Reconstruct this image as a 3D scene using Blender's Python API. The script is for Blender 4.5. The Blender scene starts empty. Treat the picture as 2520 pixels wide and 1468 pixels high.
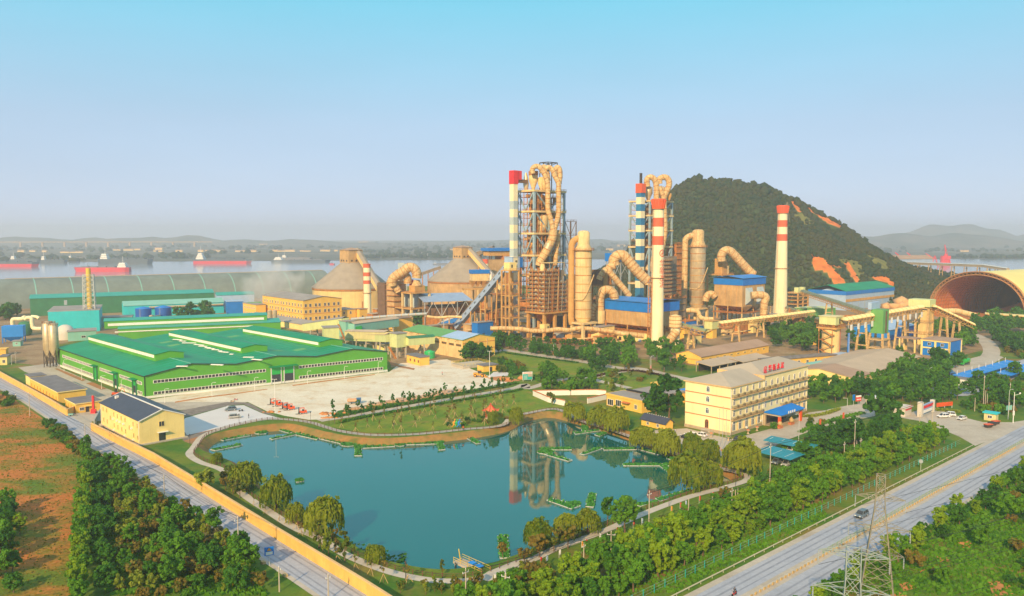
# Cement works beside a river: camera, sky and sun first, then ground, buildings, plant, trees, small things, haze
import bpy,math,random
import numpy as np
from mathutils import Vector,Matrix
from mathutils.geometry import tessellate_polygon
SC=bpy.context.scene
COL=SC.collection
R=math.radians
CAM_H,FPX,HORIZON=70.0,1950.0,577.0
PITCH=math.atan((734-HORIZON)/FPX)
cam=bpy.data.objects.new('camera',bpy.data.cameras.new('camera'))
COL.objects.link(cam)
cam.location=(0,0,CAM_H)
cam.rotation_euler=(R(90)-PITCH,0,0)
cam.data.angle=2*math.atan(1260/FPX)
cam.data.clip_start,cam.data.clip_end=1.0,60000
SC.camera=cam
SUN_AZ,SUN_EL=20.0,27.0
world=bpy.data.worlds.new('World');SC.world=world;world.use_nodes=True
wn=world.node_tree;wn.nodes.clear()
sky=wn.nodes.new('ShaderNodeTexSky');sky.sky_type='NISHITA';sky.sun_disc=False
sky.sun_elevation=R(SUN_EL);sky.sun_rotation=R(180+SUN_AZ)
sky.altitude=50;sky.air_density=1.0;sky.dust_density=0.3;sky.ozone_density=3.0
tc_=wn.nodes.new('ShaderNodeTexCoord');sx=wn.nodes.new('ShaderNodeSeparateXYZ');wn.links.new(tc_.outputs['Generated'],sx.inputs[0])
rmp=wn.nodes.new('ShaderNodeValToRGB');wn.links.new(sx.outputs['Z'],rmp.inputs[0])
for e,(p_,c_)in zip([rmp.color_ramp.elements[0],rmp.color_ramp.elements[1],rmp.color_ramp.elements.new(.16),rmp.color_ramp.elements.new(.34),rmp.color_ramp.elements.new(.6)],((0.0,(5.2,5.8,7.7)),(1.0,(.5,2.2,4.6)),(.13,(4.1,5.6,7.3)),(.29,(1.7,6.1,7.8)),(.6,(1.0,4.2,6.3)))):
 e.position=p_;e.color=(*[q/8 for q in c_],1)
mul=wn.nodes.new('ShaderNodeVectorMath');mul.operation='SCALE';mul.inputs['Scale'].default_value=8.0;wn.links.new(rmp.outputs[0],mul.inputs[0])
wnz=wn.nodes.new('ShaderNodeTexNoise');wnz.inputs['Scale'].default_value=2.2;wnz.inputs['Detail'].default_value=4;wmp=wn.nodes.new('ShaderNodeMapping');wmp.inputs['Scale'].default_value=(1,1,5);wn.links.new(tc_.outputs['Generated'],wmp.inputs[0]);wn.links.new(wmp.outputs[0],wnz.inputs['Vector']);wmr=wn.nodes.new('ShaderNodeMapRange');wmr.inputs[1].default_value=.3;wmr.inputs[2].default_value=.7;wmr.inputs[3].default_value=7.7;wmr.inputs[4].default_value=8.3;wn.links.new(wnz.outputs[0],wmr.inputs[0]);wn.links.new(wmr.outputs[0],mul.inputs['Scale'])
hsv=wn.nodes.new('ShaderNodeMix');hsv.data_type='RGBA';hsv.inputs[0].default_value=.85
bg=wn.nodes.new('ShaderNodeBackground');bg.inputs[1].default_value=0.10
wo=wn.nodes.new('ShaderNodeOutputWorld')
wn.links.new(sky.outputs[0],hsv.inputs[6]);wn.links.new(mul.outputs[0],hsv.inputs[7]);wn.links.new(hsv.outputs[2],bg.inputs[0]);wn.links.new(bg.outputs[0],wo.inputs[0])
sl=bpy.data.lights.new('sun','SUN');sl.energy=5.0;sl.angle=R(0.6);sl.color=(1.0,0.70,0.36)
sun=bpy.data.objects.new('sun',sl);COL.objects.link(sun)
sun.rotation_euler=Vector((math.sin(R(SUN_AZ))*math.cos(R(SUN_EL)),math.cos(R(SUN_AZ))*math.cos(R(SUN_EL)),-math.sin(R(SUN_EL)))).to_track_quat('-Z','Y').to_euler()
SC.view_settings.view_transform='Standard';SC.view_settings.look='None'
SC.view_settings.exposure=0.28;SC.view_settings.gamma=1.0
SC.render.engine='CYCLES'
SC.cycles.use_denoising=True
SC.cycles.max_bounces=6;SC.cycles.volume_bounces=1;SC.cycles.transparent_max_bounces=8
SC.cycles.caustics_reflective=False;SC.cycles.caustics_refractive=False
def ray(x,y):
 a=(x-1260)/FPX;b=-(y-734)/FPX
 return a,math.cos(PITCH)+b*math.sin(PITCH),-math.sin(PITCH)+b*math.cos(PITCH)
def g(x,y,z=0.0):
 a,b,c=ray(x,y);t=(z-CAM_H)/c
 return Vector((a*t,b*t,z))
def v(x,y,Y):
 a,b,c=ray(x,y);t=Y/b
 return Vector((a*t,Y,CAM_H+c*t))
REG=dict(a=(0,900,2.936),b=(600,900,2.936),c=(1200,900,2.936),d=(1850,600,1.835),e=(2350,650,1.958),f=(2650,650,2.097),g=(3000,1000,2.936),h=(3500,1000,2.936),i=(0,1300,2.669),j=(700,1250,2.669),k=(1300,1250,2.669),l=(1900,1250,2.669),m=(2600,1300,2.669),n=(3200,1300,2.670),o=(0,1700,2.14),p=(800,1700,2.14),q=(1600,1650,1.994),r=(2400,1650,1.994),s=(3200,1650,1.994))
def D(k,x,y):
 ox,oy,s=REG[k];return(ox+x/s)*.61523,(oy+y/s)*.61523
def G(k,x,y,z=0.0):return g(*D(k,x,y),z)
def V(k,x,y,Y):return v(*D(k,x,y),Y)
TH=R(43.5)
U=Vector((math.cos(TH),math.sin(TH),0));W=Vector((-math.sin(TH),math.cos(TH),0))
def thing(name,label,cat,loc=(0,0,0),rz=0.0,group=None):
 o=bpy.data.objects.new(name,None);COL.objects.link(o)
 o.empty_display_size=.5
 o.location=loc;o.rotation_euler=(0,0,rz);o['label']=label;o['category']=cat
 if group:o['group']=group
 return o
def tag(o,label,cat,group=None):
 o['label']=label;o['category']=cat
 if group:o['group']=group
 return o
def kind(o,k):o['kind']=k;return o
def dup(o,loc=None,rz=None,label=None,sc=None,group=None,parent=None):
 c=o.copy();COL.objects.link(c);c.parent=parent
 if loc is not None:c.location=loc
 if rz is not None:c.rotation_euler=(0,0,rz)
 if sc is not None:c.scale=sc if hasattr(sc,'__len__')else(sc,sc,sc)
 if label:c['label']=label
 if group:c['group']=group
 for ch in KIDS.get(o.name,[]):
  d=dup(ch,parent=c)
 return c
KIDS={}
def adopt(ch,par):
 ch.parent=par;KIDS.setdefault(par.name,[]).append(ch)
def mesh_np(name,verts,faces4=None,faces3=None):
 me=bpy.data.meshes.new(name)
 verts=np.asarray(verts,dtype=np.float32).reshape(-1,3)
 fs=[];st=[];n=0
 if faces4 is not None and len(faces4):
  f4=np.asarray(faces4,dtype=np.int32).reshape(-1,4);fs.append(f4.ravel());st.append(np.arange(len(f4))*4);n=len(f4)*4
 if faces3 is not None and len(faces3):
  f3=np.asarray(faces3,dtype=np.int32).reshape(-1,3);fs.append(f3.ravel());st.append(n+np.arange(len(f3))*3)
 li=np.concatenate(fs);ls=np.concatenate(st).astype(np.int32)
 me.vertices.add(len(verts));me.vertices.foreach_set('co',verts.ravel())
 me.loops.add(len(li));me.loops.foreach_set('vertex_index',li)
 me.polygons.add(len(ls));me.polygons.foreach_set('loop_start',ls)
 me.update(calc_edges=True);me.validate()
 return me
def nth(n):return f"{n}{'th' if 10 <= n % 100 <= 20 else {1: 'st', 2: 'nd', 3: 'rd'}.get(n % 10, 'th')}"
class B:
 """collects shapes into one mesh"""
 def __init__(s):s.v=[];s.f=[];s.sm=[]
 def add(s,vs,fs,smooth=False):
  o=len(s.v);s.v+=[tuple(p)for p in vs]
  for f in fs:s.f.append(tuple(i+o for i in f));s.sm.append(smooth)
  return s
 def box(s,x0,x1,y0,y1,z0,z1):
  return s.add([(x,y,z)for z in(z0,z1)for y in(y0,y1)for x in(x0,x1)],[(0,2,3,1),(4,5,7,6),(0,1,5,4),(2,6,7,3),(0,4,6,2),(1,3,7,5)])
 def cbox(s,c,w,d,z0,z1):return s.box(c[0]-w/2,c[0]+w/2,c[1]-d/2,c[1]+d/2,z0,z1)
 def bar(s,a,b,w,h=None):
  a=Vector(a);b=Vector(b);h=h or w;d=(b-a)
  if d.length<1e-6:return s
  d.normalize();up=Vector((0,0,1))if abs(d.z)<.95 else Vector((1,0,0))
  x=d.cross(up).normalized()*(w/2);y=x.cross(d).normalized()*(h/2)
  return s.add([p+i*x+j*y for p in(a,b)for i,j in((-1,-1),(1,-1),(1,1),(-1,1))],[(0,1,2,3),(7,6,5,4),(0,4,5,1),(1,5,6,2),(2,6,7,3),(3,7,4,0)])
 def cyl(s,a,b,r0,r1=None,n=16,caps=True,smooth=True):
  r1=r0 if r1 is None else r1
  return s.tube([a,b],[r0,r1],n,caps,smooth)
 def tube(s,pts,r,n=12,caps=True,smooth=True):
  pts=[Vector(p)for p in pts];m=len(pts)
  rs=r if hasattr(r,'__len__')else[r]*m
  vs=[];px=None
  for i,p in enumerate(pts):
   d=(pts[min(i+1,m-1)]-pts[max(i-1,0)]).normalized()
   if px is None:
    px=d.cross(Vector((0,0,1))if abs(d.z)<.9 else Vector((1,0,0))).normalized()
   else:px=(px-d*px.dot(d)).normalized()
   py=d.cross(px)
   for k in range(n):
    a=2*math.pi*k/n;vs.append(p+(px*math.cos(a)+py*math.sin(a))*rs[i])
  fs=[(i*n+k,i*n+(k+1)%n,(i+1)*n+(k+1)%n,(i+1)*n+k)for i in range(m-1)for k in range(n)]
  s.add(vs,fs,smooth)
  if caps:s.add(vs[:n],[tuple(range(n))[::-1]]);s.add(vs[-n:],[tuple(range(n))])
  return s
 def lathe(s,prof,n=32,c=(0,0,0),smooth=True,a0=0,a1=2*math.pi):
  vs=[(c[0]+r*math.cos(a0+(a1-a0)*k/n),c[1]+r*math.sin(a0+(a1-a0)*k/n),c[2]+z)for r,z in prof for k in range(n)]
  return s.add(vs,[(i*n+k,i*n+(k+1)%n,(i+1)*n+(k+1)%n,(i+1)*n+k)for i in range(len(prof)-1)for k in range(n)],smooth)
 def prism(s,poly,z0,z1):
  n=len(poly);vs=[(p[0],p[1],z0)for p in poly]+[(p[0],p[1],z1)for p in poly]
  return s.add(vs,[tuple(range(n))[::-1],tuple(range(n,2*n))]+[(k,(k+1)%n,n+(k+1)%n,n+k)for k in range(n)])
 def extr(s,prof,p0,ax,ay,ext):
  n=len(prof);p0=Vector(p0);ax=Vector(ax);ay=Vector(ay);ext=Vector(ext)
  vs=[p0+ax*a+ay*b for a,b in prof];vs+=[q+ext for q in vs]
  return s.add(vs,[tuple(range(n)),tuple(range(n,2*n))[::-1]]+[(k,n+k,n+(k+1)%n,(k+1)%n)for k in range(n)])
 def gable(s,x0,x1,y0,y1,z0,h,along='x',oh=0.4,t=0.25):
  if along=='x':
   ym=(y0+y1)/2;sl=h/(ym-y0)
   s.extr([(y0-oh,z0-oh*sl),(ym,z0+h),(y1+oh,z0-oh*sl),(y1+oh,z0-oh*sl+t),(ym,z0+h+t),(y0-oh,z0-oh*sl+t)],(x0-oh,0,0),(0,1,0),(0,0,1),(x1-x0+2*oh,0,0))
  else:
   xm=(x0+x1)/2;sl=h/(xm-x0)
   s.extr([(x0-oh,z0-oh*sl),(xm,z0+h),(x1+oh,z0-oh*sl),(x1+oh,z0-oh*sl+t),(xm,z0+h+t),(x0-oh,z0-oh*sl+t)],(0,y0-oh,0),(1,0,0),(0,0,1),(0,y1-y0+2*oh,0))
  return s
 def house(s,x0,x1,y0,y1,z0,ze,zr,along='x'):
  if along=='x':
   ym=(y0+y1)/2
   return s.extr([(y0,z0),(y1,z0),(y1,ze),(ym,zr),(y0,ze)],(x0,0,0),(0,1,0),(0,0,1),(x1-x0,0,0))
  xm=(x0+x1)/2
  return s.extr([(x0,z0),(x1,z0),(x1,ze),(xm,zr),(x0,ze)],(0,y0,0),(1,0,0),(0,0,1),(0,y1-y0,0))
 def ball(s,c,r,n=10,m=7,sz=1.0):
  return s.lathe([(max(r*math.sin(math.pi*i/m),1e-3),-r*sz*math.cos(math.pi*i/m))for i in range(m+1)],n,c)
 def mesh(s,name):
  me=bpy.data.meshes.new(name);me.from_pydata(s.v,[],s.f)
  if any(s.sm):me.polygons.foreach_set('use_smooth',s.sm)
  me.update();return me
 def obj(s,name,mat,parent=None,loc=None,rz=0,world=False):
  me=s.mesh(name);me.materials.append(M[mat]if isinstance(mat,str)else mat)
  o=bpy.data.objects.new(name,me);COL.objects.link(o)
  if parent is not None:
   adopt(o,parent)
   if world:
    inv=(Matrix.Translation(parent.location)@Matrix.Rotation(parent.rotation_euler.z,4,'Z')).inverted();me.transform(inv)
  if loc is not None:o.location=loc;o.rotation_euler=(0,0,rz)
  return o
def share(o,parent,loc=(0,0,0),rz=0,sc=None):
 c=bpy.data.objects.new(o.name.split('.')[0],o.data);COL.objects.link(c);c.location=loc;c.rotation_euler=(0,0,rz)
 if sc:c.scale=sc
 if parent is not None:adopt(c,parent)
 return c
def spline(pts,k=6,closed=False):
 pts=[Vector(p)for p in pts];n=len(pts);out=[]
 for i in range(n if closed else n-1):
  if closed:p0,p1,p2,p3=pts[i-1],pts[i],pts[(i+1)%n],pts[(i+2)%n]
  else:p0,p1,p2,p3=pts[max(i-1,0)],pts[i],pts[i+1],pts[min(i+2,n-1)]
  for j in range(k):
   t=j/k
   out.append(0.5*(2*p1+(p2-p0)*t+(2*p0-5*p1+4*p2-p3)*t*t+(3*p1-p0-3*p2+p3)*t**3))
 if not closed:out.append(pts[-1])
 return out
def ribbon(pts,w,z,closed=False,off=0.0):
 pts=[Vector((p[0],p[1],0))for p in pts];n=len(pts);vs=[]
 for i,p in enumerate(pts):
  a=pts[i-1]if(closed or i)else p;b=pts[(i+1)%n]if(closed or i<n-1)else p
  d=(b-a).normalized();nn=Vector((-d.y,d.x,0))
  for q in(off-w/2,off+w/2):c=p+nn*q;vs.append((c.x,c.y,z))
 m=n if closed else n-1
 return vs,[(2*i+1,2*i,2*((i+1)%n),2*((i+1)%n)+1)for i in range(m)]
def resample(pts,step,closed=False):
 pts=[Vector(p)for p in pts]
 if closed:pts=pts+[pts[0]]
 out=[pts[0].copy()];acc=0
 for a,b in zip(pts,pts[1:]):
  L=(b-a).length;t=step-acc
  while t<=L:out.append(a.lerp(b,t/L));t+=step
  acc=(acc+L)%step if L>0 else acc
  acc=L-(t-step)
 return out
M={}
def mat(name,col,rough=.75,var=.18,scale=.35,streak=0.0,scol=(.25,.13,.05),metal=0.0,bump=0.0,ior=None,corr=0.0,spec=None,hue=0.0):
 m=bpy.data.materials.new(name);m.use_nodes=True;nt=m.node_tree;N=nt.nodes;L=nt.links
 bs=N['Principled BSDF'];bs.inputs['Roughness'].default_value=rough;bs.inputs['Metallic'].default_value=metal
 if ior:bs.inputs['IOR'].default_value=ior
 if spec is not None:bs.inputs['Specular IOR Level'].default_value=spec
 geo=N.new('ShaderNodeNewGeometry')
 nz=N.new('ShaderNodeTexNoise');nz.inputs['Scale'].default_value=scale;nz.inputs['Detail'].default_value=6;nz.inputs['Roughness'].default_value=.65
 L.new(geo.outputs['Position'],nz.inputs['Vector'])
 ra=N.new('ShaderNodeMapRange');ra.inputs[1].default_value=.3;ra.inputs[2].default_value=.7;ra.inputs[3].default_value=1-var;ra.inputs[4].default_value=1+var
 L.new(nz.outputs[0],ra.inputs[0])
 mx=N.new('ShaderNodeMix');mx.data_type='RGBA';mx.blend_type='MULTIPLY';mx.inputs[0].default_value=1
 mx.inputs[6].default_value=(*col,1);L.new(ra.outputs[0],mx.inputs[7]);out=mx.outputs[2]
 if hue:
  hs=N.new('ShaderNodeHueSaturation');n2=N.new('ShaderNodeTexNoise');n2.inputs['Scale'].default_value=scale*.23;n2.inputs['Detail'].default_value=4
  L.new(geo.outputs['Position'],n2.inputs['Vector']);r2=N.new('ShaderNodeMapRange');r2.inputs[1].default_value=.3;r2.inputs[2].default_value=.7;r2.inputs[3].default_value=.5-hue;r2.inputs[4].default_value=.5+hue
  L.new(n2.outputs[0],r2.inputs[0]);L.new(r2.outputs[0],hs.inputs['Hue']);L.new(out,hs.inputs['Color']);out=hs.outputs[0]
 if streak:
  mp=N.new('ShaderNodeMapping');mp.inputs['Scale'].default_value=(1.1,1.1,.07);L.new(geo.outputs['Position'],mp.inputs['Vector'])
  n3=N.new('ShaderNodeTexNoise');n3.inputs['Scale'].default_value=.9;n3.inputs['Detail'].default_value=7;n3.inputs['Roughness'].default_value=.7;L.new(mp.outputs[0],n3.inputs['Vector'])
  r3=N.new('ShaderNodeMapRange');r3.inputs[1].default_value=.48;r3.inputs[2].default_value=.78;r3.inputs[4].default_value=streak;L.new(n3.outputs[0],r3.inputs[0])
  m3=N.new('ShaderNodeMix');m3.data_type='RGBA';L.new(r3.outputs[0],m3.inputs[0]);L.new(out,m3.inputs[6]);m3.inputs[7].default_value=(*scol,1);out=m3.outputs[2]
 L.new(out,bs.inputs['Base Color'])
 if bump or corr:
  bp=N.new('ShaderNodeBump');bp.inputs['Strength'].default_value=bump or .4;bp.inputs['Distance'].default_value=.1
  if corr:
   wv=N.new('ShaderNodeTexWave');wv.inputs['Scale'].default_value=corr;wv.inputs['Distortion'].default_value=0
   tc=N.new('ShaderNodeTexCoord');L.new(tc.outputs['Object'],wv.inputs['Vector']);L.new(wv.outputs['Fac'],bp.inputs['Height'])
  else:L.new(nz.outputs[0],bp.inputs['Height'])
  L.new(bp.outputs[0],bs.inputs['Normal'])
 M[name]=m;return m
def mat_mix(name,c1,c2,scale=.05,lo=.42,hi=.58,rough=.9,detail=8,stretch=(1,1,1),fine=.25,fscale=.8,c3=None,s3=.2):
 m=bpy.data.materials.new(name);m.use_nodes=True;nt=m.node_tree;N=nt.nodes;L=nt.links
 bs=N['Principled BSDF'];bs.inputs['Roughness'].default_value=rough;bs.inputs['Specular IOR Level'].default_value=.2
 geo=N.new('ShaderNodeNewGeometry');mp=N.new('ShaderNodeMapping');mp.inputs['Scale'].default_value=stretch;L.new(geo.outputs['Position'],mp.inputs[0])
 def nse(sc,a,b,o0,o1,dt=detail,vec=mp.outputs[0]):
  n=N.new('ShaderNodeTexNoise');n.inputs['Scale'].default_value=sc;n.inputs['Detail'].default_value=dt;n.inputs['Roughness'].default_value=.65;L.new(vec,n.inputs['Vector'])
  r=N.new('ShaderNodeMapRange');r.inputs[1].default_value=a;r.inputs[2].default_value=b;r.inputs[3].default_value=o0;r.inputs[4].default_value=o1;L.new(n.outputs[0],r.inputs[0]);return r.outputs[0]
 def mx(f,a,b,mode='MIX'):
  x=N.new('ShaderNodeMix');x.data_type='RGBA';x.blend_type=mode
  for sck,val in((0,f),(6,a),(7,b)):
   if isinstance(val,tuple):x.inputs[sck].default_value=(*val,1)
   elif isinstance(val,(int,float)):x.inputs[sck].default_value=val
   else:L.new(val,x.inputs[sck])
  return x.outputs[2]
 c=mx(nse(scale,lo,hi,0,1),c1,c2)
 if c3:c=mx(nse(s3,.52,.66,0,.85),c,c3)
 c=mx(1.0,c,nse(fscale,.25,.75,1-fine,1+fine,vec=geo.outputs['Position']),'MULTIPLY')
 L.new(c,bs.inputs['Base Color']);M[name]=m;return m
def leafmat(name,c1,c2,c3=None,big=0):
 """foliage: hue varies from leaf clump to leaf clump and tree to tree"""
 m=bpy.data.materials.new(name);m.use_nodes=True;nt=m.node_tree;N=nt.nodes;L=nt.links
 bs=N['Principled BSDF'];bs.inputs['Roughness'].default_value=.6;bs.inputs['Specular IOR Level'].default_value=.25
 geo=N.new('ShaderNodeNewGeometry');oi=N.new('ShaderNodeObjectInfo')
 nz=N.new('ShaderNodeTexNoise');nz.inputs['Scale'].default_value=.55;nz.inputs['Detail'].default_value=5;L.new(geo.outputs['Position'],nz.inputs['Vector'])
 ad=N.new('ShaderNodeMath');ad.operation='MULTIPLY_ADD';L.new(oi.outputs['Random'],ad.inputs[0]);ad.inputs[1].default_value=.55;L.new(nz.outputs[0],ad.inputs[2])
 a2=N.new('ShaderNodeMath');a2.operation='MULTIPLY_ADD';L.new(geo.outputs['Random Per Island'],a2.inputs[0]);a2.inputs[1].default_value=.35;L.new(ad.outputs[0],a2.inputs[2])
 if name=='forest':
  n4=N.new('ShaderNodeTexNoise');n4.inputs['Scale'].default_value=.022;n4.inputs['Detail'].default_value=6;L.new(geo.outputs['Position'],n4.inputs['Vector']);a3=N.new('ShaderNodeMath');a3.operation='MULTIPLY_ADD';L.new(n4.outputs[0],a3.inputs[0]);a3.inputs[1].default_value=1.3;a4=N.new('ShaderNodeMath');a4.operation='SUBTRACT';L.new(a2.outputs[0],a4.inputs[0]);a4.inputs[1].default_value=.62;L.new(a4.outputs[0],a3.inputs[2]);a2=a3
 cr=N.new('ShaderNodeValToRGB');cr.color_ramp.elements[0].position=.45;cr.color_ramp.elements[0].color=(*c1,1);cr.color_ramp.elements[1].position=1.25 if False else 1.0;cr.color_ramp.elements[1].color=(*c2,1)
 if c3:e=cr.color_ramp.elements.new(.86);e.color=(*c2,1);cr.color_ramp.elements[2].color=(*c3,1)
 L.new(a2.outputs[0],cr.inputs[0]);L.new(cr.outputs[0],bs.inputs['Base Color'])
 tr=N.new('ShaderNodeBsdfTranslucent');L.new(cr.outputs[0],tr.inputs[0]);ms=N.new('ShaderNodeMixShader');ms.inputs[0].default_value=.42
 L.new(bs.outputs[0],ms.inputs[1]);L.new(tr.outputs[0],ms.inputs[2]);L.new(ms.outputs[0],N['Material Output'].inputs[0])
 M[name]=m;return m
mat('concrete_pale',(.60,.55,.48),.85,.10,.08)
mat('pad',(.62,.60,.60),.8,.06,.1);mat('path',(.50,.45,.38),.85,.12,.3);mat('kerb',(.45,.42,.36),.85)
mat('gravel',(.20,.17,.15),.95,.35,.4)
mat('wall_cream',(.86,.67,.26),.8,.1,.12,streak=.28,scol=(.50,.34,.13));mat('wall_yellow',(.82,.50,.09),.8,.1,.15,streak=.3,scol=(.48,.28,.08))
mat('wall_ochre',(.76,.44,.10),.85,.12,.4,streak=.25);mat('office_wall',(.88,.75,.40),.8,.08,.12,streak=.25,scol=(.56,.42,.2));mat('plinth',(.42,.33,.22),.85,.2,.6)
mat('trim_red',(.55,.17,.06),.8);mat('trim',(.70,.45,.20),.8);mat('white',(.78,.76,.72),.6,.05)
mat('cream_metal',(.70,.62,.30),.6,.1,.2,streak=.3);mat('lime_metal',(.62,.66,.30),.6,.1,.2,streak=.3)
mat('green_wall',(.09,.36,.025),.55,.12,.1,corr=1.2,streak=.1,scol=(.05,.16,.03));mat('green_roof',(.0,.25,.095),.5,.2,.09,spec=.3);mat('green_dark',(.03,.18,.08),.6,.15,.2)
mat('green_door',(.01,.38,.06),.5,.05);mat('green_steel',(.12,.35,.09),.6,.12,.2,streak=.25)
mat('teal_wall',(.02,.52,.58),.6,.1,.12,streak=.1);mat('teal_roof',(.03,.34,.27),.5,.12,.1,streak=.1);mat('teal_pale',(.22,.50,.42),.6,.1,.15,streak=.2)
mat('blue',(.0,.17,.62),.5,.12,.2);mat('blue_bright',(.01,.22,.68),.45,.1,.2);mat('blue_grey',(.30,.40,.58),.5,.1,.2,streak=.15);mat('blue_tank',(.01,.10,.45),.45,.1)
mat('blue_pale',(.35,.48,.68),.5,.1,.2);mat('steel',(.36,.40,.42),.5,.15,.5,streak=.3);mat('steel_blue',(.28,.40,.48),.5,.15,.5,streak=.25)
mat('dust',(.56,.31,.09),.85,.2,.25,streak=.4,scol=(.30,.15,.06));mat('dust_pale',(.72,.53,.25),.8,.2,.2,streak=.6,scol=(.35,.18,.07))
mat('rust',(.45,.17,.035),.85,.4,.5);mat('rust_dark',(.16,.09,.05),.85,.3,.5);mat('duct',(.60,.41,.18),.6,.4,.8,streak=.9,scol=(.30,.12,.03))
mat('silo_metal',(.60,.48,.30),.38,.2,.3,streak=.6,metal=.35,scol=(.40,.22,.09));mat('silo_cream',(.76,.55,.22),.8,.18,.06,streak=.6,scol=(.33,.22,.12))
mat('cone_roof',(.32,.27,.21),.85,.16,.12);mat('conc_dust',(.50,.32,.14),.88,.28,.15,streak=.6);mat('conc_dark',(.22,.17,.12),.9,.25,.3)
mat('chim_cream',(.84,.74,.48),.8,.08,.06,streak=.45,scol=(.5,.33,.14));mat('chim_red',(.72,.12,.05),.75,.12,.1,streak=.15);mat('chim_grey',(.40,.48,.50),.7,.08);mat('chim_blue',(.015,.17,.36),.7,.1)
mat('signal_red',(.70,.02,.03),.6,.1);mat('red',(.62,.03,.02),.5,.1);mat('orange',(.75,.10,.02),.5,.1);mat('orange_y',(.75,.32,.02),.5,.1)
mat('brown_roof',(.38,.25,.17),.85,.12,.1,streak=.1);mat('grey_roof',(.30,.27,.25),.8,.18,.12);mat('slate',(.05,.055,.085),.55,.2,.6);mat('tan_roof',(.48,.37,.26),.75,.12,.1);mat('flat_roof',(.17,.16,.17),.9,.25,.2)
mat('office_roof',(.42,.36,.28),.75,.10,.1);mat('glass_dark',(.03,.035,.04),.15,.2,.5,spec=.8);mat('glass_blue',(.06,.10,.15),.12,.2,.5,spec=.8);mat('door_dark',(.05,.035,.03),.6)
mat('iron',(.05,.04,.035),.6,.1);mat('fence',(.12,.045,.03),.75,.2);mat('pole',(.46,.40,.32),.85,.15,.5);mat('pale_metal',(.55,.56,.55),.5,.08)
mat('galv',(.30,.27,.20),.5,.2,1.0,metal=.2);mat('galv_cyan',(.34,.40,.38),.5,.15,1.0,metal=.2);mat('guard',(.50,.48,.36),.5,.1)
mat('black',(.02,.02,.022),.6,.1);mat('tyre',(.018,.018,.018),.85,.1);mat('dark',(.03,.035,.05),.8,.2)
for n,c in dict(car_white=(.75,.75,.76),car_black=(.02,.025,.035),car_silver=(.40,.40,.38),car_grey=(.13,.17,.21),car_blue=(.04,.12,.30),car_green=(.02,.35,.03),car_beige=(.50,.46,.34),car_teal=(.03,.22,.24)).items():mat(n,c,.28,.04,1.0)
mat('skin',(.45,.26,.17),.6);mat('shirt_orange',(.75,.12,.03),.8);mat('cloth_dark',(.04,.045,.06),.85);mat('cloth_white',(.65,.65,.65),.85)
mat('soil',(.50,.20,.06),.95,.3,.3);mat('soil_dark',(.25,.13,.06),.95,.3,.3);mat('sand_pile',(.62,.36,.16),.95,.2,.4);mat('bark',(.16,.10,.06),.9,.3,2.0)
mat('brick_stack',(.55,.35,.22),.9,.25,.6);mat('stone_block',(.52,.36,.16),.9,.2,.8);mat('plastic_green',(.02,.42,.12),.4,.05)
mat('ship_red',(.58,.03,.06),.6,.12,.05);mat('ship_dark',(.06,.09,.12),.6,.12,.05);mat('ship_grey',(.16,.17,.20),.6,.12,.05);mat('rail_yellow',(.70,.48,.06),.6)
mat('lamp_glass',(.8,.8,.75),.3,.02);mat('banner',(.70,.05,.02),.7);mat('pad_green',(.01,.20,.07),.7,.3,.6);mat('teal_shelter',(.02,.24,.32),.5,.12,.3);mat('crop_green',(.035,.20,.025),.7,.3,1.5);mat('sign_teal',(.02,.40,.36),.5,.08)
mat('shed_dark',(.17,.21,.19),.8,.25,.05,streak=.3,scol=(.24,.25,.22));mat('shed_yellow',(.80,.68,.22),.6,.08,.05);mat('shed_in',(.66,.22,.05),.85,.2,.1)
mat('mesh_brown',(.42,.20,.07),.7,.2,.3)
mat_mix('grass',(.05,.15,.012),(.15,.19,.018),.06,.4,.62,c3=(.28,.15,.05),s3=.035)
mat_mix('lawn',(.10,.20,.012),(.19,.23,.018),.12,.4,.6,c3=(.28,.18,.05),s3=.09)
mat_mix('field',(.12,.17,.015),(.46,.16,.035),.05,.41,.55,stretch=(.7,1.2,1),c3=(.07,.16,.015),s3=.11,fine=.45,fscale=1.3)
mat_mix('bank',(.24,.17,.05),(.34,.17,.05),.12,.4,.6,c3=(.10,.13,.02),s3=.2)
mat_mix('yard',(.27,.17,.09),(.36,.25,.14),.05,.4,.6,c3=(.15,.14,.05),s3=.06)
mat_mix('plaza',(.74,.68,.56),(.66,.58,.45),.07,.4,.62,c3=(.60,.44,.28),s3=.11,fine=.12)
mat_mix('asphalt',(.34,.37,.44),(.40,.42,.48),.09,.35,.65,fine=.14,fscale=1.1,c3=(.29,.31,.37),s3=.05);mat('asphalt_worn',(.26,.28,.34),.9,.2,.4);mat_mix('concrete',(.50,.45,.38),(.43,.38,.31),.12,.35,.65,fine=.14,fscale=1.1,c3=(.36,.31,.25),s3=.08)
mat_mix('dirt',(.42,.18,.07),(.28,.17,.09),.12,.4,.6)
mat_mix('hill_ground',(.04,.07,.02),(.07,.09,.02),.03,.4,.6)
mat_mix('far_land',(.06,.08,.05),(.16,.14,.10),.004,.4,.6,fscale=.02)
leafmat('leaf',(.025,.13,.008),(.13,.32,.015));leafmat('leaf_yellow',(.05,.20,.006),(.26,.40,.012));leafmat('leaf_dark',(.016,.09,.010),(.07,.22,.016))
leafmat('willow',(.08,.17,.008),(.26,.31,.015));leafmat('leaf_olive',(.045,.12,.012),(.17,.22,.022),(.26,.19,.03));leafmat('leaf_bright',(.10,.22,.015),(.30,.36,.03));leafmat('forest',(.016,.048,.018),(.04,.08,.02),(.075,.085,.025))
leafmat('purple',(.05,.02,.02),(.10,.05,.03));leafmat('reed',(.12,.14,.06),(.30,.28,.14))
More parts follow.
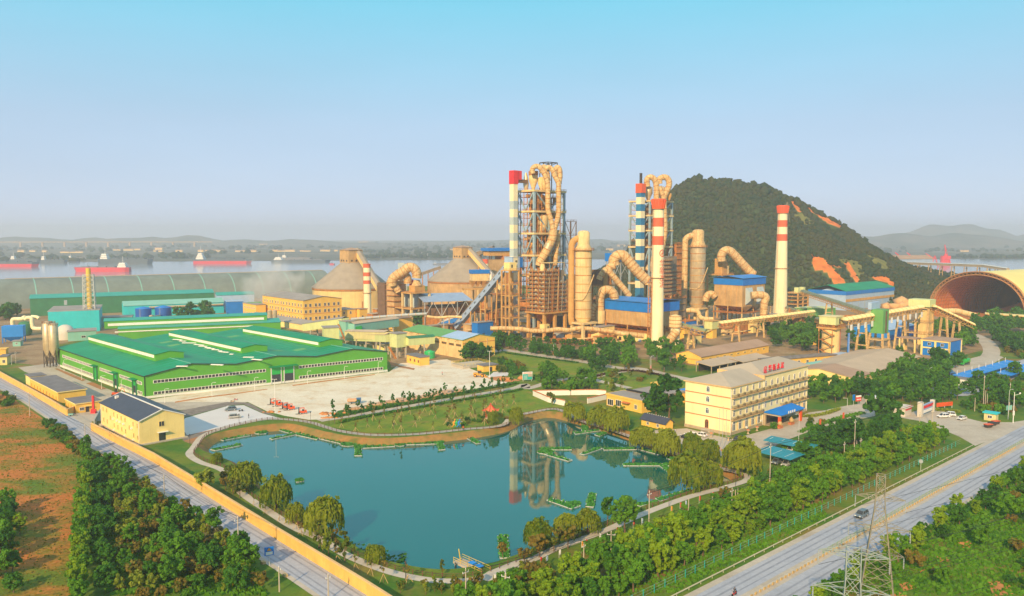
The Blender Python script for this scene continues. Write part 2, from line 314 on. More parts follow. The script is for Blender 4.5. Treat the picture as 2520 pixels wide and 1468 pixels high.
def glass_mat():
 for nm,c,ro,sc,bs_,ior in(('pond',(.001,.105,.085),.0,.25,.006,1.95),('river_water',(.20,.24,.30),.12,.02,.08,1.33)):
  m=mat(nm,c,ro,.05,.03,ior=ior);N=m.node_tree.nodes;L=m.node_tree.links
  n=N.new('ShaderNodeTexNoise');n.inputs['Scale'].default_value=sc*6;n.inputs['Detail'].default_value=3
  gg=N.new('ShaderNodeNewGeometry');L.new(gg.outputs['Position'],n.inputs['Vector'])
  bp=N.new('ShaderNodeBump');bp.inputs['Strength'].default_value=bs_;bp.inputs['Distance'].default_value=.3
  L.new(n.outputs[0],bp.inputs['Height']);L.new(bp.outputs[0],N['Principled BSDF'].inputs['Normal'])
glass_mat()
rnd=random.Random(7)
def sheet(name,pts,z,m,world=False):
 pts=[(p[0],p[1])for p in(pts if world else[g(*q)for q in pts])]
 tri=tessellate_polygon([[Vector((x,y,0))for x,y in pts]])
 vs=[(x,y,z)for x,y in pts]
 fs=[]
 for t in tri:
  a,b,c=[Vector(vs[i])for i in t]
  fs.append(t if(b-a).cross(c-a).z>0 else t[::-1])
 return kind(B().add(vs,fs).obj(name,m),'structure')
def strip(name,pts,w,z,m,closed=False,off=0.0,k=5):
 q=spline([g(*p)if len(p)==2 and not isinstance(p,Vector)else p for p in pts],k,closed)
 vs,fs=ribbon(q,w,z,closed,off)
 return kind(B().add(vs,fs).obj(name,m),'structure')
WATER=-2.0
shore=[(516,1104),(545,1084),(600,1072),(655,1064),(700,1061),(740,1069),(790,1082),(850,1093),(920,1099),(1000,1096),(1100,1087),(1180,1077),(1250,1062),(1300,1038),(1355,1029),(1405,1041),(1480,1062),(1540,1082),(1600,1104),(1640,1122),(1690,1142),(1740,1158),(1785,1174),(1795,1188),(1740,1200),(1690,1214),(1625,1238),(1560,1264),(1495,1290),(1430,1316),(1370,1338),(1310,1360),(1258,1382),(1190,1404),(1100,1416),(1020,1408),(940,1386),(865,1346),(800,1304),(740,1267),(690,1234),(648,1200),(616,1170),(590,1146),(545,1128),(518,1116)]
SH=spline([g(x,y,WATER)for x,y in shore],4,True)
cx=sum(p.x for p in SH)/len(SH);cy=sum(p.y for p in SH)/len(SH)
area=sum(a.x*b.y-b.x*a.y for a,b in zip(SH,SH[1:]+SH[:1]))
OUT=[]
for i,p in enumerate(SH):
 d=(SH[(i+1)%len(SH)]-SH[i-1]).normalized();n=Vector((d.y,-d.x,0))*(1 if area>0 else-1)
 w=3.2 if p.y>205 and p.x<75 else 1.6
 OUT.append(Vector((p.x,p.y,0))+n*w)
BIG=[(-9000,-300),(9000,-300),(9000,9000),(-9000,9000)]
tri=tessellate_polygon([[Vector((x,y,0))for x,y in BIG],OUT])
gv=[(x,y,0)for x,y in BIG]+[tuple(p)for p in OUT]
fs=[]
for t in tri:
 a,b,c=[Vector(gv[i])for i in t];fs.append(t if(b-a).cross(c-a).z>0 else t[::-1])
kind(B().add(gv,fs).obj('ground','grass'),'structure')
nS=len(SH);bv=[];bf=[]
for i in range(nS):
 o,s_=OUT[i],SH[i];m_=o.lerp(s_,.55);
 bv+=[o,Vector((m_.x,m_.y,-0.75-.2*rnd.random())),Vector((s_.x,s_.y,WATER+.02)),s_+(s_-o)*1.2+Vector((0,0,-1.2))]
for i in range(nS):
 j=(i+1)%nS
 for k in range(3):bf.append((i*4+k,i*4+k+1,j*4+k+1,j*4+k))
kind(B().add(bv,bf,True).obj('pond_bank','bank'),'structure')
sheet('pond_water',[p+(p-Vector((cx,cy,p.z))).normalized()*.6 for p in SH],WATER,'pond',True)
kind(B().add([(-9000,1090,.06),(-200,1060,.06),(300,1120,.06),(900,1150,.06),(9000,1000,.06),(9000,2200,.06),(2000,2250,.06),(300,2240,.06),(-1200,2000,.06),(-9000,1900,.06)],[tuple(range(10))]).obj('river','river_water'),'structure')
kind(B().add([(-9000,1895,.5),(-1200,1995,.5),(300,2232,.5),(2000,2245,.5),(9000,2190,.5),(9000,8900,.5),(-9000,8900,.5)],[tuple(range(7))]).obj('far_shore','far_land'),'structure')
sheet('field',[(-900,1010),(0,962),(60,1000),(150,1060),(215,1110),(225,1200),(200,1330),(180,1500),(-400,1800)],.02,'field')
sheet('park_lawn',[(800,1048),(832,1034),(1000,1003),(1150,978),(1290,955),(1340,985),(1392,1003),(1345,1006),(1300,1014),(1250,1024),(1230,1044),(1150,1054),(1000,1066),(900,1066)],.02,'lawn')
sheet('plant_lawn',[(1200,882),(1262,862),(1330,872),(1480,905),(1570,932),(1440,950),(1330,945),(1290,930)],.02,'lawn')
sheet('garden_lawn',[(1470,950),(1580,935),(1640,930),(1720,955),(1720,1010),(1600,990),(1500,985)],.02,'lawn')
sheet('yard',[(-200,880),(0,890),(140,905),(130,850),(420,800),(600,790),(960,860),(962,905),(1130,890),(1225,858),(1330,868),(1560,880),(1700,900),(1990,905),(2240,905),(2430,860),(2600,800),(2700,740),(2300,728),(1700,728),(900,724),(300,724),(-200,735)],.025,'yard')
sheet('plaza',[(385,990),(360,985),(480,968),(700,945),(958,916),(985,895),(1100,885),(1150,905),(1200,925),(1262,930),(1240,948),(1060,975),(930,992),(830,1012),(826,1032),(760,1034),(700,1024),(655,1012),(610,990)],.045,'plaza')
sheet('service_yard',[(45,905),(140,893),(150,908),(340,990),(400,985),(560,985),(610,990),(560,1000),(470,1008),(440,1010),(250,985),(215,1010),(228,1046),(225,1060),(166,1028),(225,985),(60,915)],.04,'concrete')
sheet('parking_pad',[(455,1030),(560,1000),(600,998),(645,1018),(690,1030),(640,1033),(560,1050),(460,1072),(445,1050)],.05,'pad')
sheet('bare_soil',[(445,1075),(560,1048),(600,1040),(640,1036),(540,1058),(500,1075),(478,1095),(455,1088)],.03,'dirt')
for nm,pts in(('gravel_strip',[(440,1012),(560,990),(612,992),(650,1013),(685,1026),(648,1018),(600,996),(560,999),(455,1028)]),('gravel_strip',[(446,1052),(460,1073),(560,1052),(560,1056),(450,1086)])):
 sheet(nm,pts,.055,'gravel')
sheet('soil_bed',[D('i',*p)for p in((580,470),(610,465),(920,590),(880,605),(740,545))],.055,'dirt')
sheet('soil_bed',[D('i',*p)for p in((915,625),(990,612),(1140,685),(1080,695))],.055,'dirt')
sheet('soil_strip',[D('j',*p)for p in((0,955),(300,905),(600,870),(990,818),(985,826),(600,882),(300,918),(0,968))],.055,'soil')
sheet('soil_strip',[D('j',*p)for p in((1250,778),(1600,730),(2135,662),(2135,670),(1600,742),(1260,788))],.055,'soil')
sheet('soil_patch',[D('k',*p)for p in((680,510),(760,560),(960,600),(950,618),(800,590),(700,560))],.055,'dirt')
sheet('loose_soil',[D('k',*p)for p in((1720,700),(1900,680),(2090,730),(2000,750),(1850,740))],.055,'soil')
sheet('pale_slab',[D('k',*p)for p in((1740,690),(1800,640),(1900,625),(1960,650),(1950,680))],.06,'pad')
strip('village_road',[g(-160,848),g(-40,917),g(0,944),g(60,972),(140,1022),(236,1085),(310,1122),(440,1205),(560,1285),(700,1372),(800,1436),(900,1502),(1050,1610)],9.0,.05,'asphalt')
VR=[g(-40,917),g(0,944),g(60,972),(140,1022),(236,1085),(310,1122),(440,1205),(560,1285),(700,1372),(800,1436),(900,1502)]
for o_ in(-2.6,-1.2,1.0,2.4):strip('tyre_track',VR,.45,.056,'asphalt_worn',off=o_)
for o_ in(-4.0,4.0):strip('road_edge',VR,1.1,.055,'concrete',off=o_)
strip('gate_apron',[(190,1040),(215,1018),(240,1000)],16,.046,'concrete')
HW0=g(1666,1468);HWD=(g(2400,1097)-HW0).normalized();HWN=Vector((HWD.y,-HWD.x,0))
def hw(s,t,z=0):p=HW0+HWD*s+HWN*t;return Vector((p.x,p.y,z))
def hstrip(nm,t0,t1,z,m,s0=-90,s1=900):
 return kind(B().add([hw(s0,t0,z),hw(s0,t1,z),hw(s1,t1,z),hw(s1,t0,z)],[(0,1,2,3)]).obj(nm,m),'structure')
hstrip('highway',.8,18.6,.05,'asphalt')
for t0,t1 in((.8,2.3),(8.1,11.0),(17.4,18.6)):hstrip('road_shoulder',t0,t1,.056,'concrete')
for t0,w_ in((3.3,.5),(5.0,.5),(6.6,.35),(12.6,.5),(14.3,.5),(15.9,.35)):hstrip('tyre_track',t0,t0+w_,.054,'asphalt_worn')
for P_ in(((1090,1150),(1180,1155),(1190,1190),(1120,1200)),((955,1235),(1010,1230),(1005,1275),(960,1280)),((790,1370),(910,1340),(930,1400),(830,1430)),((690,1440),(780,1430),(860,1468),(700,1475)),((1260,1040),(1370,1020),(1360,1080),(1280,1090)),((1500,1350),(1660,1330),(1700,1450),(1540,1468))):sheet('bare_patch',[D('s',*p)for p in P_],.03,'soil')
sheet('entrance_plaza',[(2230,1020),(2290,1000),(2340,1020),(2420,1040),(2490,1040),(2530,1034),(2480,1068),(2400,1098),(2360,1075),(2300,1050)],.043,'concrete')
sheet('office_forecourt',[(1560,1062),(1690,1055),(1800,1082),(1900,1055),(1990,1016),(2090,1003),(2150,1000),(2190,1000),(2150,1025),(2020,1052),(1930,1086),(1860,1125),(1790,1128),(1700,1100)],.043,'concrete')
strip('entrance_road',[(2060,1014),(2150,1000),(2235,1025),(2300,1035)],9,.047,'concrete')
strip('plant_road',[(2140,1004),(2160,975),(2240,955),(2330,935),(2400,905),(2440,870),(2425,840),(2390,822)],9,.048,'concrete')
sheet('truck_yard',[(2330,905),(2360,890),(2440,870),(2470,880),(2420,910),(2380,940),(2300,965),(2270,960)],.044,'concrete')
sheet('car_park',[(2330,950),(2420,912),(2520,885),(2560,900),(2440,960),(2380,975),(2340,975)],.052,'asphalt')
strip('site_road',[D('l',*p)for p in((-200,470),(180,420),(330,405),(760,470),(1180,530),(1500,590),(1760,605),(2135,690),(2400,740))],7,.047,'concrete')
strip('site_road',[D('l',*p)for p in((1180,700),(1300,680),(1500,640),(1760,605))],6,.049,'concrete')
strip('park_walk',[D('k',*p)for p in((-60,1160),(60,1140),(500,1070),(1000,985),(1500,900),(2000,815),(2135,770))]+[D('l',*p)for p in((560,815),(800,745),(1000,710),(1200,700),(1330,735),(1650,810))],4.2,.05,'concrete')
PATH=[(477,1101),(500,1073),(541,1057),(578,1047),(652,1033),(707,1033),(763,1040),(800,1051),(845,1063),(915,1071),(1007,1070),(1072,1065),(1145,1057),(1233,1048),(1259,1027),(1307,1016),(1360,1007),(1392,1015),(1425,1034),(1490,1054),(1550,1074),(1610,1097),(1660,1115),(1710,1134),(1760,1150),(1830,1168),(1838,1182),(1785,1200),(1708,1220),(1646,1241),(1569,1271),(1507,1299),(1435,1327),(1370,1350),(1290,1386),(1176,1425),(1108,1431),(1040,1426),(952,1406),(851,1366),(780,1323),(722,1298),(653,1254),(601,1219),(572,1188),(562,1168),(535,1152),(492,1138),(466,1119)]
PW=spline([g(*p)for p in PATH],5,True)
vs,fs=ribbon(PW,2.3,.06,True);kind(B().add(vs,fs).obj('pond_walk','path'),'structure')
sheet('jetty_plaza',[(1180,1424),(1200,1408),(1270,1380),(1292,1375),(1288,1392),(1240,1420),(1200,1432)],.075,'path')
SIL=[(1380,720),(1430,702),(1475,662),(1530,640),(1580,560),(1625,490),(1660,456),(1690,438),(1715,434),(1780,440),(1850,450),(1900,463),(1960,490),(2020,520),(2060,545),(2090,566),(2120,590),(2150,613),(2190,634),(2230,651),(2280,660),(2330,670),(2400,690),(2520,704),(2700,712)]
YR,YT,YB=1000.0,775.0,1420.0
SCARS=[[D('g',*p)for p in pl]for pl in(((765,90),(800,110),(870,125),(960,220),(1030,290),(1075,350),(1050,380),(1000,360),(930,300),(900,255),(800,240)),((960,350),(1020,410),(985,420)),((1135,190),(1175,190),(1225,270),(1290,370),(1285,405),(1240,380),(1190,300)),((1450,320),(1600,315),(1640,370),(1600,380),(1500,360)),((1630,350),(1690,390),(1700,430),(1640,420)),((960,170),(1070,200),(1040,215)))]+[[D('f',*p)for p in pl]for pl in(((1065,315),(1110,335),(1165,405),(1130,405)),((1200,365),(1270,400),(1260,425)),((1275,420),(1400,475),(1480,520),(1460,535),(1370,495)))]
GRASSY=[[D('f',*p)for p in((1070,440),(1180,430),(1300,520),(1180,540))],[D('g',*p)for p in((1000,100),(1250,120),(1420,330),(1200,300))],[D('h',*p)for p in((560,400),(760,320),(880,360),(640,430))],[D('g',*p)for p in((1380,60),(1520,90),(1700,220),(1500,240))]]
def grow(P,f=1.35):
 cx_=sum(p[0]for p in P)/len(P);cy_=sum(p[1]for p in P)/len(P);return[(cx_+(x-cx_)*f,cy_+(y-cy_)*f)for x,y in P]
SCARS=[grow(P)for P in SCARS]
def inpoly(x,y,P):
 c=False
 for(x0,y0),(x1,y1)in zip(P,P[1:]+P[:1]):
  if(y0>y)!=(y1>y)and x<(x1-x0)*(y-y0)/(y1-y0)+x0:c=not c
 return c
def project(p):
 d=Vector(p)-Vector((0,0,CAM_H));f_=d.y*math.cos(PITCH)-d.z*math.sin(PITCH);u_=d.y*math.sin(PITCH)+d.z*math.cos(PITCH)
 return 1260+FPX*d.x/f_,734-FPX*u_/f_
from mathutils import noise as mn
def ridge(px):
 for(x0,y0),(x1,y1)in zip(SIL,SIL[1:]):
  if x0<=px<=x1:t=(px-x0)/(x1-x0);return max(0.5,v(px,y0+(y1-y0)*t,YR).z-3)
 return .5
def hill_pt(px,t):
 zr=ridge(px);Y=YT+(YR-YT)*t if t<=1 else YR+(YB-YR)*(t-1)
 q=(t**.95)if t<=1 else(1-(t-1))**1.6
 x=(px-1260)/FPX*(YR*.75+Y*.25)
 gul=mn.noise(Vector((x*.012,Y*.004,3)))*.2+mn.noise(Vector((x*.035,Y*.012,7)))*.1
 z=zr*max(0,q+gul*math.sin(math.pi*min(t,1))*(1 if t<1 else 0))
 z+=zr*.03*mn.noise(Vector((x*.03,Y*.01,11)))
 return Vector((x,Y,z-.3*(t<.02)))
PXS=[1380+4*k for k in range(331)];TS=[k/64 for k in range(65)]+[1+k/10 for k in range(1,11)]
hv=[];soil=[]
for px in PXS:
 for t in TS:
  p=hill_pt(px,t);hv.append(p);qx,qy=project(p)
  soil.append(1.0 if any(inpoly(qx,qy,s_)for s_ in SCARS)else(.5 if any(inpoly(qx,qy,s_)for s_ in GRASSY)else 0.0))
nT=len(TS)
hf=[(i*nT+k,(i+1)*nT+k,(i+1)*nT+k+1,i*nT+k+1)for i in range(len(PXS)-1)for k in range(nT-1)]
ho=kind(B().add(hv,hf,True).obj('hill','hill_ground'),'structure')
at=ho.data.attributes.new('bare','FLOAT','POINT');at.data.foreach_set('value',soil)
nt=M['hill_ground'].node_tree;N=nt.nodes;bs=N['Principled BSDF'];old=bs.inputs['Base Color'].links[0].from_socket
an=N.new('ShaderNodeAttribute');an.attribute_name='bare'
cr=N.new('ShaderNodeValToRGB');cr.color_ramp.elements[0].color=(.05,.075,.02,1);cr.color_ramp.elements[1].color=(.62,.17,.03,1);e_=cr.color_ramp.elements.new(.5);e_.color=(.16,.16,.04,1);e_=cr.color_ramp.elements.new(.72);e_.color=(.6,.19,.04,1)
nt.links.new(an.outputs['Fac'],cr.inputs[0]);m_=N.new('ShaderNodeMix');m_.data_type='RGBA';m_.blend_type='MULTIPLY';m_.inputs[0].default_value=1
nz=N.new('ShaderNodeTexNoise');nz.inputs['Scale'].default_value=.15;nz.inputs['Detail'].default_value=8;gg=N.new('ShaderNodeNewGeometry');nt.links.new(gg.outputs['Position'],nz.inputs['Vector'])
rr_=N.new('ShaderNodeMapRange');rr_.inputs[1].default_value=.3;rr_.inputs[2].default_value=.7;rr_.inputs[3].default_value=.7;rr_.inputs[4].default_value=1.3;nt.links.new(nz.outputs[0],rr_.inputs[0])
nt.links.new(cr.outputs[0],m_.inputs[6]);nt.links.new(rr_.outputs[0],m_.inputs[7]);nt.links.new(m_.outputs[2],bs.inputs['Base Color'])
def leaf_cloud(rs,n_clump,per,dims,leaf,base_z,hollow=.55,up=.35,shape=None):
 """leaf quads gathered in clumps through an ellipsoid"""
 vs=[]
 d=rs.normal(size=(n_clump,3));d/=np.linalg.norm(d,axis=1)[:,None]
 rad=hollow+(1-hollow)*rs.random(n_clump)**.6
 cc=d*rad[:,None]*np.array(dims)
 if shape is not None:cc=shape(cc)
 rad*=np.where(rs.random(n_clump)<.18,1.22,1.0);cc=d*rad[:,None]*np.array(dims)
 if shape is not None:cc=shape(cc)
 cr_=.26*(dims[0]+dims[1])/2*(.45+1.0*rs.random(n_clump))
 k=n_clump*per
 o=rs.normal(size=(k,3));o/=np.linalg.norm(o,axis=1)[:,None]
 pos=np.repeat(cc,per,0)+o*(np.repeat(cr_,per)*(.55+.55*rs.random(k)))[:,None]
 nrm=o+np.array([0,0,up])+rs.normal(size=(k,3))*.45;nrm/=np.linalg.norm(nrm,axis=1)[:,None]
 t=np.cross(nrm,rs.normal(size=(k,3)));t/=np.linalg.norm(t,axis=1)[:,None];b=np.cross(nrm,t)
 s_=leaf*(.6+.8*rs.random(k))[:,None]
 q=np.stack([pos-t*s_-b*s_*.6,pos+t*s_*.7-b*s_*.7,pos+t*s_+b*s_*.6,pos-t*s_*.6+b*s_*.8],1)
 q[:,:,2]+=base_z
 return q.reshape(-1,3),np.arange(k*4).reshape(-1,4)
ICO=None
def blob_cloud(rs,pts,rad,flat=.8):
 """many small lumpy crowns in one mesh"""
 global ICO
 if ICO is None:
  import bmesh
  bm=bmesh.new();bmesh.ops.create_icosphere(bm,subdivisions=1,radius=1);bm.verts.ensure_lookup_table()
  ICO=(np.array([v_.co[:]for v_ in bm.verts]),np.array([[q.index for q in f.verts]for f in bm.faces]));bm.free()
 iv,if_=ICO;n=len(pts)
 vs=iv[None]*rad[:,None,None]*(.62+.76*rs.random((n,len(iv),1)));vs[:,:,2]*=flat
 vs=vs+pts[:,None,:]
 return vs.reshape(-1,3),(if_[None]+(np.arange(n)*len(iv))[:,None,None]).reshape(-1,3)
def stuff_obj(name,me,m,label,cat):
 me.materials.append(M[m]);o=bpy.data.objects.new(name,me);COL.objects.link(o);kind(o,'stuff');o['label']=label;o['category']=cat;return o
rs=np.random.RandomState(5)
P_,r_=[],[]
while len(P_)<19000:
 px=1390+rs.random()*1310;t=rs.random()**.9*1.08
 p=hill_pt(px,t)
 if p.z<1.5 and px<1500:continue
 qx,qy=project(p)
 if any(inpoly(qx,qy-3,s_)or inpoly(qx,qy-9,s_)for s_ in SCARS):continue
 if any(inpoly(qx,qy,s_)for s_ in GRASSY)and rs.random()<.8:continue
 if mn.noise(Vector((p.x*.02,p.y*.02,p.z*.03)))>.42 and rs.random()<.7:continue
 r1=1.1+2.3*rs.random()**2+(2.0 if t>.9 else 0)*rs.random()**3
 P_.append((p.x,p.y,p.z+r1*.35));r_.append(r1)
v_,f_=blob_cloud(rs,np.array(P_),np.array(r_),.95)
stuff_obj('hill_forest',mesh_np('hill_forest',v_,None,f_),'forest','dark green wood covering the steep hill behind the plant','forest')
P_=[];r_=[]
for k in range(2600):
 Y=2030+(rs.random()**1.5)*4200;x=(rs.random()-.5)*1.6*Y
 if Y<2260 and x>-1100:Y+=260
 if mn.noise(Vector((x*.002,Y*.002,1)))<-.05:continue
 r1=5+9*rs.random();P_.append((x,Y,.5+r1*.3));r_.append(r1)
v_,f_=blob_cloud(rs,np.array(P_),np.array(r_),.8)
stuff_obj('far_wood',mesh_np('far_wood',v_,None,f_),'forest','hazy belts of trees along the far river shore','trees')
for(x0,x1,Y,h,sd)in((-5200,-700,5200,85,1),(-900,1600,6500,60,2),(1300,3200,4600,90,3),(2600,5600,6200,190,4)):
 vs=[];n=60
 for i in range(n+1):
  t=i/n;x=x0+(x1-x0)*t;e=math.sin(math.pi*t)**.6
  z=h*e*(.55+.6*mn.noise(Vector((x*.0016,sd*9.1,0)))+.25*mn.noise(Vector((x*.006,sd,5))))
  vs+=[(x,Y-450,0),(x,Y-150,max(z,2)*.6),(x,Y,max(z,3)),(x,Y+500,0)]
 fs=[(4*i+k,4*i+4+k,4*i+5+k,4*i+1+k)for i in range(n)for k in range(3)]
 kind(B().add(vs,fs,True).obj('distant_hills','far_land'),'structure')
CAMV=Vector((0,0,CAM_H))
def OW(k,x,y,A,deg):
 """where the sight line through a layout point meets the upright plane through A running along deg: (distance along, height)"""
 X,Y=D(k,x,y)if k else(x,y)
 r=Vector(ray(X,Y));d=Vector((math.cos(R(deg)),math.sin(R(deg)),0));n=Vector((-d.y,d.x,0))
 t=(Vector(A)-CAMV).dot(n)/r.dot(n);p=CAMV+r*t
 return(p-Vector(A)).dot(d),p.z
WC={}
def window(th,face,s,z,w,h,frame='white',pane='glass_dark',arch=False,off=0.0,bars=1):
 """a framed window on the front (y=off) or left (x=off) face, centred at s, z"""
 key=(face,round(w,2),round(h,2),frame,pane,arch,bars)
 def P(a,b,o):return(a,-o,b)if face=='f' else(-o,a,b)
 if key not in WC:
  t=min(.14,w*.12)
  def slab(b,pts,o0,o1):
   n=len(pts);b.add([P(a,c,o0)for a,c in pts]+[P(a,c,o1)for a,c in pts],[tuple(range(n)),tuple(range(n,2*n))[::-1]]+[(k,n+k,n+(k+1)%n,(k+1)%n)for k in range(n)])
  fb=B();pb=B()
  if arch:
   r=w/2;sp=h/2-r
   out=[(-r,-h/2),(r,-h/2)]+[(r*math.cos(a),sp+r*math.sin(a))for a in[math.pi*k/8 for k in range(9)]]
   inn=[(-r+t,-h/2+t),(r-t,-h/2+t)]+[((r-t)*math.cos(a),sp+(r-t)*math.sin(a))for a in[math.pi*k/8 for k in range(9)]]
   slab(pb,inn,-.02,.05)
   n=len(out)
   fb.add([P(a,c,.12)for a,c in out]+[P(a,c,.12)for a,c in inn]+[P(a,c,-.02)for a,c in out],[(k,(k+1)%n,n+(k+1)%n,n+k)for k in range(n)]+[(k,2*n+k,2*n+(k+1)%n,(k+1)%n)for k in range(n)])
   fb.bar(P(-r,sp,.07),P(r,sp,.07),.1,.1)
  else:
   slab(pb,[(-w/2+t,-h/2+t),(w/2-t,-h/2+t),(w/2-t,h/2-t),(-w/2+t,h/2-t)],-.02,.05)
   for a0,b0,a1,b1 in((-w/2,-h/2+t/2,w/2,-h/2+t/2),(-w/2,h/2-t/2,w/2,h/2-t/2),(-w/2+t/2,-h/2,-w/2+t/2,h/2),(w/2-t/2,-h/2,w/2-t/2,h/2)):
    fb.bar(P(a0,b0,.04),P(a1,b1,.04),t,t)
  for q in range(bars):c=-w/2+w*(q+1)/(bars+1);fb.bar(P(c,-h/2+t,.07),P(c,h/2-t,.07),.08,.08)
  fo=fb.obj('window',frame,th);fo.location=P(s,z,-off);po=pb.obj('pane',pane,fo);WC[key]=(fo,po)
  return fo
 fo,po=WC[key];c=share(fo,th,P(s,z,-off));share(po,c);return c
def band(th,face,s0,s1,z0,z1,n,off=0.0,L=None,mull='white',name='window_band',proud=.06):
 def P(a,b,o):return(a,off-o,b)if face=='f' else(off-o,a,b)
 b=B();b.add([P(a,c,o)for o in(-.05,proud)for a,c in((s0,z0),(s1,z0),(s1,z1),(s0,z1))],[(0,1,2,3),(7,6,5,4),(0,4,5,1),(1,5,6,2),(2,6,7,3),(3,7,4,0)])
 o=b.obj(name,'glass_dark',th);m_=B()
 for k in range(n+1):a=s0+(s1-s0)*k/n;m_.bar(P(a,z0,proud+.03),P(a,z1,proud+.03),.34 if k%3 else .5,.12)
 for z in(z0,z1):m_.bar(P(s0,z,proud+.03),P(s1,z,proud+.03),.14,.14)
 q=m_.obj('mullions',mull,o);kind(q,'stuff');return o,q
def fbox(th,name,m,face,s0,s1,z0,z1,d0,d1,off=0.0):
 b=B()
 if face=='f':b.box(s0,s1,off-d1,off-d0,z0,z1)
 else:b.box(off-d1,off-d0,s0,s1,z0,z1)
 return b.obj(name,m,th)
A=g(357,982);LX,LY=114.6,120.4
wh=thing('green_warehouse','large green factory hall with three low gables and roof lanterns','warehouse',A,R(35.9))
SK=R(135.2-125.9)
def shear(o):
 if not o.get('sh'):
  m_=Matrix.Identity(4);m_[0][1]=-math.sin(SK);m_[1][1]=math.cos(SK);o.data.transform(m_)
 return o
EV,VA,RG=9.7,11.2,13.2
prof=[(0,EV),(LX/6,RG),(LX/3,VA),(LX/2,RG),(LX*2/3,VA),(LX*5/6,RG),(LX,EV+.6)]
shear(B().extr([(0,.9)]+[(x,z-.1)for x,z in prof]+[(LX,.9)],(0,0,0),(1,0,0),(0,0,1),(0,LY,0)).obj('wall','green_wall',wh))
shear(B().box(-.12,LX+.12,-.12,LY+.12,0,1.0).obj('plinth','white',wh))
for(x0,z0),(x1,z1)in zip(prof,prof[1:]):
 ny=9
 e0=-.5 if x0==0 else 0;e1=.5 if x1==LX else 0
 shear(B().extr([(x0+e0,z0),(x1+e1,z1),(x1+e1,z1+.2),(x0+e0,z0+.2)],(0,-.5,0),(1,0,0),(0,0,1),(0,LY+1,0)).obj('roof','green_roof',wh))
gt=B()
for(x0,z0),(x1,z1)in zip(prof,prof[1:]):gt.bar((x0,-.6,z0+.1),(x1,-.6,z1+.1),.25,.35)
gt.bar((-.6,-.5,EV),(-.6,LY+.5,EV),.3,.35);gt.bar((0,-.12,1),(0,-.12,EV),.25);shear(gt.obj('gutter','black',wh))
rl=B()
for k in(1,3,5):rl.bar((LX*k/6,0,RG+.24),(LX*k/6,LY,RG+.24),.3,.12)
shear(rl.obj('ridge_cap','teal_pale',wh))
for k,(y0,y1)in zip((1,3,5),((23,114),(21,108),(19,102))):
 xm=LX*k/6;x0,x1=xm-6.2,xm+6.2
 lo=shear(B().house(x0,x1,y0,y1,VA-.5,RG+2.2,RG+3.3,'y').obj('roof_lantern','green_wall',wh))
 shear(B().gable(x0,x1,y0,y1,RG+2.25,1.1,'y',.35,.15).obj('lantern_roof','green_roof',lo))
 shear(B().box(x0-.12,x0+.02,y0+1.2,y1-.6,RG+.5,RG+1.9).obj('skylight_strip','white',lo))
 shear(B().box(x1-.02,x1+.12,y0+1.2,y1-.6,RG+.5,RG+1.9).obj('skylight_strip','white',lo))
for s0,s1 in((3.5,52),(68,112)):
 for z0,z1 in((1.3,2.6),(6.3,7.6)):
  for o in band(wh,'f',s0,s1,z0,z1,int((s1-s0)/1.5)):shear(o)
for s0,s1 in((3,8.0),(13,29),(38,55),(66,112)):
 for z0,z1 in((1.3,2.6),(5.6,6.9)):
  for o in band(wh,'l',s0,s1,z0,z1,int((s1-s0)/1.5)):shear(o)
for s0,s1 in((54.6,59.3),(60.7,65.4)):
 shear(fbox(wh,'doorway','dark','f',s0,s1,0.02,8,-.02,.10));shear(fbox(wh,'roller_shutter','green_door','f',s0,s1,4.6,8,.1,.22))
 fr=B();
 for s_ in(s0,s1):fr.box(s_-.2,s_+.2,-.28,.02,0,8.2)
 shear(fr.obj('door_frame','pale_metal',wh))
shear(B().extr([(0,8.3),(0,8.6),(-2.4,8.35),(-2.4,8.2)],(53.3,0,0),(0,1,0),(0,0,1),(13.4,0,0)).obj('canopy','green_roof',wh))
for sc_ in(10.5,33.5,60.5):
 shear(fbox(wh,'doorway','dark','l',sc_-2,sc_+2,.02,6.6,-.02,.1));shear(fbox(wh,'roller_shutter','green_door','l',sc_-2,sc_+2,4.2 if sc_<60 else .3,7,.1,.2))
 fr=B()
 for s_ in(sc_-2.1,sc_+2.1):fr.box(-.7,.02,s_-.15,s_+.15,0,7.2)
 shear(fr.obj('door_frame','green_dark',wh));shear(B().extr([(0,7.2),(0,7.5),(-2.2,7.3),(-2.2,7.1)],(0,sc_-2.8,0),(1,0,0),(0,0,1),(0,5.6,0)).obj('canopy','green_roof',wh))
sm_=B()
for(x0,z0),(x1,z1)in zip(prof,prof[1:]):
 for q in range(24):y=1.5+q*LY/24.2;sm_.bar((x0+.05,y,z0+.2),(x1-.05,y,z1+.2),.22,.14)
shear(kind(sm_.obj('roof_seams','teal_roof',wh),'stuff'))
fl_=B()
for(x0,z0),(x1,z1)in zip(prof,prof[1:]):
 for q in range(4):t0=rnd.random()*.7;y=4+rnd.random()*(LY-12);fl_.add([(x0+(x1-x0)*t,yy,z0+(z1-z0)*t+.215)for t,yy in((t0,y),(t0+.3,y),(t0+.3,y+5),(t0,y+5))],[(0,1,2,3)])
shear(kind(fl_.obj('replaced_panels','green_steel',wh),'stuff'))
du=Vector((math.cos(R(35.9)),math.sin(R(35.9)),0));dv=Vector((math.cos(R(135.2)),math.sin(R(135.2)),0))
def roof_z(p):
 d=p-A;det=du.x*dv.y-du.y*dv.x;s_=(d.x*dv.y-d.y*dv.x)/det
 for(x0,z0),(x1,z1)in zip(prof,prof[1:]):
  if x0<=s_<=x1:return z0+(z1-z0)*(s_-x0)/(x1-x0)
 return EV
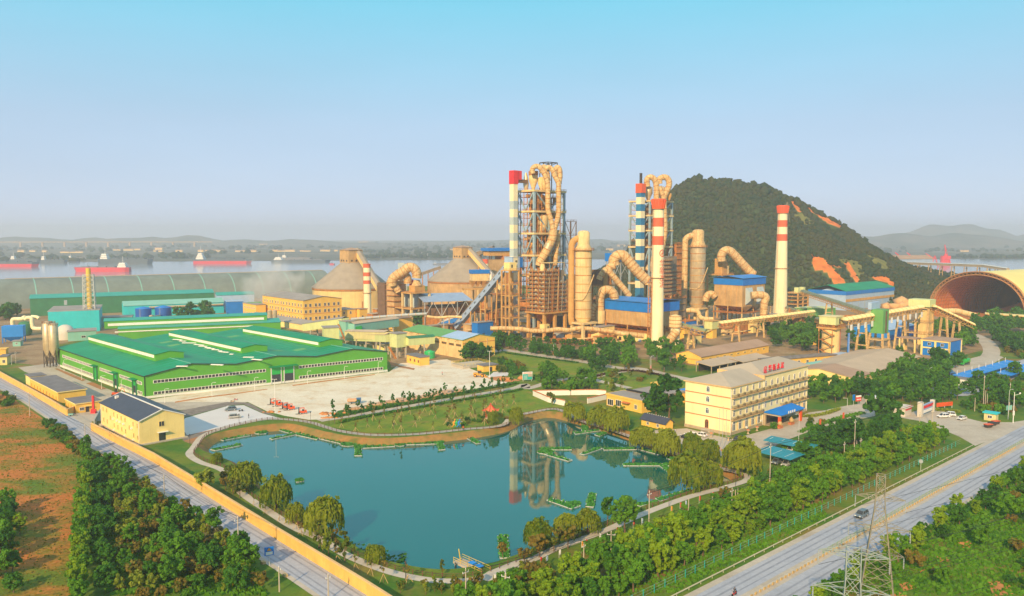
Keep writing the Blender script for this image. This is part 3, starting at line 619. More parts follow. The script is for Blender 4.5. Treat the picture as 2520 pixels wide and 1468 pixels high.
ordn=['first','second','third','fourth','fifth','sixth','seventh','eighth','ninth','tenth','eleventh','twelfth','thirteenth','fourteenth','fifteenth','sixteenth','seventeenth','eighteenth','nineteenth','twentieth','twenty-first','twenty-second','twenty-third','twenty-fourth','twenty-fifth','twenty-sixth','twenty-seventh','twenty-eighth','twenty-ninth','thirtieth']
sheets_=[(30,295,7),(85,310,4),(165,330,9),(260,350,7),(300,365,5),(350,380,3),(385,388,5),(432,402,4),(482,415,2),(525,427,6),(605,450,2),(785,482,5),(875,508,6),(450,563,6),(75,578,5)]
for k,(x,y,w)in enumerate(sheets_):
 z=12.0
 for _ in range(6):p=G('j',x,y,z);z=roof_z(p)+.35
 o=B().extr([(-.6,0),(.6,0),(.6,.12),(.2,.3),(-.2,.12),(-.6,.2)],(-w/2,0,0),(0,1,0),(0,0,1),(w,0,0)).obj('roofing_sheet','white',None,(p.x,p.y,z),R(-14 if k<11 else-12)+(k%3-1)*.2)
 tag(o,f'white roofing sheet lying on the green hall roof, {ordn[k]} of the row from the back' if k<11 else['white sheet on the green hall roof in front of the middle lantern','white sheet on the green hall roof nearest the big double doorway','white sheet near the front edge of the first green gable','white sheet at the front left edge of the green roof'][k-11],'roofing sheet','loose sheets on the green hall roof')
A2=G('a',1390,1262,0);A2=g(*D('a',1390,1265),9)
A2=Vector((A2.x,A2.y,0))
rw=thing('rear_green_hall','narrow green hall with white window strip behind the large warehouse','warehouse',A2,R(24))
B().box(0,98,0,24,0,11).obj('wall','green_wall',rw);B().gable(0,98,0,24,11.05,1.6,'x',.4,.2).obj('roof','teal_roof',rw)
lo=B().house(-8,90,6,18,11,15.6,16.6).obj('roof_lantern','green_wall',rw);B().gable(-8,90,6,18,15.7,1.1,'x',.4,.2).obj('lantern_roof','teal_roof',lo);B().box(-6,88,5.8,6.02,12.6,14.2).obj('skylight_strip','white',lo)
B().box(-2,80,-.3,-.1,9.0,9.7).obj('gutter','white',rw)
A=g(344.6,1097)
do=thing('dormitory','two-storey pale yellow house with dark slate gable roof by the road wall','house',A,R(44))
LX,LY=14.8,40.0
B().house(0,LX,0,LY,.4,8.2,10.9,'y').obj('wall','wall_cream',do);B().box(-.8,LX+.8,-.8,LY+.8,0,.45).obj('plinth','concrete',do)
B().gable(0,LX,0,LY,8.25,2.7,'y',.35,.25).obj('roof','slate',do)
rl=B();rl.bar((LX/2,-.3,11.2),(LX/2,LY+.3,11.2),.5,.2)
for y in(-.4,LY+.4):rl.bar((-.35,y,8.15),(LX/2,y,11.1),.25,.3);rl.bar((LX/2,y,11.1),(LX+.35,y,8.15),.25,.3)
rl.obj('verge','white',do)
B().box(LX/2-3.6,LX/2-2.4,LY-5,LY-4,9.6,10.9).obj('roof_hatch','white',do)
for pts in(((1103,900),(1140,915),(1217,957),(1256,977),(1296,997),(1337,1017),(1423,1060),(1467,1082)),((1180,992),(1383,1098)),((1110,1012),(1147,1032),(1222,1072),(1262,1093),(1303,1115),(1344,1137),(1430,1182),(1474,1206))):
 for x,y in pts:s_,z=OW('i',x,y,A,134);window(do,'l',min(s_,LY-1),z,1.1,1.7,'wall_cream','glass_dark')
for x,y in((1215,1003),(1256,1022),(1285,1037),(1325,1058),(1411,1105),(1222,1120),(1340,1185),(1430,1228)):
 s_,z=OW('i',x,y,A,134);fbox(do,'air_conditioner','white','l',s_-.45,s_+.45,z-.3,z+.3,0,.5)
s_,z=OW('i',1725,1057,A,44);window(do,'f',s_,z,1.9,1.9,'wall_cream','glass_dark');s_,z=OW('i',1733,1200,A,44)
fbox(do,'door','glass_dark','f',s_-1.1,s_+1.1,.45,3.1,-.02,.06);fbox(do,'door_canopy','white','f',s_-1.6,s_+1.8,3.35,3.5,0,1.2)
[B().bar((-.15,y,.5),(-.15,y,8.1),.14).obj('downpipe','white',do)for y in(.3,LY-1)]
A=G('i',625,843)
sa=thing('long_shed','long flat-roofed yellow shed with a row of nine small windows','shed',A,R(44));Lr,z1=OW('i',915,690,A,44);Ll,z2=OW('i',318,575,A,134)
H_=OW('i',620,727,A,44)[1]
B().box(0,Lr,0,Ll,.0,H_).obj('wall','wall_yellow',sa);B().box(-.5,Lr+.5,-.5,Ll+.5,H_,H_+.35).obj('roof_slab','wall_cream',sa);B().box(-.3,Lr+.3,-.3,Ll+.3,H_+.35,H_+.4).obj('roof','flat_roof',sa)
for x,y in((340,640),(370,658),(400,675),(433,693),(466,712),(498,730),(532,747),(567,766),(602,786)):s_,z=OW('i',x,y,A,134);window(sa,'l',s_,z,1.2,1.9,'wall_yellow','glass_dark')
Ab=A+Vector((math.cos(R(134)),math.sin(R(134)),0))*(Ll+.3)
s2=thing('shed_annex','small flat-roofed cream annex at the far end of the long shed','shed',Ab,R(44));B().box(.4,Lr-4,0,9,0,H_+.6).obj('wall','wall_cream',s2);B().box(-.1,Lr-3.5,-.1,9.5,H_+.6,H_+.9).obj('roof','flat_roof',s2)
A=G('i',812,948)
sb=thing('gate_house','small flat-roofed yellow gatehouse beside the red hoist','gatehouse',A,R(44));Lr,z1=OW('i',1090,815,A,44);Ll,_=OW('i',652,770,A,134);H_=OW('i',805,852,A,44)[1]
Ll=min(Ll,14);B().box(0,Lr,0,Ll,0,H_).obj('wall','wall_yellow',sb);B().box(-.4,Lr+.4,-.4,Ll+.4,H_,H_+.3).obj('roof_slab','wall_cream',sb);B().box(-.2,Lr+.2,-.2,Ll+.2,H_+.3,H_+.35).obj('roof','flat_roof',sb)
for x,y in((667,822),(707,845),(733,858),(762,875),(794,893)):s_,z=OW('i',x,y,A,134);window(sb,'l',min(s_,Ll-.6),z,.9,1.7,'wall_yellow','glass_dark')
s_,z=OW('i',874,898,A,44);window(sb,'f',s_,z,1.7,1.3,'white','glass_dark');s_,z=OW('i',933,908,A,44);fbox(sb,'door','door_dark','f',s_-.6,s_+.6,0.02,2.2,-.02,.08);fbox(sb,'door_canopy','wall_cream','f',s_-1.2,s_+1.6,2.4,2.55,0,1)
A=g(1795.6,1073);LX,LY=56.7,18.5;fd=43.4
of=thing('office_building','four-storey cream office block with arched windows, iron balconies and red roof sign','office',A,R(fd))
HT=OW('m',880,665,A,fd)[1]
zr=[OW('m',900,712,A,fd)[1],OW('m',895,828,A,fd)[1],OW('m',890,948,A,fd)[1],OW('m',884,1085,A,fd)[1]]
cols=[OW('m',x,y,A,fd)[0]for x,y in((900,712),(968,697),(1037,680),(1103,665),(1169,650),(1236,627),(1300,612),(1361,598),(1422,588),(1482,574),(1540,560),(1599,547),(1654,533))]
B().box(0,LX,0,LY,0,HT).obj('wall','office_wall',of);B().box(-.15,LX+.15,-.15,LY+.15,0,1.1).obj('plinth','plinth',of)
xs=cols[5]-1.9
B().box(xs,LX,-.01,LY+.01,HT,HT+1.2).obj('parapet','office_wall',of)
cn=B();cn.box(-.55,xs,-.55,LY+.55,HT-.25,HT+.15);cn.box(xs,LX+.6,-.65,LY+.6,HT+1.2,HT+1.55);cn.box(xs-.3,xs+.3,-.65,LY+.6,HT-.2,HT+1.5);cn.obj('cornice','trim',of)
def hiproof(b,x0,x1,y0,y1,z,h,hipl,hipr):
 ym=(y0+y1)/2;vs=[(x0,y0,z),(x1,y0,z),(x1,y1,z),(x0,y1,z),(x0+hipl,ym,z+h),(x1-hipr,ym,z+h)]
 return b.add(vs,[(0,1,5,4),(2,3,4,5),(3,0,4),(1,2,5),(3,2,1,0)])
hiproof(B(),-.6,xs-.3,-.6,LY+.6,HT+.16,3.0,9,.1).obj('roof','office_roof',of);hiproof(B(),xs+.05,LX+.5,-.5,LY+.5,HT+1.56,3.0,7,7).obj('roof','office_roof',of)
for zl in(OW('m',380,715,A,133.4)[1],OW('m',378,820,A,133.4)[1],OW('m',376,940,A,133.4)[1]):
 pass
lev=[(zr[0]+zr[1])/2-.1,(zr[1]+zr[2])/2-.1,(zr[2]+zr[3])/2+.15]
for z in lev:fbox(of,'string_course','trim_red','l',-.1,LY,z-.15,z+.15,0,.12)
for c in cols:
 for k in range(3):window(of,'f',c,zr[k],1.5,2.2,'white','glass_blue',True)
for i_,c in enumerate(cols):
 if not 5<=i_<=8:window(of,'f',c,zr[3],2.0,3.3,'white','glass_blue',True);fbox(of,'pilaster','trim','f',c-1.75,c-1.45,1.1,zr[3]+1.0,0,.2)
for x,y in((622,685),(618,792),(613,914)):s_,z=OW('m',x,y,A,133.4);window(of,'l',s_,z,1.5,2.2,'white','glass_blue',True)
s_,z=OW('m',606,1055,A,133.4);window(of,'l',s_,z,1.5,3.2,'trim_red','door_dark',True)
st=B()
for k in range(6):st.box(-2.6,-.16,s_-3.5+k*.35,s_+.8,0,.22*(k+1))if k<5 else None
st.obj('steps','concrete',of)
bal=[]
for k in range(3):
 z=lev[k]-.1
 for i_,c in enumerate(cols):
  if k==2 and 5<=i_<=7:continue
  w=1.85;b=B();b.box(c-w,c+w,-1.15,0.0,z-.12,z+.06);s1=b.obj('balcony','trim',of);b=B()
  for zz in(z+.35,z+.7,z+1.0):b.bar((c-w,-1.1,zz),(c+w,-1.1,zz),.07);b.bar((c-w,-1.1,zz),(c-w,0,zz),.07);b.bar((c+w,-1.1,zz),(c+w,0,zz),.07)
  for q in range(9):b.bar((c-w+q*w/4,-1.1,z),(c-w+q*w/4,-1.1,z+1),.06)
  b.obj('railing','iron',s1)
[B().bar((x,-.15,.3),(x,-.15,HT-.3),.16).obj('downpipe','white',of)for x in(.25,xs,LX-.3)]
for c,z in((cols[2],1.2),(cols[4]+1.4,2.0),(cols[10],1.6),(cols[11]+1,5.0)):fbox(of,'air_conditioner','white','f',c-.45,c+.45,z-.35,z+.35,0,.45)
pc0,pc1=cols[5]-1.8,cols[8]+2.4;po=B().box(pc0,pc1,-7.2,-.1,4.2,4.9).obj('portico','concrete',of)
hiproof(B(),pc0-.5,pc1+.5,-7.8,-.05,4.92,1.9,3.4,3.4).obj('portico_roof','blue',po)
for s_ in(pc0+.7,pc1-.7):
 B().box(s_-.45,s_+.45,-6.9,-6.0,0,4.2).obj('column','orange',po);B().box(s_-.4,s_+.4,-1.0,-.1,0,4.2).obj('column','plinth',po)
B().box(pc0+2,pc1-2,-.25,-.12,.2,3.6).obj('entrance_door','glass_dark',po);B().box(pc0+.5,pc1-.5,-7.0,-.1,0.05,.2).obj('entrance_step','plinth',po)
for k in range(4):B().box(pc0+4.2+k*1.5,pc0+4.9+k*1.5,-7.95,-7.82,4.95,5.85).obj('sign_character','white',po)
def text_mesh(s,size=1.0,ext=.08):
 cu=bpy.data.curves.new('lettering','FONT');cu.body=s;cu.size=size;cu.extrude=ext;cu.align_x='CENTER';cu.align_y='CENTER'
 o=bpy.data.objects.new('lettering',cu);COL.objects.link(o);dg=bpy.context.evaluated_depsgraph_get();me=bpy.data.meshes.new_from_object(o.evaluated_get(dg));bpy.data.objects.remove(o);return me
def letter_obj(name,s,size,m,parent,mw,ext=.08,fat=0):
 me=text_mesh(s,size,ext);me.transform(mw);me.materials.clear();me.materials.append(M[m]);o=bpy.data.objects.new(name,me);COL.objects.link(o)
 if parent is not None:adopt(o,parent)
 return o
UP=Matrix.Rotation(R(90),4,'X')
def emblem(size):
 b=B();n=22
 for i in range(n):
  a0=R(40)+R(280)*i/n;a1=R(40)+R(280)*(i+1)/n
  for(ra,rb)in((.5,.38),):b.add([(ra*size*math.cos(a),y,ra*size*math.sin(a))if q==0 else(rb*size*math.cos(a),y,rb*size*math.sin(a))for y in(-.08,.08)for a in(a0,a1)for q in(0,1)],[(0,2,3,1),(4,5,7,6),(0,4,6,2),(1,3,7,5)])
 b.box(-.2*size,.28*size,-.08,.08,-.05*size,.06*size);b.box(-.2*size,-.1*size,-.08,.08,-.25*size,.06*size);b.box(-.05*size,.3*size,-.08,.08,.16*size,.25*size);b.box(.02*size,.12*size,-.08,.08,-.3*size,.2*size)
 return b
sg=thing('roof_sign','red raised characters and round emblem standing on the office roof','sign',(A+Vector((math.cos(R(fd)),math.sin(R(fd)),0))*xs),R(fd));sg.location.z=HT+1.6
for ch,x,y in zip('华新水泥',(1297,1342,1386,1428),(483,476,467,455)):
 s_,z=OW('m',x,y,A,fd);letter_obj('character',ch,2.5,'signal_red',sg,Matrix.Translation((s_-xs,.6,1.7))@UP,.14)
s_,z=OW('m',1250,494,A,fd);e_=emblem(2.6).obj('emblem','signal_red',sg);e_.location=(s_-xs,.6,1.6)
fr=B()
for zz in(.15,.5):fr.bar((s_-xs-1,.75,zz),(s_-xs+11.5,.75,zz),.08)
for q in range(8):fr.bar((s_-xs-.8+q*1.7,.75,0),(s_-xs-.8+q*1.7,.75,.9),.08)
fr.obj('sign_frame','iron',sg)
A=G('b',1805,1165);fd=42
lb=thing('laboratory_block','three-storey yellow block with paired windows and grey gable roof','building',A,R(fd))
LX=OW('c',490,1010,A,fd)[0];LY=OW('b',1325,1000,A,132)[0];HE=OW('b',1800,892,A,fd)[1]
B().house(0,LX,0,LY,0,HE,HE+2.6,'y').obj('wall','wall_yellow',lb);B().gable(0,LX,0,LY,HE+.05,2.6,'y',.6,.3).obj('roof','grey_roof',lb)
rows=[OW('b',1828,y,A,fd)[1]for y in(950,1023,1107)]
for z in rows:
 fbox(lb,'string_course','trim_red','l',0,LY,z-2.1,z-1.8,0,.1);fbox(lb,'string_course','trim_red','f',0,LX,z-2.1,z-1.8,0,.1)
 for x in(67,120,186,229,293,336,400,451):window(lb,'f',OW('c',x,940,A,fd)[0],z,2.0,2.6)
 for x in(1352,1377,1413,1441,1478,1505,1542,1571,1608,1637,1674,1705,1743,1775):window(lb,'l',OW('b',x,930,A,132)[0],z,1.9,2.6)
ax=thing('laboratory_annex','low yellow two-storey annex beside the laboratory block','building',A+U*(LX+.4),R(fd));h2=HE*.45;B().box(0,15,3,22,0,h2).obj('wall','wall_yellow',ax);B().box(-.2,15.4,2.6,22.4,h2,h2+.5).obj('roof','grey_roof',ax)
for x in(4,10):window(ax,'f',x,h2*.7,1.8,2.4,off=3)
ax2=thing('laboratory_wing','low yellow wing with small windows left of the laboratory block','building',A+W*(LY*.86)-U*9,R(fd));B().box(0,8.5,0,26,0,HE*.62).obj('wall','wall_yellow',ax2);B().box(-.4,8.8,-.4,26.4,HE*.62,HE*.62+.5).obj('roof','grey_roof',ax2)
for q in range(7):window(ax2,'l',2.5+q*3.4,HE*.46,1.4,2.0);window(ax2,'l',2.5+q*3.4,HE*.2,1.4,2.0)
SD=math.degrees(TH)
def brow(b,c0,c1,n,fn):
 for k in range(n):fn(b,c0+(c1-c0)*k/max(n-1,1))
def rail(b,pts,z,h=1.1,post=2.6,t=.09):
 for a,c in zip(pts,pts[1:]):
  a=Vector((a[0],a[1],z));c=Vector((c[0],c[1],z));L=(c-a).length;n=max(1,int(L/post))
  for q in(h,h*.55):b.bar(a+Vector((0,0,q)),c+Vector((0,0,q)),t)
  for k in range(n+1):p=a.lerp(c,k/n);b.bar(p,p+Vector((0,0,h)),t)
def duct(th,name,m,pts,r,n=14,k=5,bands=0,caps=True):
 P=spline(pts,k);o=B().tube(P,r,n,caps).obj(name,m,th,world=True)
 if bands:
  b=B();Q=resample(P,bands)
  for a,c in zip(Q,Q[1:]):
   d=(c-a).normalized()*.18;rr=r if not hasattr(r,'__len__')else max(r);b.cyl(c-d,c+d,rr*1.07,None,n)
  q=b.obj('flange_rings','rust' if m=='duct' else 'dust',o,world=False);inv=(Matrix.Translation(th.location)@Matrix.Rotation(th.rotation_euler.z,4,'Z')).inverted();q.data.transform(inv);kind(q,'stuff')
 return o
def V1(pts,k,Y):return[V(k,x,y,Y)for x,y in pts]
def frame(th,w,d,zs,nu,nv,col='steel',cw=.9,floor='steel',braces=None,bcol=None,slab=.5,ov=.6,z0=0,railm='rust'):
 """open frame: columns, floors with railings and braces, near corner at the thing's origin"""
 zt=zs[-1]
 for i in range(nu):
  for j in range(nv):
   if 0<i<nu-1 and 0<j<nv-1:continue
   B().cbox((w*i/(nu-1),d*j/(nv-1)),cw,cw,z0,zt).obj('column',col,th)
 for z in zs:
  f_=B().box(-ov,w+ov,-ov,d+ov,z-slab,z+.02).obj('floor',floor,th);b=B();rail(b,[(-ov,d+ov),(-ov,-ov),(w+ov,-ov),(w+ov,d+ov)],z);kind(b.obj('railing',railm,f_),'stuff')
 if braces:
  zz=[z0]+list(zs)
  for za,zb in zip(zz,zz[1:]):
   if za<braces:continue
   B().bar((0,0,zb),(w/2,0,za),.85).obj('brace',bcol or col,th);B().bar((w,0,zb),(w/2,0,za),.85).obj('brace',bcol or col,th)
   B().bar((0,0,zb),(0,d/2,za),.85).obj('brace',bcol or col,th);B().bar((0,d,zb),(0,d/2,za),.85).obj('brace',bcol or col,th)
def cyclone(th,m,c,r,z0,z1,n=18):
 h=z1-z0
 return B().lathe([(.05,z1),(r*.55,z1),(r,z1-h*.08),(r,z0+h*.5),(r*.35,z0+h*.08),(r*.3,z0),(.05,z0)],n,(c[0],c[1],0)).obj('cyclone',m,th)
def local(th,p):
 d=Vector(p)-th.location;a=-th.rotation_euler.z
 return Vector((d.x*math.cos(a)-d.y*math.sin(a),d.x*math.sin(a)+d.y*math.cos(a),d.z))
A=g(1314,829)
ph=thing('preheater_tower','tallest open steel tower with looping tan ducts and black frame on top','preheater tower',A,TH)
w=OW('d',745,450,A,SD)[0];d=OW('d',400,450,A,SD+90)[0]
zs=[OW('d',525,y,A,SD)[1]for y in(770,608,445,292)]
zs=[14,28,42]+zs
frame(ph,w,d,zs,3,2,'steel_blue',1.5,'dust_pale',42,'steel_blue',1.3,1.2)
for k,(fx,fy,r,z0,z1,m)in enumerate(((.3,.35,4.6,86,98,'dust'),(.72,.6,4.6,74,97,'dust_pale'),(.36,.3,5.6,66,84,'dust_pale'),(.75,.5,5.2,60,76,'dust'),(.3,.5,5.6,46,66,'dust'),(.7,.4,5.4,44,58,'dust_pale'),(.4,.5,5,28,45,'dust'),(.2,.25,2.2,58,99,'rust'),(.52,.72,2.0,44,99,'conc_dark'))):
 cyclone(ph,m,(w*fx,d*fy),r,z0,z1)
T0=zs[-1]
for x,r in((520,3.1),(580,2.6),(600,2.6)):
 p=local(ph,V('d',x,285,A.y+9));cyclone(ph,'dust_pale',(p.x,p.y),r,T0,T0+(13 if x==520 else 9))
p=local(ph,V('d',520,200,A.y+9));B().lathe([(3.3,T0+10.2),(3.3,T0+13)],16,(p.x,p.y,0)).obj('rust_collar','rust',ph)
p=local(ph,V('d',466,230,A.y+10));B().lathe([(1.2,T0),(2.0,T0+4),(1.4,T0+9),(.6,T0+12)],10,(p.x,p.y,0)).obj('wrapped_vessel','silo_metal',ph)
yd=A.y+2
duct(ph,'duct','duct',V1(((518,175),(512,145),(530,124),(558,124),(585,150),(608,195),(624,240),(627,300),(627,430),(640,485),(655,535),(664,592)),'d',yd),1.75,bands=3.5)
duct(ph,'duct','duct',V1(((585,170),(582,140),(598,126),(612,140),(622,180),(628,230)),'d',yd+3),1.8,bands=3.5)
duct(ph,'duct','duct',V1(((610,140),(635,130),(660,150),(682,200),(704,245),(706,300),(706,430),(702,485),(688,540),(672,592)),'d',yd+1),1.75,bands=3.5)
duct(ph,'duct','duct',V1(((680,190),(682,145),(698,130),(712,145),(716,190),(708,250)),'d',yd+4),1.8,bands=3.5)
duct(ph,'main_duct','duct',V1(((668,590),(664,630),(648,680),(620,735),(590,785),(566,825),(556,850)),'d',yd),2.9,bands=3.5)
duct(ph,'duct_sleeve','silo_metal',V1(((640,690),(622,728)),'d',yd),3.1,caps=False)
duct(ph,'duct','duct',V1(((705,590),(700,660),(690,740),(680,850)),'d',yd+6),1.6,bands=4)
tp=B();q0=local(ph,V('d',605,140,A.y+20));q1=local(ph,V('d',712,140,A.y+20));zt=V('d',650,92,A.y+20).z;zb=V('d',650,128,A.y+20).z
B().box(q0.x,q1.x+2,q0.y-3,q0.y+5,zb-.3,zb).obj('top_platform','iron',ph)
for x in(q0.x,(q0.x+q1.x)/2,q1.x+2):
 for y in(q0.y-3,q0.y+5):B().bar((x,y,T0),(x,y,zt),.5).obj('top_post','iron',ph)
for y in(q0.y-3,q0.y+5):
 B().bar((q0.x,y,zt),(q1.x+2,y,zt),.5).obj('top_beam','iron',ph);B().bar((q0.x,y,zb),(q1.x+2,y,zt),.35).obj('top_brace','iron',ph)
for x in(q0.x,q1.x+2):B().bar((x,q0.y-3,zt),(x,q0.y+5,zt),.5).obj('top_beam','iron',ph)
zz_=[14]+zs[3:]
for za_,zb_ in zip(zs,zs[1:]):
 for f_ in(.34,.67):
  z=za_+(zb_-za_)*f_;q=B().box(.8,w-.8,.8,d-.8,z-.25,z).obj('mezzanine','rust',ph);b=B();rail(b,[(.8,d-.8),(.8,.8),(w-.8,.8),(w-.8,d-.8)],z,1.2,2.4,.12);kind(b.obj('railing','duct',q),'stuff')
 for q in range(7):
  x=1.5+rnd.random()*(w-6);y=.9+rnd.random()*(d-5);z=za_+rnd.random()*(zb_-za_-4);s1,s2,s3=1.5+2.5*rnd.random(),1.5+2*rnd.random(),1.5+3*rnd.random();B().box(x,x+s1,y,y+s2,z,z+s3).obj('equipment_box',rnd.choice(['dust','rust','dust_pale','conc_dark','steel','duct']),ph)
for q in range(1,8):
 if q!=4:B().cbox((w*q/8,.1),.38,.38,28,T0-1).obj('post','rust',ph)
 if q<5:B().cbox((.1,d*q/5),.38,.38,28,T0-1).obj('post','rust',ph)
for k in range(70):
 x=2+rnd.random()*(w-4);y=1+rnd.random()*(d-3);z=15+rnd.random()*(T0-24)
 if k%3==0:B().bar((x,y,z),(x+3*(rnd.random()-.5),y,z+9),.8+rnd.random()).obj('chute',rnd.choice(['rust','dust','steel','conc_dark']),ph)
 elif k%3==1:B().box(x-2.2,x+2.2,y-1.6,y+1.6,z,z+.3).obj('landing','rust',ph)
 else:B().cyl((x,y,z),(x,y,z+7),.6+.6*rnd.random(),None,10).obj('pipe',rnd.choice(['rust','dust_pale','silo_metal']),ph)
B().box(w*.55,w+1.5,d*.45,d+1,0,62).obj('rear_cladding','conc_dark',ph)
A=G('d',600,1395)
bo=thing('boiler_block','rust-coloured boiler block wrapped in a dozen railed walkways on concrete legs','boiler',A,TH)
w=OW('d',768,1100,A,SD)[0];d=min(OW('d',452,1100,A,SD+90)[0],17);za=OW('d',600,1195,A,SD)[1];zb=OW('d',600,868,A,SD)[1]
B().box(1.6,w-1.6,1.6,d-1.6,za,zb-2).obj('casing','conc_dark',bo)
nl=11
for k in range(nl):
 z=za+(zb-za)*k/nl;ww=w if k<8 else w*.62
 f_=B().box(-.2,ww+.2,-.2,d+.2,z-.25,z).obj('walkway','rust',bo);b=B();rail(b,[(-.2,d+.2),(-.2,-.2),(ww+.2,-.2),(ww+.2,d)],z,1.2,2.0,.12);kind(b.obj('railing','duct',f_),'stuff')
 for s_ in range(5):B().box(2.0+s_*ww/6,3.4+s_*ww/6,1.0,1.62,z+.6,z+2.0).obj('inspection_hatch',['dust','silo_metal','rust','steel'][(k+s_)%4],bo)
 for s_ in range(4):B().box(1.0,1.62,1.6+s_*d/5,2.8+s_*d/5,z+.6,z+2.0).obj('inspection_hatch',['steel','dust_pale','rust'][(k+s_)%3],bo)
for x in(0,w*.33,w*.62,w):B().cbox((x,0),.45,.45,za,zb if x<w*.7 else zb-(zb-za)*.28).obj('column','rust',bo)
for y in(d*.33,d*.66,d):B().cbox((0,y),.45,.45,za,zb).obj('column','rust',bo)
B().box(-1.0,w+1,-1,d+1,za-1.2,za-.3).obj('base_slab','dust',bo)
for x in(1,w*.5,w-1):
 for y in(1,d-1):B().cbox((x,y),1.8,1.8,0,za-1.2).obj('leg','dust',bo)
z5=za*.34;B().box(-.6,w+.6,-.6,d+.6,z5-.5,z5).obj('floor','dust',bo)
hb=B();hb.add([(w*.2,d*.15,za-1.2),(w*.8,d*.15,za-1.2),(w*.8,d*.85,za-1.2),(w*.2,d*.85,za-1.2),(w*.45,d*.45,z5+2),(w*.55,d*.45,z5+2),(w*.55,d*.55,z5+2),(w*.45,d*.55,z5+2)],[(0,1,5,4),(1,2,6,5),(2,3,7,6),(3,0,4,7),(4,5,6,7)]);hb.obj('hopper','rust',bo)
B().box(-1.4,3.4,-1.5,3,z5,z5+4.2).obj('control_cabin','wall_cream',bo);B().box(1.5,2.6,-1.62,-1.48,z5+1.6,z5+3).obj('cabin_window','glass_dark',bo)
B().box(w*.2,w*.85,-.5,d*.5,zb+3,zb+3.3).obj('top_canopy','dust_pale',bo)
for x,y in((w*.2,-.3),(w*.85,-.3),(w*.2,d*.5),(w*.85,d*.5)):B().bar((x,y,zb-.3),(x,y,zb+3),.25).obj('canopy_post','rust',bo)
b=B();b.cyl((w*.15,d*.3,zb-2),(w*.15,d*.3,zb+2.6),2.4,1.3);b.obj('inlet_cone','dust_pale',bo)
for q in range(4):B().bar((w*(.15+.2*q),-.05,za),(w*(.15+.2*q)+1.5,-.05,zb-6),.35).obj('pipe',['silo_metal','rust','dust_pale','steel'][q],bo)
def banded_tower(name,label,A,s,ys,k,mats,headm,head):
 th=thing(name,label,'tower',A,TH)
 zz=[OW(k,D_x,y,A,SD)[1]for D_x,y in ys]
 for(za,zb),m in zip(zip(zz[1:],zz),mats):B().box(0,s,0,s,za,zb).obj('painted_band',m,th)
 return th,zz
A=g(*D('d',375,1375));s_=3.9
ys=[(375,y)for y in(250,310,375,435,495,551,610,668,726,782,840,900,960,1020,1080,1140,1200,1260,1320)]
lt,zz=banded_tower('lift_tower','tall square shaft banded cream and grey with a red box on top',A,s_,ys,'d',['chim_cream','chim_cream']+['chim_grey','chim_cream']*8,None,None)
B().box(0,s_,0,s_,0,zz[-1]).obj('painted_band','chim_grey',lt)
B().box(-.3,s_+.3,-.3,s_+.3,zz[0],zz[0]+9).obj('head_box','signal_red',lt);B().box(s_+.3,s_+4.0,.2,s_-.2,zz[0]+3,zz[0]+9).obj('head_arm','signal_red',lt);B().box(s_,s_+10,.8,2.6,zz[0]+1,zz[0]+3.4).obj('bridge','rust_dark',lt)
A=g(*D('d',345,1400))
sf=thing('concrete_stairwell','dusty concrete stair frame around the foot of the banded shaft','frame',A,TH);z=V('d',370,885,A.y).z
frame(sf,8.5,7.5,[z*q for q in(.16,.32,.48,.64,.8,1)],2,2,'dust',.9,'dust',None,None,.6,.4)
B().box(1,7.5,1,6.5,z,z+5).obj('head_room','wall_cream',sf);B().box(2.6,3.8,.88,1.02,z+1.6,z+3.6).obj('window','glass_dark',sf)
A=g(*D('d',168,1350));sf2=thing('pipe_gantry','narrow dusty concrete frame left of the stair frame','frame',A,TH);z=V('d',168,1062,A.y).z;frame(sf2,6,5,[z*q for q in(.3,.62,1)],2,2,'dust',.8,'dust',None,None,.5,.3)
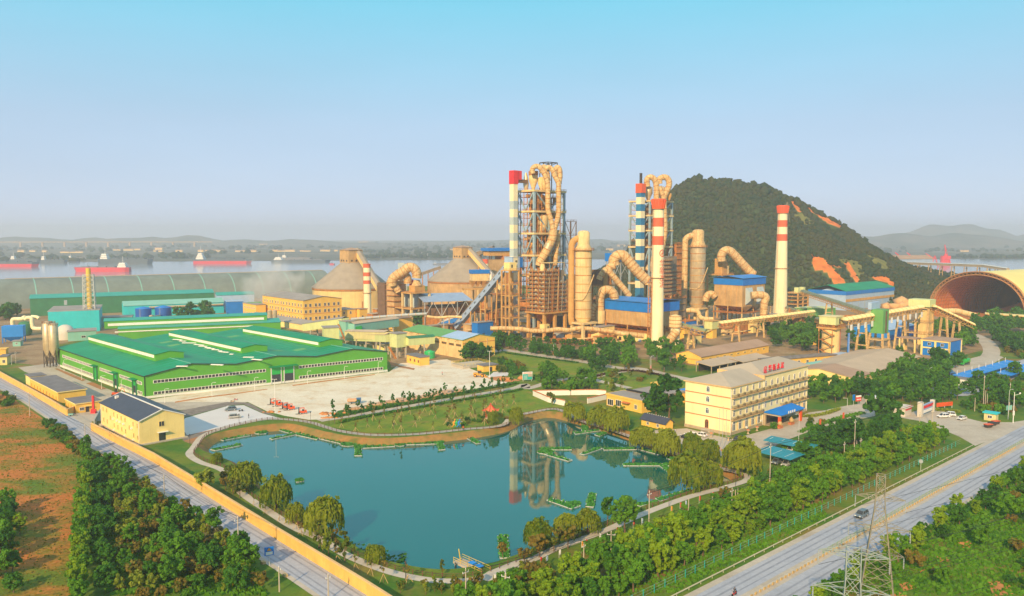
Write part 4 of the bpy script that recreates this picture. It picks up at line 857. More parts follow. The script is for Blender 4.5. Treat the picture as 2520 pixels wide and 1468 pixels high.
def gallery(name,label,p0,p1,w,h,wm,rm,nwin=0,legs=0,legm='steel',flat=False,wm2='glass_dark'):
 p0=Vector(p0);p1=Vector(p1);d=p1-p0;L=d.length;yaw=math.atan2(d.y,d.x);pit=math.asin(d.z/L)
 base=Vector((p0.x,p0.y,0));th=thing(name,label,'conveyor',base,yaw)
 ca,sa_=math.cos(pit),math.sin(pit)
 def P(s,y,n):return Vector((s*ca-n*sa_,y,p0.z+s*sa_+n*ca))
 def pbox(s0,s1,y0,y1,n0,n1):return B().add([P(s,y,n)for n in(n0,n1)for y in(y0,y1)for s in(s0,s1)],[(0,2,3,1),(4,5,7,6),(0,1,5,4),(2,6,7,3),(0,4,6,2),(1,3,7,5)])
 pbox(0,L,-w/2,w/2,0,h).obj('casing',wm,th)
 if flat:pbox(-.3,L+.3,-w/2-.35,w/2+.35,h,h+.2).obj('roof',rm,th)
 else:
  vs=[P(s,y,n)for s in(-.3,L+.3)for y,n in((-w/2-.3,h),(0,h+w*.2),(w/2+.3,h),(w/2+.3,h-.12),(0,h+w*.2-.12),(-w/2-.3,h-.12))]
  B().add(vs,[(0,6,7,1),(1,7,8,2),(3,9,10,4),(4,10,11,5),(0,5,11,6),(2,8,9,3),(0,1,4,5),(1,2,3,4),(6,11,10,7),(7,10,9,8)]).obj('roof',rm,th)
 for k in range(nwin):
  s_=L*(k+.5)/nwin;pbox(s_-.9,s_-.15,-w/2-.06,-w/2+.02,h*.42,h*.72).obj('window',wm2,th);pbox(s_+.15,s_+.9,-w/2-.06,-w/2+.02,h*.42,h*.72).obj('window',wm2,th)
 b=B()
 for n0 in(.1,):
  for k in range(int(L/4)):pbox_=None
 for k in range(legs):
  s_=L*(k+.6)/legs;top=P(s_,0,0)
  if top.z<3:continue
  for y in(-1,1):B().bar((top.x,y*(w/2+top.z*.05),0),(top.x,y*w*.42,top.z),.7).obj('trestle_leg',legm,th)
  n=max(1,int(top.z/6))
  for q in range(1,n+1):zz_=top.z*q/(n+.3);hw_=w/2+(top.z-zz_)*.05;B().bar((top.x,-hw_,zz_),(top.x,hw_,zz_),.45).obj('cross_beam',legm,th)
 return th
p1=V('d',352,858,540);p0=v(1126,806,575);p0.z=1.0
gallery('inclined_gallery','long straight blue-grey enclosed gallery rising to the banded shaft',p0,p1,4.4,3.6,'blue_grey','tan_roof',11,2,'dust',True)
A=Vector((p1.x,p1.y,0));tr=thing('transfer_house','pale blue transfer house at the head of the inclined gallery','transfer house',A-U*1-W*1,TH);zq=p1.z
B().box(-.5,6.5,-2.5,5.5,zq-4,zq+6.5).obj('wall','blue_pale',tr);B().box(6.5,9.5,-2.4,5.4,zq-.5,zq+6.3).obj('side_cladding','blue',tr);B().box(-.8,6.8,-2.8,5.8,zq+6.5,zq+6.8).obj('roof','blue_pale',tr)
for a in(.2,6):
 for c in(-2,5):B().cbox((a,c),.9,.9,0,zq-4).obj('leg','dust',tr)
for z in(zq-.6,zq+2.8):B().box(2.2,3.0,-2.62,-2.48,z,z+1.5).obj('window','glass_dark',tr);B().box(3.2,4.0,-2.62,-2.48,z,z+1.5).obj('window','glass_dark',tr)
def conditioning(name,label,k,Y,x0,x1,yd,yr,yb,yt,xt0,xt1,xd,rd,m,gnd,dm):
 c=V(k,(x0+x1)/2,yr,Y);base=Vector((c.x,Y,0));th=thing(name,label,'tower',base,TH)
 r=(V(k,x1,yr,Y).x-V(k,x0,yr,Y).x)/2;rt=(V(k,xt1,yt,Y).x-V(k,xt0,yt,Y).x)/2
 zb,zr_,zd,zt=V(k,x0,yb,Y).z,V(k,x0,yr,Y).z,V(k,x0,yd,Y).z,V(k,x0,yt,Y).z
 B().lathe([(r*.7,zb-2.5),(r,zb),(r,zr_)],32).obj('shell',m,th)
 B().lathe([(r,zr_),(r*.99,zr_+1),(rt*1.02,zd),(rt,zd+.5),(rt,zt-1.5),(rt*.7,zt-.3),(.05,zt)],32).obj('dome_top','dust_pale' if m!='silo_metal' else 'duct',th)
 n=8
 for q in range(n):z=zb+(zr_-zb)*q/n;B().lathe([(r*1.0,z),(r*1.03,z+.12),(r*1.03,z+.45),(r*1.0,z+.55)],32).obj('ring','rust' if q%2 else 'dust',th)
 f_=B().lathe([(r,zr_-.3),(r+1.5,zr_-.3),(r+1.5,zr_),(r,zr_)],32).obj('gallery_platform','rust',th);b=B();pts=[((r+1.4)*math.cos(a),(r+1.4)*math.sin(a))for a in[2*math.pi*q/20 for q in range(21)]];rail(b,pts,zr_,1.2,3);kind(b.obj('railing','rust',f_),'stuff')
 xx=V(k,xd,yr,Y).x
 duct(th,'side_duct',dm,[Vector((c.x-rt*.3,Y,zd+3.2)),Vector(((c.x+xx)/2,Y,zd+4.2)),Vector((xx+.5,Y,zd+1.5)),Vector((xx,Y,zd-4)),Vector((xx,Y,zr_-8)),Vector((xx,Y,zb+8)),Vector((xx,Y,zb)),Vector((xx+.6,Y,zb-4))],rd,bands=6)
 B().box(-r-1.5,r+1.5,-r-1,r+1,zb-3.5,zb-2.4).obj('support_slab','dust_pale',th)
 for a in(-r,r):
  for e in(-r+.6,r-.6):B().cbox((a,e),1.7,1.7,0,zb-3.5).obj('leg','dust_pale',th)
 z0=zb+(zr_-zb)*.28;duct(th,'slanting_pipe','duct',[base+Vector((-r-.5,-r*.6,z0)),base+Vector((0,-r-.6,z0+1)),base+Vector((r+1.2,-r*.5,z0+(zr_-zb)*.36))],.35,8)
 return th
conditioning('conditioning_tower','cream ringed cylindrical tower with a side duct beside the tallest tower','d',506,828,950,700,735,1235,592,850,940,800,2.05,'dust_pale',0,'dust')
conditioning('conditioning_tower','shiny steel ringed cylindrical tower with a golden side duct before the hill','f',610,234,362,660,708,1190,562,257,354,190,2.3,'silo_metal',0,'duct')
def chimney(name,label,k,base,cy,bands_,crown=None,xb=None,xt=None,yt=None,ring=None):
 (bx,by)=base;P=g(*D(k,bx,by))if cy is None else Vector((V(k,bx,by,cy).x,cy,0));Y=P.y
 th=thing(name,label,'chimney',P,0)
 hb=(V(k,xb[1],by,Y).x-V(k,xb[0],by,Y).x)/2;ht=(V(k,xt[1],yt,Y).x-V(k,xt[0],yt,Y).x)/2;zt=V(k,bx,yt,Y).z
 def rad(z):return hb+(ht-hb)*z/zt
 prev=None
 zs_=[(V(k,bx,y0,Y).z,V(k,bx,y1,Y).z,m)for y0,y1,m in bands_]
 for q,(z1,z0,m)in enumerate(zs_):
  if q==len(zs_)-1:z0=0
  B().lathe([(rad(z0),z0),(rad(z1),z1)],32).obj('painted_band',m,th)
 if crown:
  zc=V(k,bx,crown,Y).z;B().lathe([(rad(zc)*1.02,zc),(rad(zc)*1.06,zc+.3),(rad(zt)*1.3,zt-.4),(rad(zt)*1.3,zt),(rad(zt)*.85,zt),(rad(zt)*.85,zt-2)],32).obj('crown','chim_red',th)
  for q in range(16):
   a=2*math.pi*q/16;e=Vector((math.cos(a),math.sin(a),0));B().bar(e*rad(zc)*1.04+Vector((0,0,zc)),e*rad(zt)*1.34+Vector((0,0,zt-.6)),.55).obj('crown_rib','orange',th)
 else:B().lathe([(rad(zt)*1.0,zt-.5),(rad(zt)*1.1,zt-.4),(rad(zt)*1.1,zt),(rad(zt)*.85,zt),(rad(zt)*.85,zt-2)],32).obj('rim','chim_red',th)
 for y in ring or():z=V(k,bx,y,Y).z;r=rad(z);B().lathe([(r,z),(r+1.0,z),(r+1.0,z+.25),(r,z+.25)],32).obj('walkway_ring','rust',th)
 lb_=B();
 for e in(-.3,.3):lb_.bar((e,-hb-.25,0),(e,-ht-.25,zt-1),.08)
 for q in range(int(zt/1.5)):z=q*1.5;lb_.bar((-.3,-rad(z)-.25,z),(.3,-rad(z)-.25,z),.07)
 lo_=kind(lb_.obj('ladder','rust',th),'stuff');lo_.rotation_euler=(0,0,R(-62));return th,rad,Y
fs,rad,Y=chimney('striped_chimney','front white chimney with red bands, red emblem and red characters','e',(540,1450),None,((290,370,'chim_red'),(370,435,'chim_cream'),(435,505,'chim_red'),(505,578,'chim_cream'),(578,648,'chim_red'),(648,920,'chim_cream'),(920,1450,'chim_cream')),365,(485,592),(505,590),287,(367,905))
def wrap(o,ang,zc):
 me=o.data;import bmesh
 bm=bmesh.new();bm.from_mesh(me);bmesh.ops.subdivide_edges(bm,edges=[e for e in bm.edges if e.calc_length()>.5],cuts=3,use_grid_fill=True);bm.to_mesh(me);bm.free()
 for q in me.vertices:
  z=zc+q.co.z;r=rad(z)+.06-q.co.y*.4;a=ang+q.co.x/rad(z);q.co=(r*math.sin(a),-r*math.cos(a),z)
for ch,y in zip('华新水泥',(795,852,903,955)):
 o=letter_obj('character',ch,5.0,'chim_red',fs,UP,.1);wrap(o,R(42),V('e',572,y,Y).z)
o=emblem(4.6).obj('emblem','chim_red',fs);wrap(o,R(40),V('e',572,712,Y).z)
lc=B()
for q in range(4):
 a=(q%2)*2-1;c=(q//2)*2-1;lc.bar((-5.2+a*.9,-2+c*.9,0),(-4.6+a*.9,-1.4+c*.9,43),.2)
for q in range(16):
 z=q*2.7;x=-5.2+.6*z/43;y=-2+.6*z/43;lc.bar((x-.9,y-.9,z),(x+.9,y-.9,z+2.7),.12);lc.bar((x-.9,y-.9,z),(x-.9,y+.9,z+2.7),.12);lc.box(x-1,x+1,y-1,y+1,z,z+.1)
kind(lc.obj('caged_stair','rust',fs),'stuff')
chimney('striped_chimney','right white chimney with red bands standing before the wooded hill','f',(985,1290),655,((362,430,'chim_red'),(430,486,'chim_cream'),(486,543,'chim_red'),(543,603,'chim_cream'),(603,660,'chim_red'),(660,890,'chim_cream'),(890,1290,'chim_cream')),430,(928,1045),(988,1062),362,(428,890))
chimney('striped_chimney','short stubby red and white chimney in front of the first round silo','c',(792,960),675,((462,505,'chim_red'),(505,558,'chim_cream'),(558,604,'chim_red'),(604,652,'chim_cream'),(652,694,'chim_red'),(694,800,'chim_cream'),(800,960,'chim_cream')),None,(752,840),(747,831),460,(800,))
chimney('striped_chimney','small far red and white chimney left of the tallest tower','d',(168,900),800,((804,836,'chim_red'),(836,856,'chim_cream'),(856,880,'chim_red'),(880,900,'chim_cream')),None,(146,190),(146,190),803)
P=G('a',1065,1235);ys_=thing('boiler_stack','slender mustard steel stack inside a white lattice mast','stack',P,R(20));zt=V('a',1045,510,P.y).z;zm=V('a',1045,585,P.y).z
B().cyl((0,0,0),(0,0,zt),1.9,1.6,18).obj('stack_shell','rail_yellow',ys_);lm=B();hwid=4.0
for a in(-1,1):
 for c in(-1,1):B().bar((a*hwid,c*hwid,0),(a*hwid*.85,c*hwid*.85,zm),.35).obj('mast_leg','pale_metal',ys_)
n=11
for q in range(n):
 z0,z1=zm*q/n,zm*(q+1)/n;h0=hwid*(1-.15*q/n);h1=hwid*(1-.15*(q+1)/n);cs0=[(-h0,-h0),(h0,-h0),(h0,h0),(-h0,h0)];cs1=[(-h1,-h1),(h1,-h1),(h1,h1),(-h1,h1)]
 for e in range(4):
  lm.bar((*cs0[e],z0),(*cs1[(e+1)%4],z1),.2);lm.bar((*cs0[(e+1)%4],z0),(*cs1[e],z1),.2);lm.bar((*cs1[e],z1),(*cs1[(e+1)%4],z1),.2)
kind(lm.obj('lattice','pale_metal',ys_),'stuff')
A=v(1260+(D('e',480,0)[0]-1260),700,612);A.z=0
p2=thing('preheater_tower','second, shorter steel tower with twin silver-topped ducts behind the front chimney','preheater tower',A,TH)
w=OW('e',660,450,A,SD)[0];d=OW('e',335,450,A,SD+90)[0];zs=[OW('e',480,y,A,SD)[1]for y in(660,530,412,297)]
frame(p2,w,d,[16,32]+zs,3,2,'steel_blue',1.3,'dust_pale',32,'steel_blue',1.1,1.0);T0=zs[-1]
for fx,fy,r,z0,z1,m in((.3,.4,4,T0-16,T0-3,'dust'),(.7,.5,4,T0-15,T0-2,'dust_pale'),(.4,.3,4.6,T0-30,T0-16,'dust_pale'),(.75,.5,4.4,T0-34,T0-20,'dust'),(.3,.5,4.6,T0-48,T0-30,'dust'),(.7,.4,4.6,T0-56,T0-38,'conc_dust'),(.5,.7,2,20,T0-2,'conc_dark')):cyclone(p2,m,(w*fx,d*fy),r,z0,z1)
for x,r,zz_ in((475,3.4,11),(580,2.8,11),(640,1.8,6)):p=local(p2,V('e',x,280,A.y+8));cyclone(p2,'silo_metal' if x!=640 else 'dust',(p.x,p.y),r,T0,T0+zz_)
yd=A.y+3
duct(p2,'duct','duct',V1(((470,190),(465,140),(485,118),(512,122),(532,150),(540,200),(540,290)),'e',yd),2.2,bands=3.5)
duct(p2,'duct','duct',V1(((565,170),(562,135),(590,118),(620,122),(638,150),(636,190),(615,240),(598,290),(600,400),(605,500),(600,580),(585,640)),'e',yd+2),2.3,bands=3.5)
duct(p2,'duct','duct',V1(((560,190),(575,225),(592,260),(600,300)),'e',yd+1),2.0,bands=3.5)
duct(p2,'main_duct','duct',V1(((590,630),(560,720),(500,800),(470,850)),'e',yd),2.6,bands=3.5)
for za_,zb_ in zip([32]+zs,zs):
 for f_ in(.34,.67):z=za_+(zb_-za_)*f_;q=B().box(.8,w-.8,.8,d-.8,z-.25,z).obj('mezzanine','rust',p2);b=B();rail(b,[(.8,d-.8),(.8,.8),(w-.8,.8),(w-.8,d-.8)],z,1.2,2.4,.12);kind(b.obj('railing','duct',q),'stuff')
for k in range(50):
 x=2+rnd.random()*(w-4);y=1+rnd.random()*(d-3);z=16+rnd.random()*(T0-26)
 if k%2:B().box(x-2.2,x+2.2,y-1.6,y+1.6,z,z+.3).obj('landing','rust',p2)
 else:B().cyl((x,y,z),(x,y,z+7),.6+.6*rnd.random(),None,10).obj('pipe',rnd.choice(['rust','dust_pale','steel']),p2)
A=v(D('e',412,0)[0],700,606);A.z=0
ys=[(412,y)for y in(238,272,327,382,437,492,547,602,657,712,767,820,875,930,985)]
lt,zz=banded_tower('lift_tower','tall square shaft banded blue and cream behind the front chimney',A,4.8,ys,'e',['chim_blue','chim_cream']*7,None,None);B().box(0,4.8,0,4.8,0,zz[-1]).obj('painted_band','chim_blue',lt);B().box(-.4,5.2,-.4,5.2,zz[0],zz[0]+7).obj('head_box','orange',lt);B().box(1.5,3,1.5,3,zz[0]+7,zz[0]+15).obj('head_mast','iron',lt)
A=V('e',600,1040,560);A.z=0
b2=thing('boiler_block','smaller railed boiler block half hidden behind the front chimney','boiler',A,TH);za,zb=V('e',600,1040,560).z,V('e',600,740,560).z;w=OW('e',715,950,A,SD)[0];d=12
B().box(1.2,w-1.2,1.2,d,za,zb).obj('casing','conc_dark',b2)
for k in range(10):
 z=za+(zb-za)*k/10;ww=w*(1 if k<7 else .55);f_=B().box(-.2,ww,-.2,d,z-.25,z).obj('walkway','rust',b2);b=B();rail(b,[(-.2,d),(-.2,-.2),(ww,-.2),(ww,d)],z,1.2,2.0,.12);kind(b.obj('railing','duct',f_),'stuff')
for x in(0,w/2,w):B().cbox((x,.4),1.2,1.2,0,za).obj('leg','dust',b2)
def baghouse(name,label,k,A,xr,xl,y_roof,y_bot,y_body,y_hop,m,yx,blue='blue',leg=True):
 th=thing(name,label,'filter house',A,TH);w=OW(k,xr,yx,A,SD)[0];d=OW(k,xl,yx,A,SD+90)[0]
 x0=yx;za=[OW(k,D_inv(k,A),y,A,SD)[1]for y in(y_roof,y_bot,y_body,y_hop)]
 zr,zb,zc,zh=za
 B().box(-.5,w+.5,-.5,d+.5,zb,zr).obj('blue_cladding',blue,th);B().gable(-.5,w+.5,-.5,d+.5,zr+.6,1.5,'y' if d>w else 'x',.7,.2).obj('roof','blue_bright',th);B().box(0,w,0,d,zr-.1,zr+.9).obj('vent_gap','dark',th)
 B().box(0,w,0,d,zc,zb).obj('casing',m,th)
 for q in range(1,max(2,int(d/4))):y=d*q/max(2,int(d/4));B().box(-.18,.02,y-.12,y+.12,zc,zb).obj('stiffener','dust',th)
 for q in range(1,max(2,int(w/4))):x=w*q/max(2,int(w/4));B().box(x-.12,x+.12,-.18,.02,zc,zb).obj('stiffener','dust',th)
 n=max(2,int(d/4.5));wv=w/2
 for q in range(n):
  for e in range(2):
   y0,y1=d*q/n,d*(q+1)/n;x0,x1=wv*e,wv*(e+1);xm,ym=(x0+x1)/2,(y0+y1)/2
   B().add([(x0,y0,zc),(x1,y0,zc),(x1,y1,zc),(x0,y1,zc),(xm-.4,ym-.4,zh),(xm+.4,ym-.4,zh),(xm+.4,ym+.4,zh),(xm-.4,ym+.4,zh)],[(0,1,5,4),(1,2,6,5),(2,3,7,6),(3,0,4,7),(4,5,6,7)]).obj('hopper','rust' if m=='dust' else 'conc_dust',th)
 for x in(0,w/2,w):
  for y in(0,d/2,d):B().cbox((x,y),.6,.6,0,zc).obj('leg','dust',th)
 f_=B().box(-1.2,w+1.2,-1.2,d+1.2,zh-.9,zh-.6).obj('walkway','rust',th);b=B();rail(b,[(-1.2,d),(-1.2,-1.2),(w+1.2,-1.2),(w+1.2,d)],zh-.6,1.1,2.6,.11);kind(b.obj('railing','rust',f_),'stuff')
 return th,w,d,za
def D_inv(k,A):ox,oy,s=REG[k];X=project(A)[0];return(X/.61523-ox)*s
A=V('e',500,1200,498);A.z=0
bh,w,d,za=baghouse('filter_house','wide blue-topped filter house right beside the front chimney','e',A,712,138,1110,1180,1292,1330,'conc_dust',1150)
base=thing('plant_room','long cream plant room under the front filter house','building',A,TH);B().box(-2.2,w+1,1.4,d+4,0,za[3]-1.2).obj('wall','wall_cream',base)
for q in range(3):B().box(-2.34,-2.18,6+q*8,8.2+q*8,1.5,3.5).obj('shutter',['blue_pale','rust','door_dark'][q],base)
duct(bh,'fan_duct','duct',V1(((215,1090),(205,1030),(165,1000),(120,1010),(100,1060),(98,1130),(100,1180)),'e',A.y+26),2.9,bands=3);duct(bh,'fan_duct','duct',V1(((70,1120),(45,1150),(38,1200),(42,1240)),'e',A.y+26),2.2,bands=2);duct(bh,'fan_casing','dust_pale',V1(((100,1160),(98,1260)),'e',A.y+26),3.4)
A2=V('f',668,1215,585);A2.z=0
b3,w,d,za=baghouse('filter_house','blue-topped tan filter house with hoppers before the hill','f',A2,860,436,983,1035,1215,1262,'conc_dust',1000)
for s_ in(.12,.62):
 x0,x1=w*s_,w*(s_+.3);z0,z1=za[2]+1,za[1]-2;zm=(z0+z1)/2;B().add([(x0,-.1,z0),(x1,-.1,z0),(x1,-.1,z1),(x0,-.1,z1),((x0+x1)/2-.5,-4,zm+1),((x0+x1)/2+.5,-4,zm+1),((x0+x1)/2+.5,-4,zm-1.5),((x0+x1)/2-.5,-4,zm-1.5)],[(0,1,6,7),(1,2,5,6),(2,3,4,5),(3,0,7,4),(4,5,6,7)]).obj('outlet_hood','chim_grey',b3)
duct(b3,'outlet_duct','duct',V1(((745,1118),(800,1112),(850,1118),(868,1140),(855,1175),(850,1240),(848,1330),(845,1420)),'f',A2.y-4),2.8,bands=4);duct(b3,'inlet_duct','duct',V1(((440,1130),(415,1105),(385,1110),(365,1140),(360,1165)),'f',A2.y+14),2.6,bands=3);duct(b3,'return_duct','dust_pale',V1(((140,1245),(240,1243),(295,1255),(310,1290),(340,1312),(420,1318)),'f',A2.y-6),1.7,bands=4)
A3=V('f',500,1100,640);A3.z=0;rm=thing('mill_house','dusty mill tower with a bent duct behind the second filter house','mill',A3,TH);z=V('f',500,945,640).z
frame(rm,16,14,[z*.5,z],2,2,'dust',1.2,'dust');B().box(1,8,1,8,z,z+13).obj('hopper_house','dust',rm);B().box(9,13,2,8,z,z+7).obj('mill_shell','dust_pale',rm);B().cyl((11,5,z*.1),(11,5,z+10),3.2,2.4).obj('mill_body','rust',rm)
duct(rm,'bent_duct','duct',V1(((495,830),(495,780),(520,745),(560,742),(600,775),(660,840),(720,905),(765,945)),'f',636),3.4,bands=4)
A3=V('e',90,1170,545);A3.z=0;mh=thing('raw_mill','dusty raw mill frame with a large bent duct left of the front chimney','mill',A3,TH);z=V('e',90,970,545).z
frame(mh,22,16,[z*.45,z],3,2,'dust',1.3,'dust');B().cyl((11,6,z*.2),(11,6,z+9),4.2,3.2).obj('mill_body','dust',mh);B().cyl((17,6,z),(17,6,z+8),2.6,1.5).obj('separator','rust',mh);B().box(2,8,3,9,z,z+11).obj('chute_house','rust_dark',mh)
duct(mh,'bent_duct','duct',V1(((215,810),(205,770),(230,735),(275,728),(310,760),(360,820),(420,885),(470,930)),'e',540),3.6,bands=3);duct(mh,'branch_duct','duct',V1(((90,920),(110,880),(150,840),(190,880),(240,940),(300,1010),(330,1050)),'e',535),2.1,bands=3);duct(mh,'branch_duct','duct',V1(((160,850),(185,815),(215,810)),'e',537),2.8,bands=3)
bt=thing('conveyor_head','blue-clad conveyor head house on a lattice frame behind the raw mill','transfer house',V('e',250,950,640)*1,TH);bt.location.z=0;zb=V('e',250,775,640).z;zt=V('e',250,712,640).z;B().box(-9,12,-2,8,zb,zt).obj('wall','blue',bt)
for x in(-8,0,11):
 for y in(-1,7):B().bar((x,y,0),(x,y,zb),.6).obj('leg','steel',bt)
for x0,x1 in((-8,0),(0,11)):B().bar((x0,-1,zb-12),(x1,-1,zb),.4).obj('brace','steel',bt);B().bar((x1,-1,zb-12),(x0,-1,zb),.4).obj('brace','steel',bt)
window(bt,'f',-6,(zb+zt)/2,1.6,1.8,off=-2)
def clinker(label,k,cx_,Y,half,ye,yn,yt,m,xn,drum_bottom=0):
 c=Vector((V(k,cx_,ye,Y).x,Y,0));th=thing('clinker_silo',label,'silo',c,TH);r=V(k,cx_+half,ye,Y).x-c.x;ze,zn,zt=V(k,cx_,ye,Y).z,V(k,cx_,yn,Y).z,V(k,cx_,yt,Y).z;rn=V(k,cx_+xn,yn,Y).x-c.x
 B().lathe([(r,0),(r,ze)],64).obj('drum',m,th);B().lathe([(r*1.02,ze-.8),(r*1.02,ze),(r*.99,ze+.6),(rn,zn),(.1,zn)],64,smooth=False).obj('cone_roof','cone_roof',th);B().lathe([(r,ze-2.2),(r*1.012,ze-2.2),(r*1.012,ze-.9),(r,ze-.9)],64).obj('ring_beam','rust',th)
 s=rn*.82;hz_=zt-zn
 lan=B().box(-s,s,-s,s,zn-.5,zt-hz_*.16).obj('head_house','conc_dust',th);hiproof(B(),-s*1.1,s*1.1,-s*1.1,s*1.1,zt-hz_*.16,hz_*.16,s*1.0,s*1.0).obj('head_roof','brown_roof',lan)
 for q in(-.55,.1,.6):B().box(s*q-.9,s*q+.9,-s-.1,-s+.02,zn+1,zn+2.6).obj('vent','dark',lan);B().box(-s-.1,-s+.02,s*q-.9,s*q+.9,zn+1,zn+2.6).obj('vent','dark',lan)
 return th,c,r,ze,zn,zt,s
th,c,r,ze,zn,zt,s=clinker('nearer round silo with grey cone roof and clean cream drum','c',607,735,450,722,442,268,'silo_cream',112)
gallery('silo_gallery','sloping enclosed gallery leaving the top of the nearer round silo',c+Vector((34,-40,17)),c+U*s*.6-W*s*.2+Vector((0,0,zn+9)),5,4.5,'silo_cream','cone_roof',0,1,'dust')
th,c,r,ze,zn,zt,s=clinker('farther round silo with tan cone roof and rust-streaked drum','c',1912,805,405,645,392,242,'conc_dust',98)
gallery('silo_gallery','sloping enclosed gallery leaving the top of the farther round silo',c+Vector((40,-42,16)),c+U*s*.6-W*s*.2+Vector((0,0,zn+8)),5,4.5,'silo_cream','cone_roof',0,1,'dust')
A=V('d',790,900,560);A.z=0;stt=thing('stair_tower','dark steel stair tower rising between tallest tower and cream conditioning tower','tower',A,TH);zt=V('d',800,525,560).z;frame(stt,6,5,[zt*q/8 for q in range(2,9)],2,2,'rust_dark',.5,'rust_dark',None,None,.25,.4,railm='rust_dark')
for z0 in range(2,8):B().bar((0,0,zt*z0/8),(6,0,zt*(z0+1)/8),.3).obj('brace','rust_dark',stt);B().bar((0,0,zt*z0/8),(0,5,zt*(z0+1)/8),.3).obj('brace','rust_dark',stt)
for k,x,y,w_,h_,l in(('d',850,1372,18,4,'low rusty machine casing under the cream conditioning tower'),('d',985,1378,14,4,'low rusty machine casing left of the front filter house'),('d',720,1330,10,3,'rusty machine casing under the boiler block'),('f',620,1300,26,4,'long red machine casing under the second filter house')):
 A=V(k,x,y,506 if k=='d' else 590);A.z=0;th=thing('machine_casing',l,'machine',A,TH);B().box(-w_/2,w_/2,0,5,0,h_).obj('casing','trim_red' if k=='f' else 'rust',th);B().cyl((-w_*.3,2.5,h_),(-w_*.3,2.5,h_+3),1.2,1.0,12).obj('inlet','rust',th);B().box(-w_/2-.3,w_/2+.3,-.3,5.3,h_*.5,h_*.5+.4).obj('band','dust',th)
rq=random.Random(21)
spots=[('d',60,1345,540),('d',110,1360,530),('d',440,1385,535),('d',490,1340,560),('d',640,1350,560),('d',745,1395,508),('d',800,1405,500),('d',1000,1400,500),('d',1060,1360,520),('e',130,1440,492),('e',760,1380,520),('e',830,1400,500),('e',900,1330,560),('f',60,1330,560),('f',200,1350,560),('f',300,1400,530),('f',520,1390,545),('f',640,1380,550),('f',760,1370,560),('f',900,1340,590),('f',960,1380,560),('f',1060,1330,600),('f',1150,1360,580),('c',1540,1130,560),('c',1700,1120,570),('c',1560,900,640),('c',1450,900,640),('c',900,1000,640),('c',700,1040,650),('c',850,1060,620)]
spots.sort(key=lambda s_:project(V(s_[0],s_[1],s_[2],s_[3]))[0])
for q,(k,x,y,Y)in enumerate(spots):
 A=V(k,x,y,Y);A.z=0;w_,d_,h_=rq.uniform(6,16),rq.uniform(5,9),rq.uniform(3.5,11);m=rq.choice(['wall_cream','conc_dust','dust','rust','steel','dust_pale','blue','wall_yellow']);th=thing('plant_shed',f'small dusty plant shed crowded at the foot of the works, {nth(q + 1)} from the left','shed',A,TH)
 B().box(0,w_,0,d_,0,h_).obj('wall',m,th);B().box(-.5,w_+.5,-.5,d_+.5,h_,h_+.35).obj('roof',rq.choice(['tan_roof','brown_roof','grey_roof','rust']),th);B().box(w_*.3,w_*.45,-.12,.02,.1,min(3,h_-.5)).obj('door','door_dark',th);B().cyl((w_*.7,d_*.5,h_),(w_*.7,d_*.5,h_+rq.uniform(1.5,6)),.5,None,10).obj('vent_pipe',rq.choice(['silo_metal','rust','duct']),th)
 if q%2:duct(th,'pipe','duct',[A+Vector((-3,-1.5,h_*.6)),A+Vector((w_*.5,-1.5,h_*.6)),A+Vector((w_+3,-1.2,h_*.6+1))],.5,8)
def bld(name,label,cat,A,k,xr,xl,yt,yq,wm,rm,roof='flat',deg=SD,rise=1.6,along='x',wmat2=None,Lx=None,Ly=None,H=None,oh=.5):
 """block from near corner A; xr / xl = layout x of right and left ends, yt = top of the near corner"""
 th=thing(name,label,cat,A,R(deg));xc=D_inv(k,A)
 w=Lx or OW(k,xr,yq,A,deg)[0];d=Ly or OW(k,xl,yq,A,deg+90)[0];h=H or OW(k,xc,yt,A,deg)[1]
 if roof=='flat':
  B().box(0,w,0,d,0,h).obj('wall',wm,th);B().box(-oh,w+oh,-oh,d+oh,h,h+.4).obj('roof',rm,th)
 else:
  B().house(0,w,0,d,0,h,h+rise,along).obj('wall',wm,th);B().gable(0,w,0,d,h+.05,rise,along,oh,.25).obj('roof',rm,th)
 return th,w,d,h
def at(k,x,y,Y):p=V(k,x,y,Y);p.z=0;return p
p0=Vector((-491,760,0));ax_=Vector((math.cos(R(36)),math.sin(R(36)),0));p0=p0-ax_*260
ds=thing('barrel_shed','very long dark grey-green barrel-vaulted storage shed along the river','shed',p0,R(36));LS,rW,rH=585,33,27
def vault(b,x0,x1,rw,rh,n=20,t=0.0,a0=0,a1=math.pi):
 vs=[(x,-rw*math.cos(a0+(a1-a0)*i/n),rh*math.sin(a0+(a1-a0)*i/n))for x in(x0,x1)for i in range(n+1)]
 return b.add(vs,[(i,n+1+i,n+2+i,i+1)for i in range(n)],True)
vault(B(),0,LS,rW,rH).obj('vault_roof','shed_dark',ds)
for x in(0,LS):b=B();n=20;b.add([(x,-rW*math.cos(math.pi*i/n),rH*math.sin(math.pi*i/n))for i in range(n+1)],[tuple(range(n+1))]);b.obj('end_wall','shed_dark',ds)
for q in range(19):x=7+q*31;vault(B(),x,x+.9,rW+.15,rH+.15).obj('roof_rib','teal_pale',ds)
B().box(LS*.45,LS,-1.2,1.2,rH-.2,rH+.5).obj('ridge_vent','tan_roof',ds)
A=G('a',360,1075);th,w,d,h=bld('green_store','long dark green store with pale teal roof before the barrel shed','store',A,'b',752,0,0,890,'green_dark','teal_roof','gable',28,2.5,'x',H=15,Ly=26)
A=G('a',650,1195);th,w,d,h=bld('turbine_hall','bright turquoise flat-roofed hall beside the mustard stack','hall',A,'a',1200,560,960,1000,'teal_wall','grey_roof','flat',25)
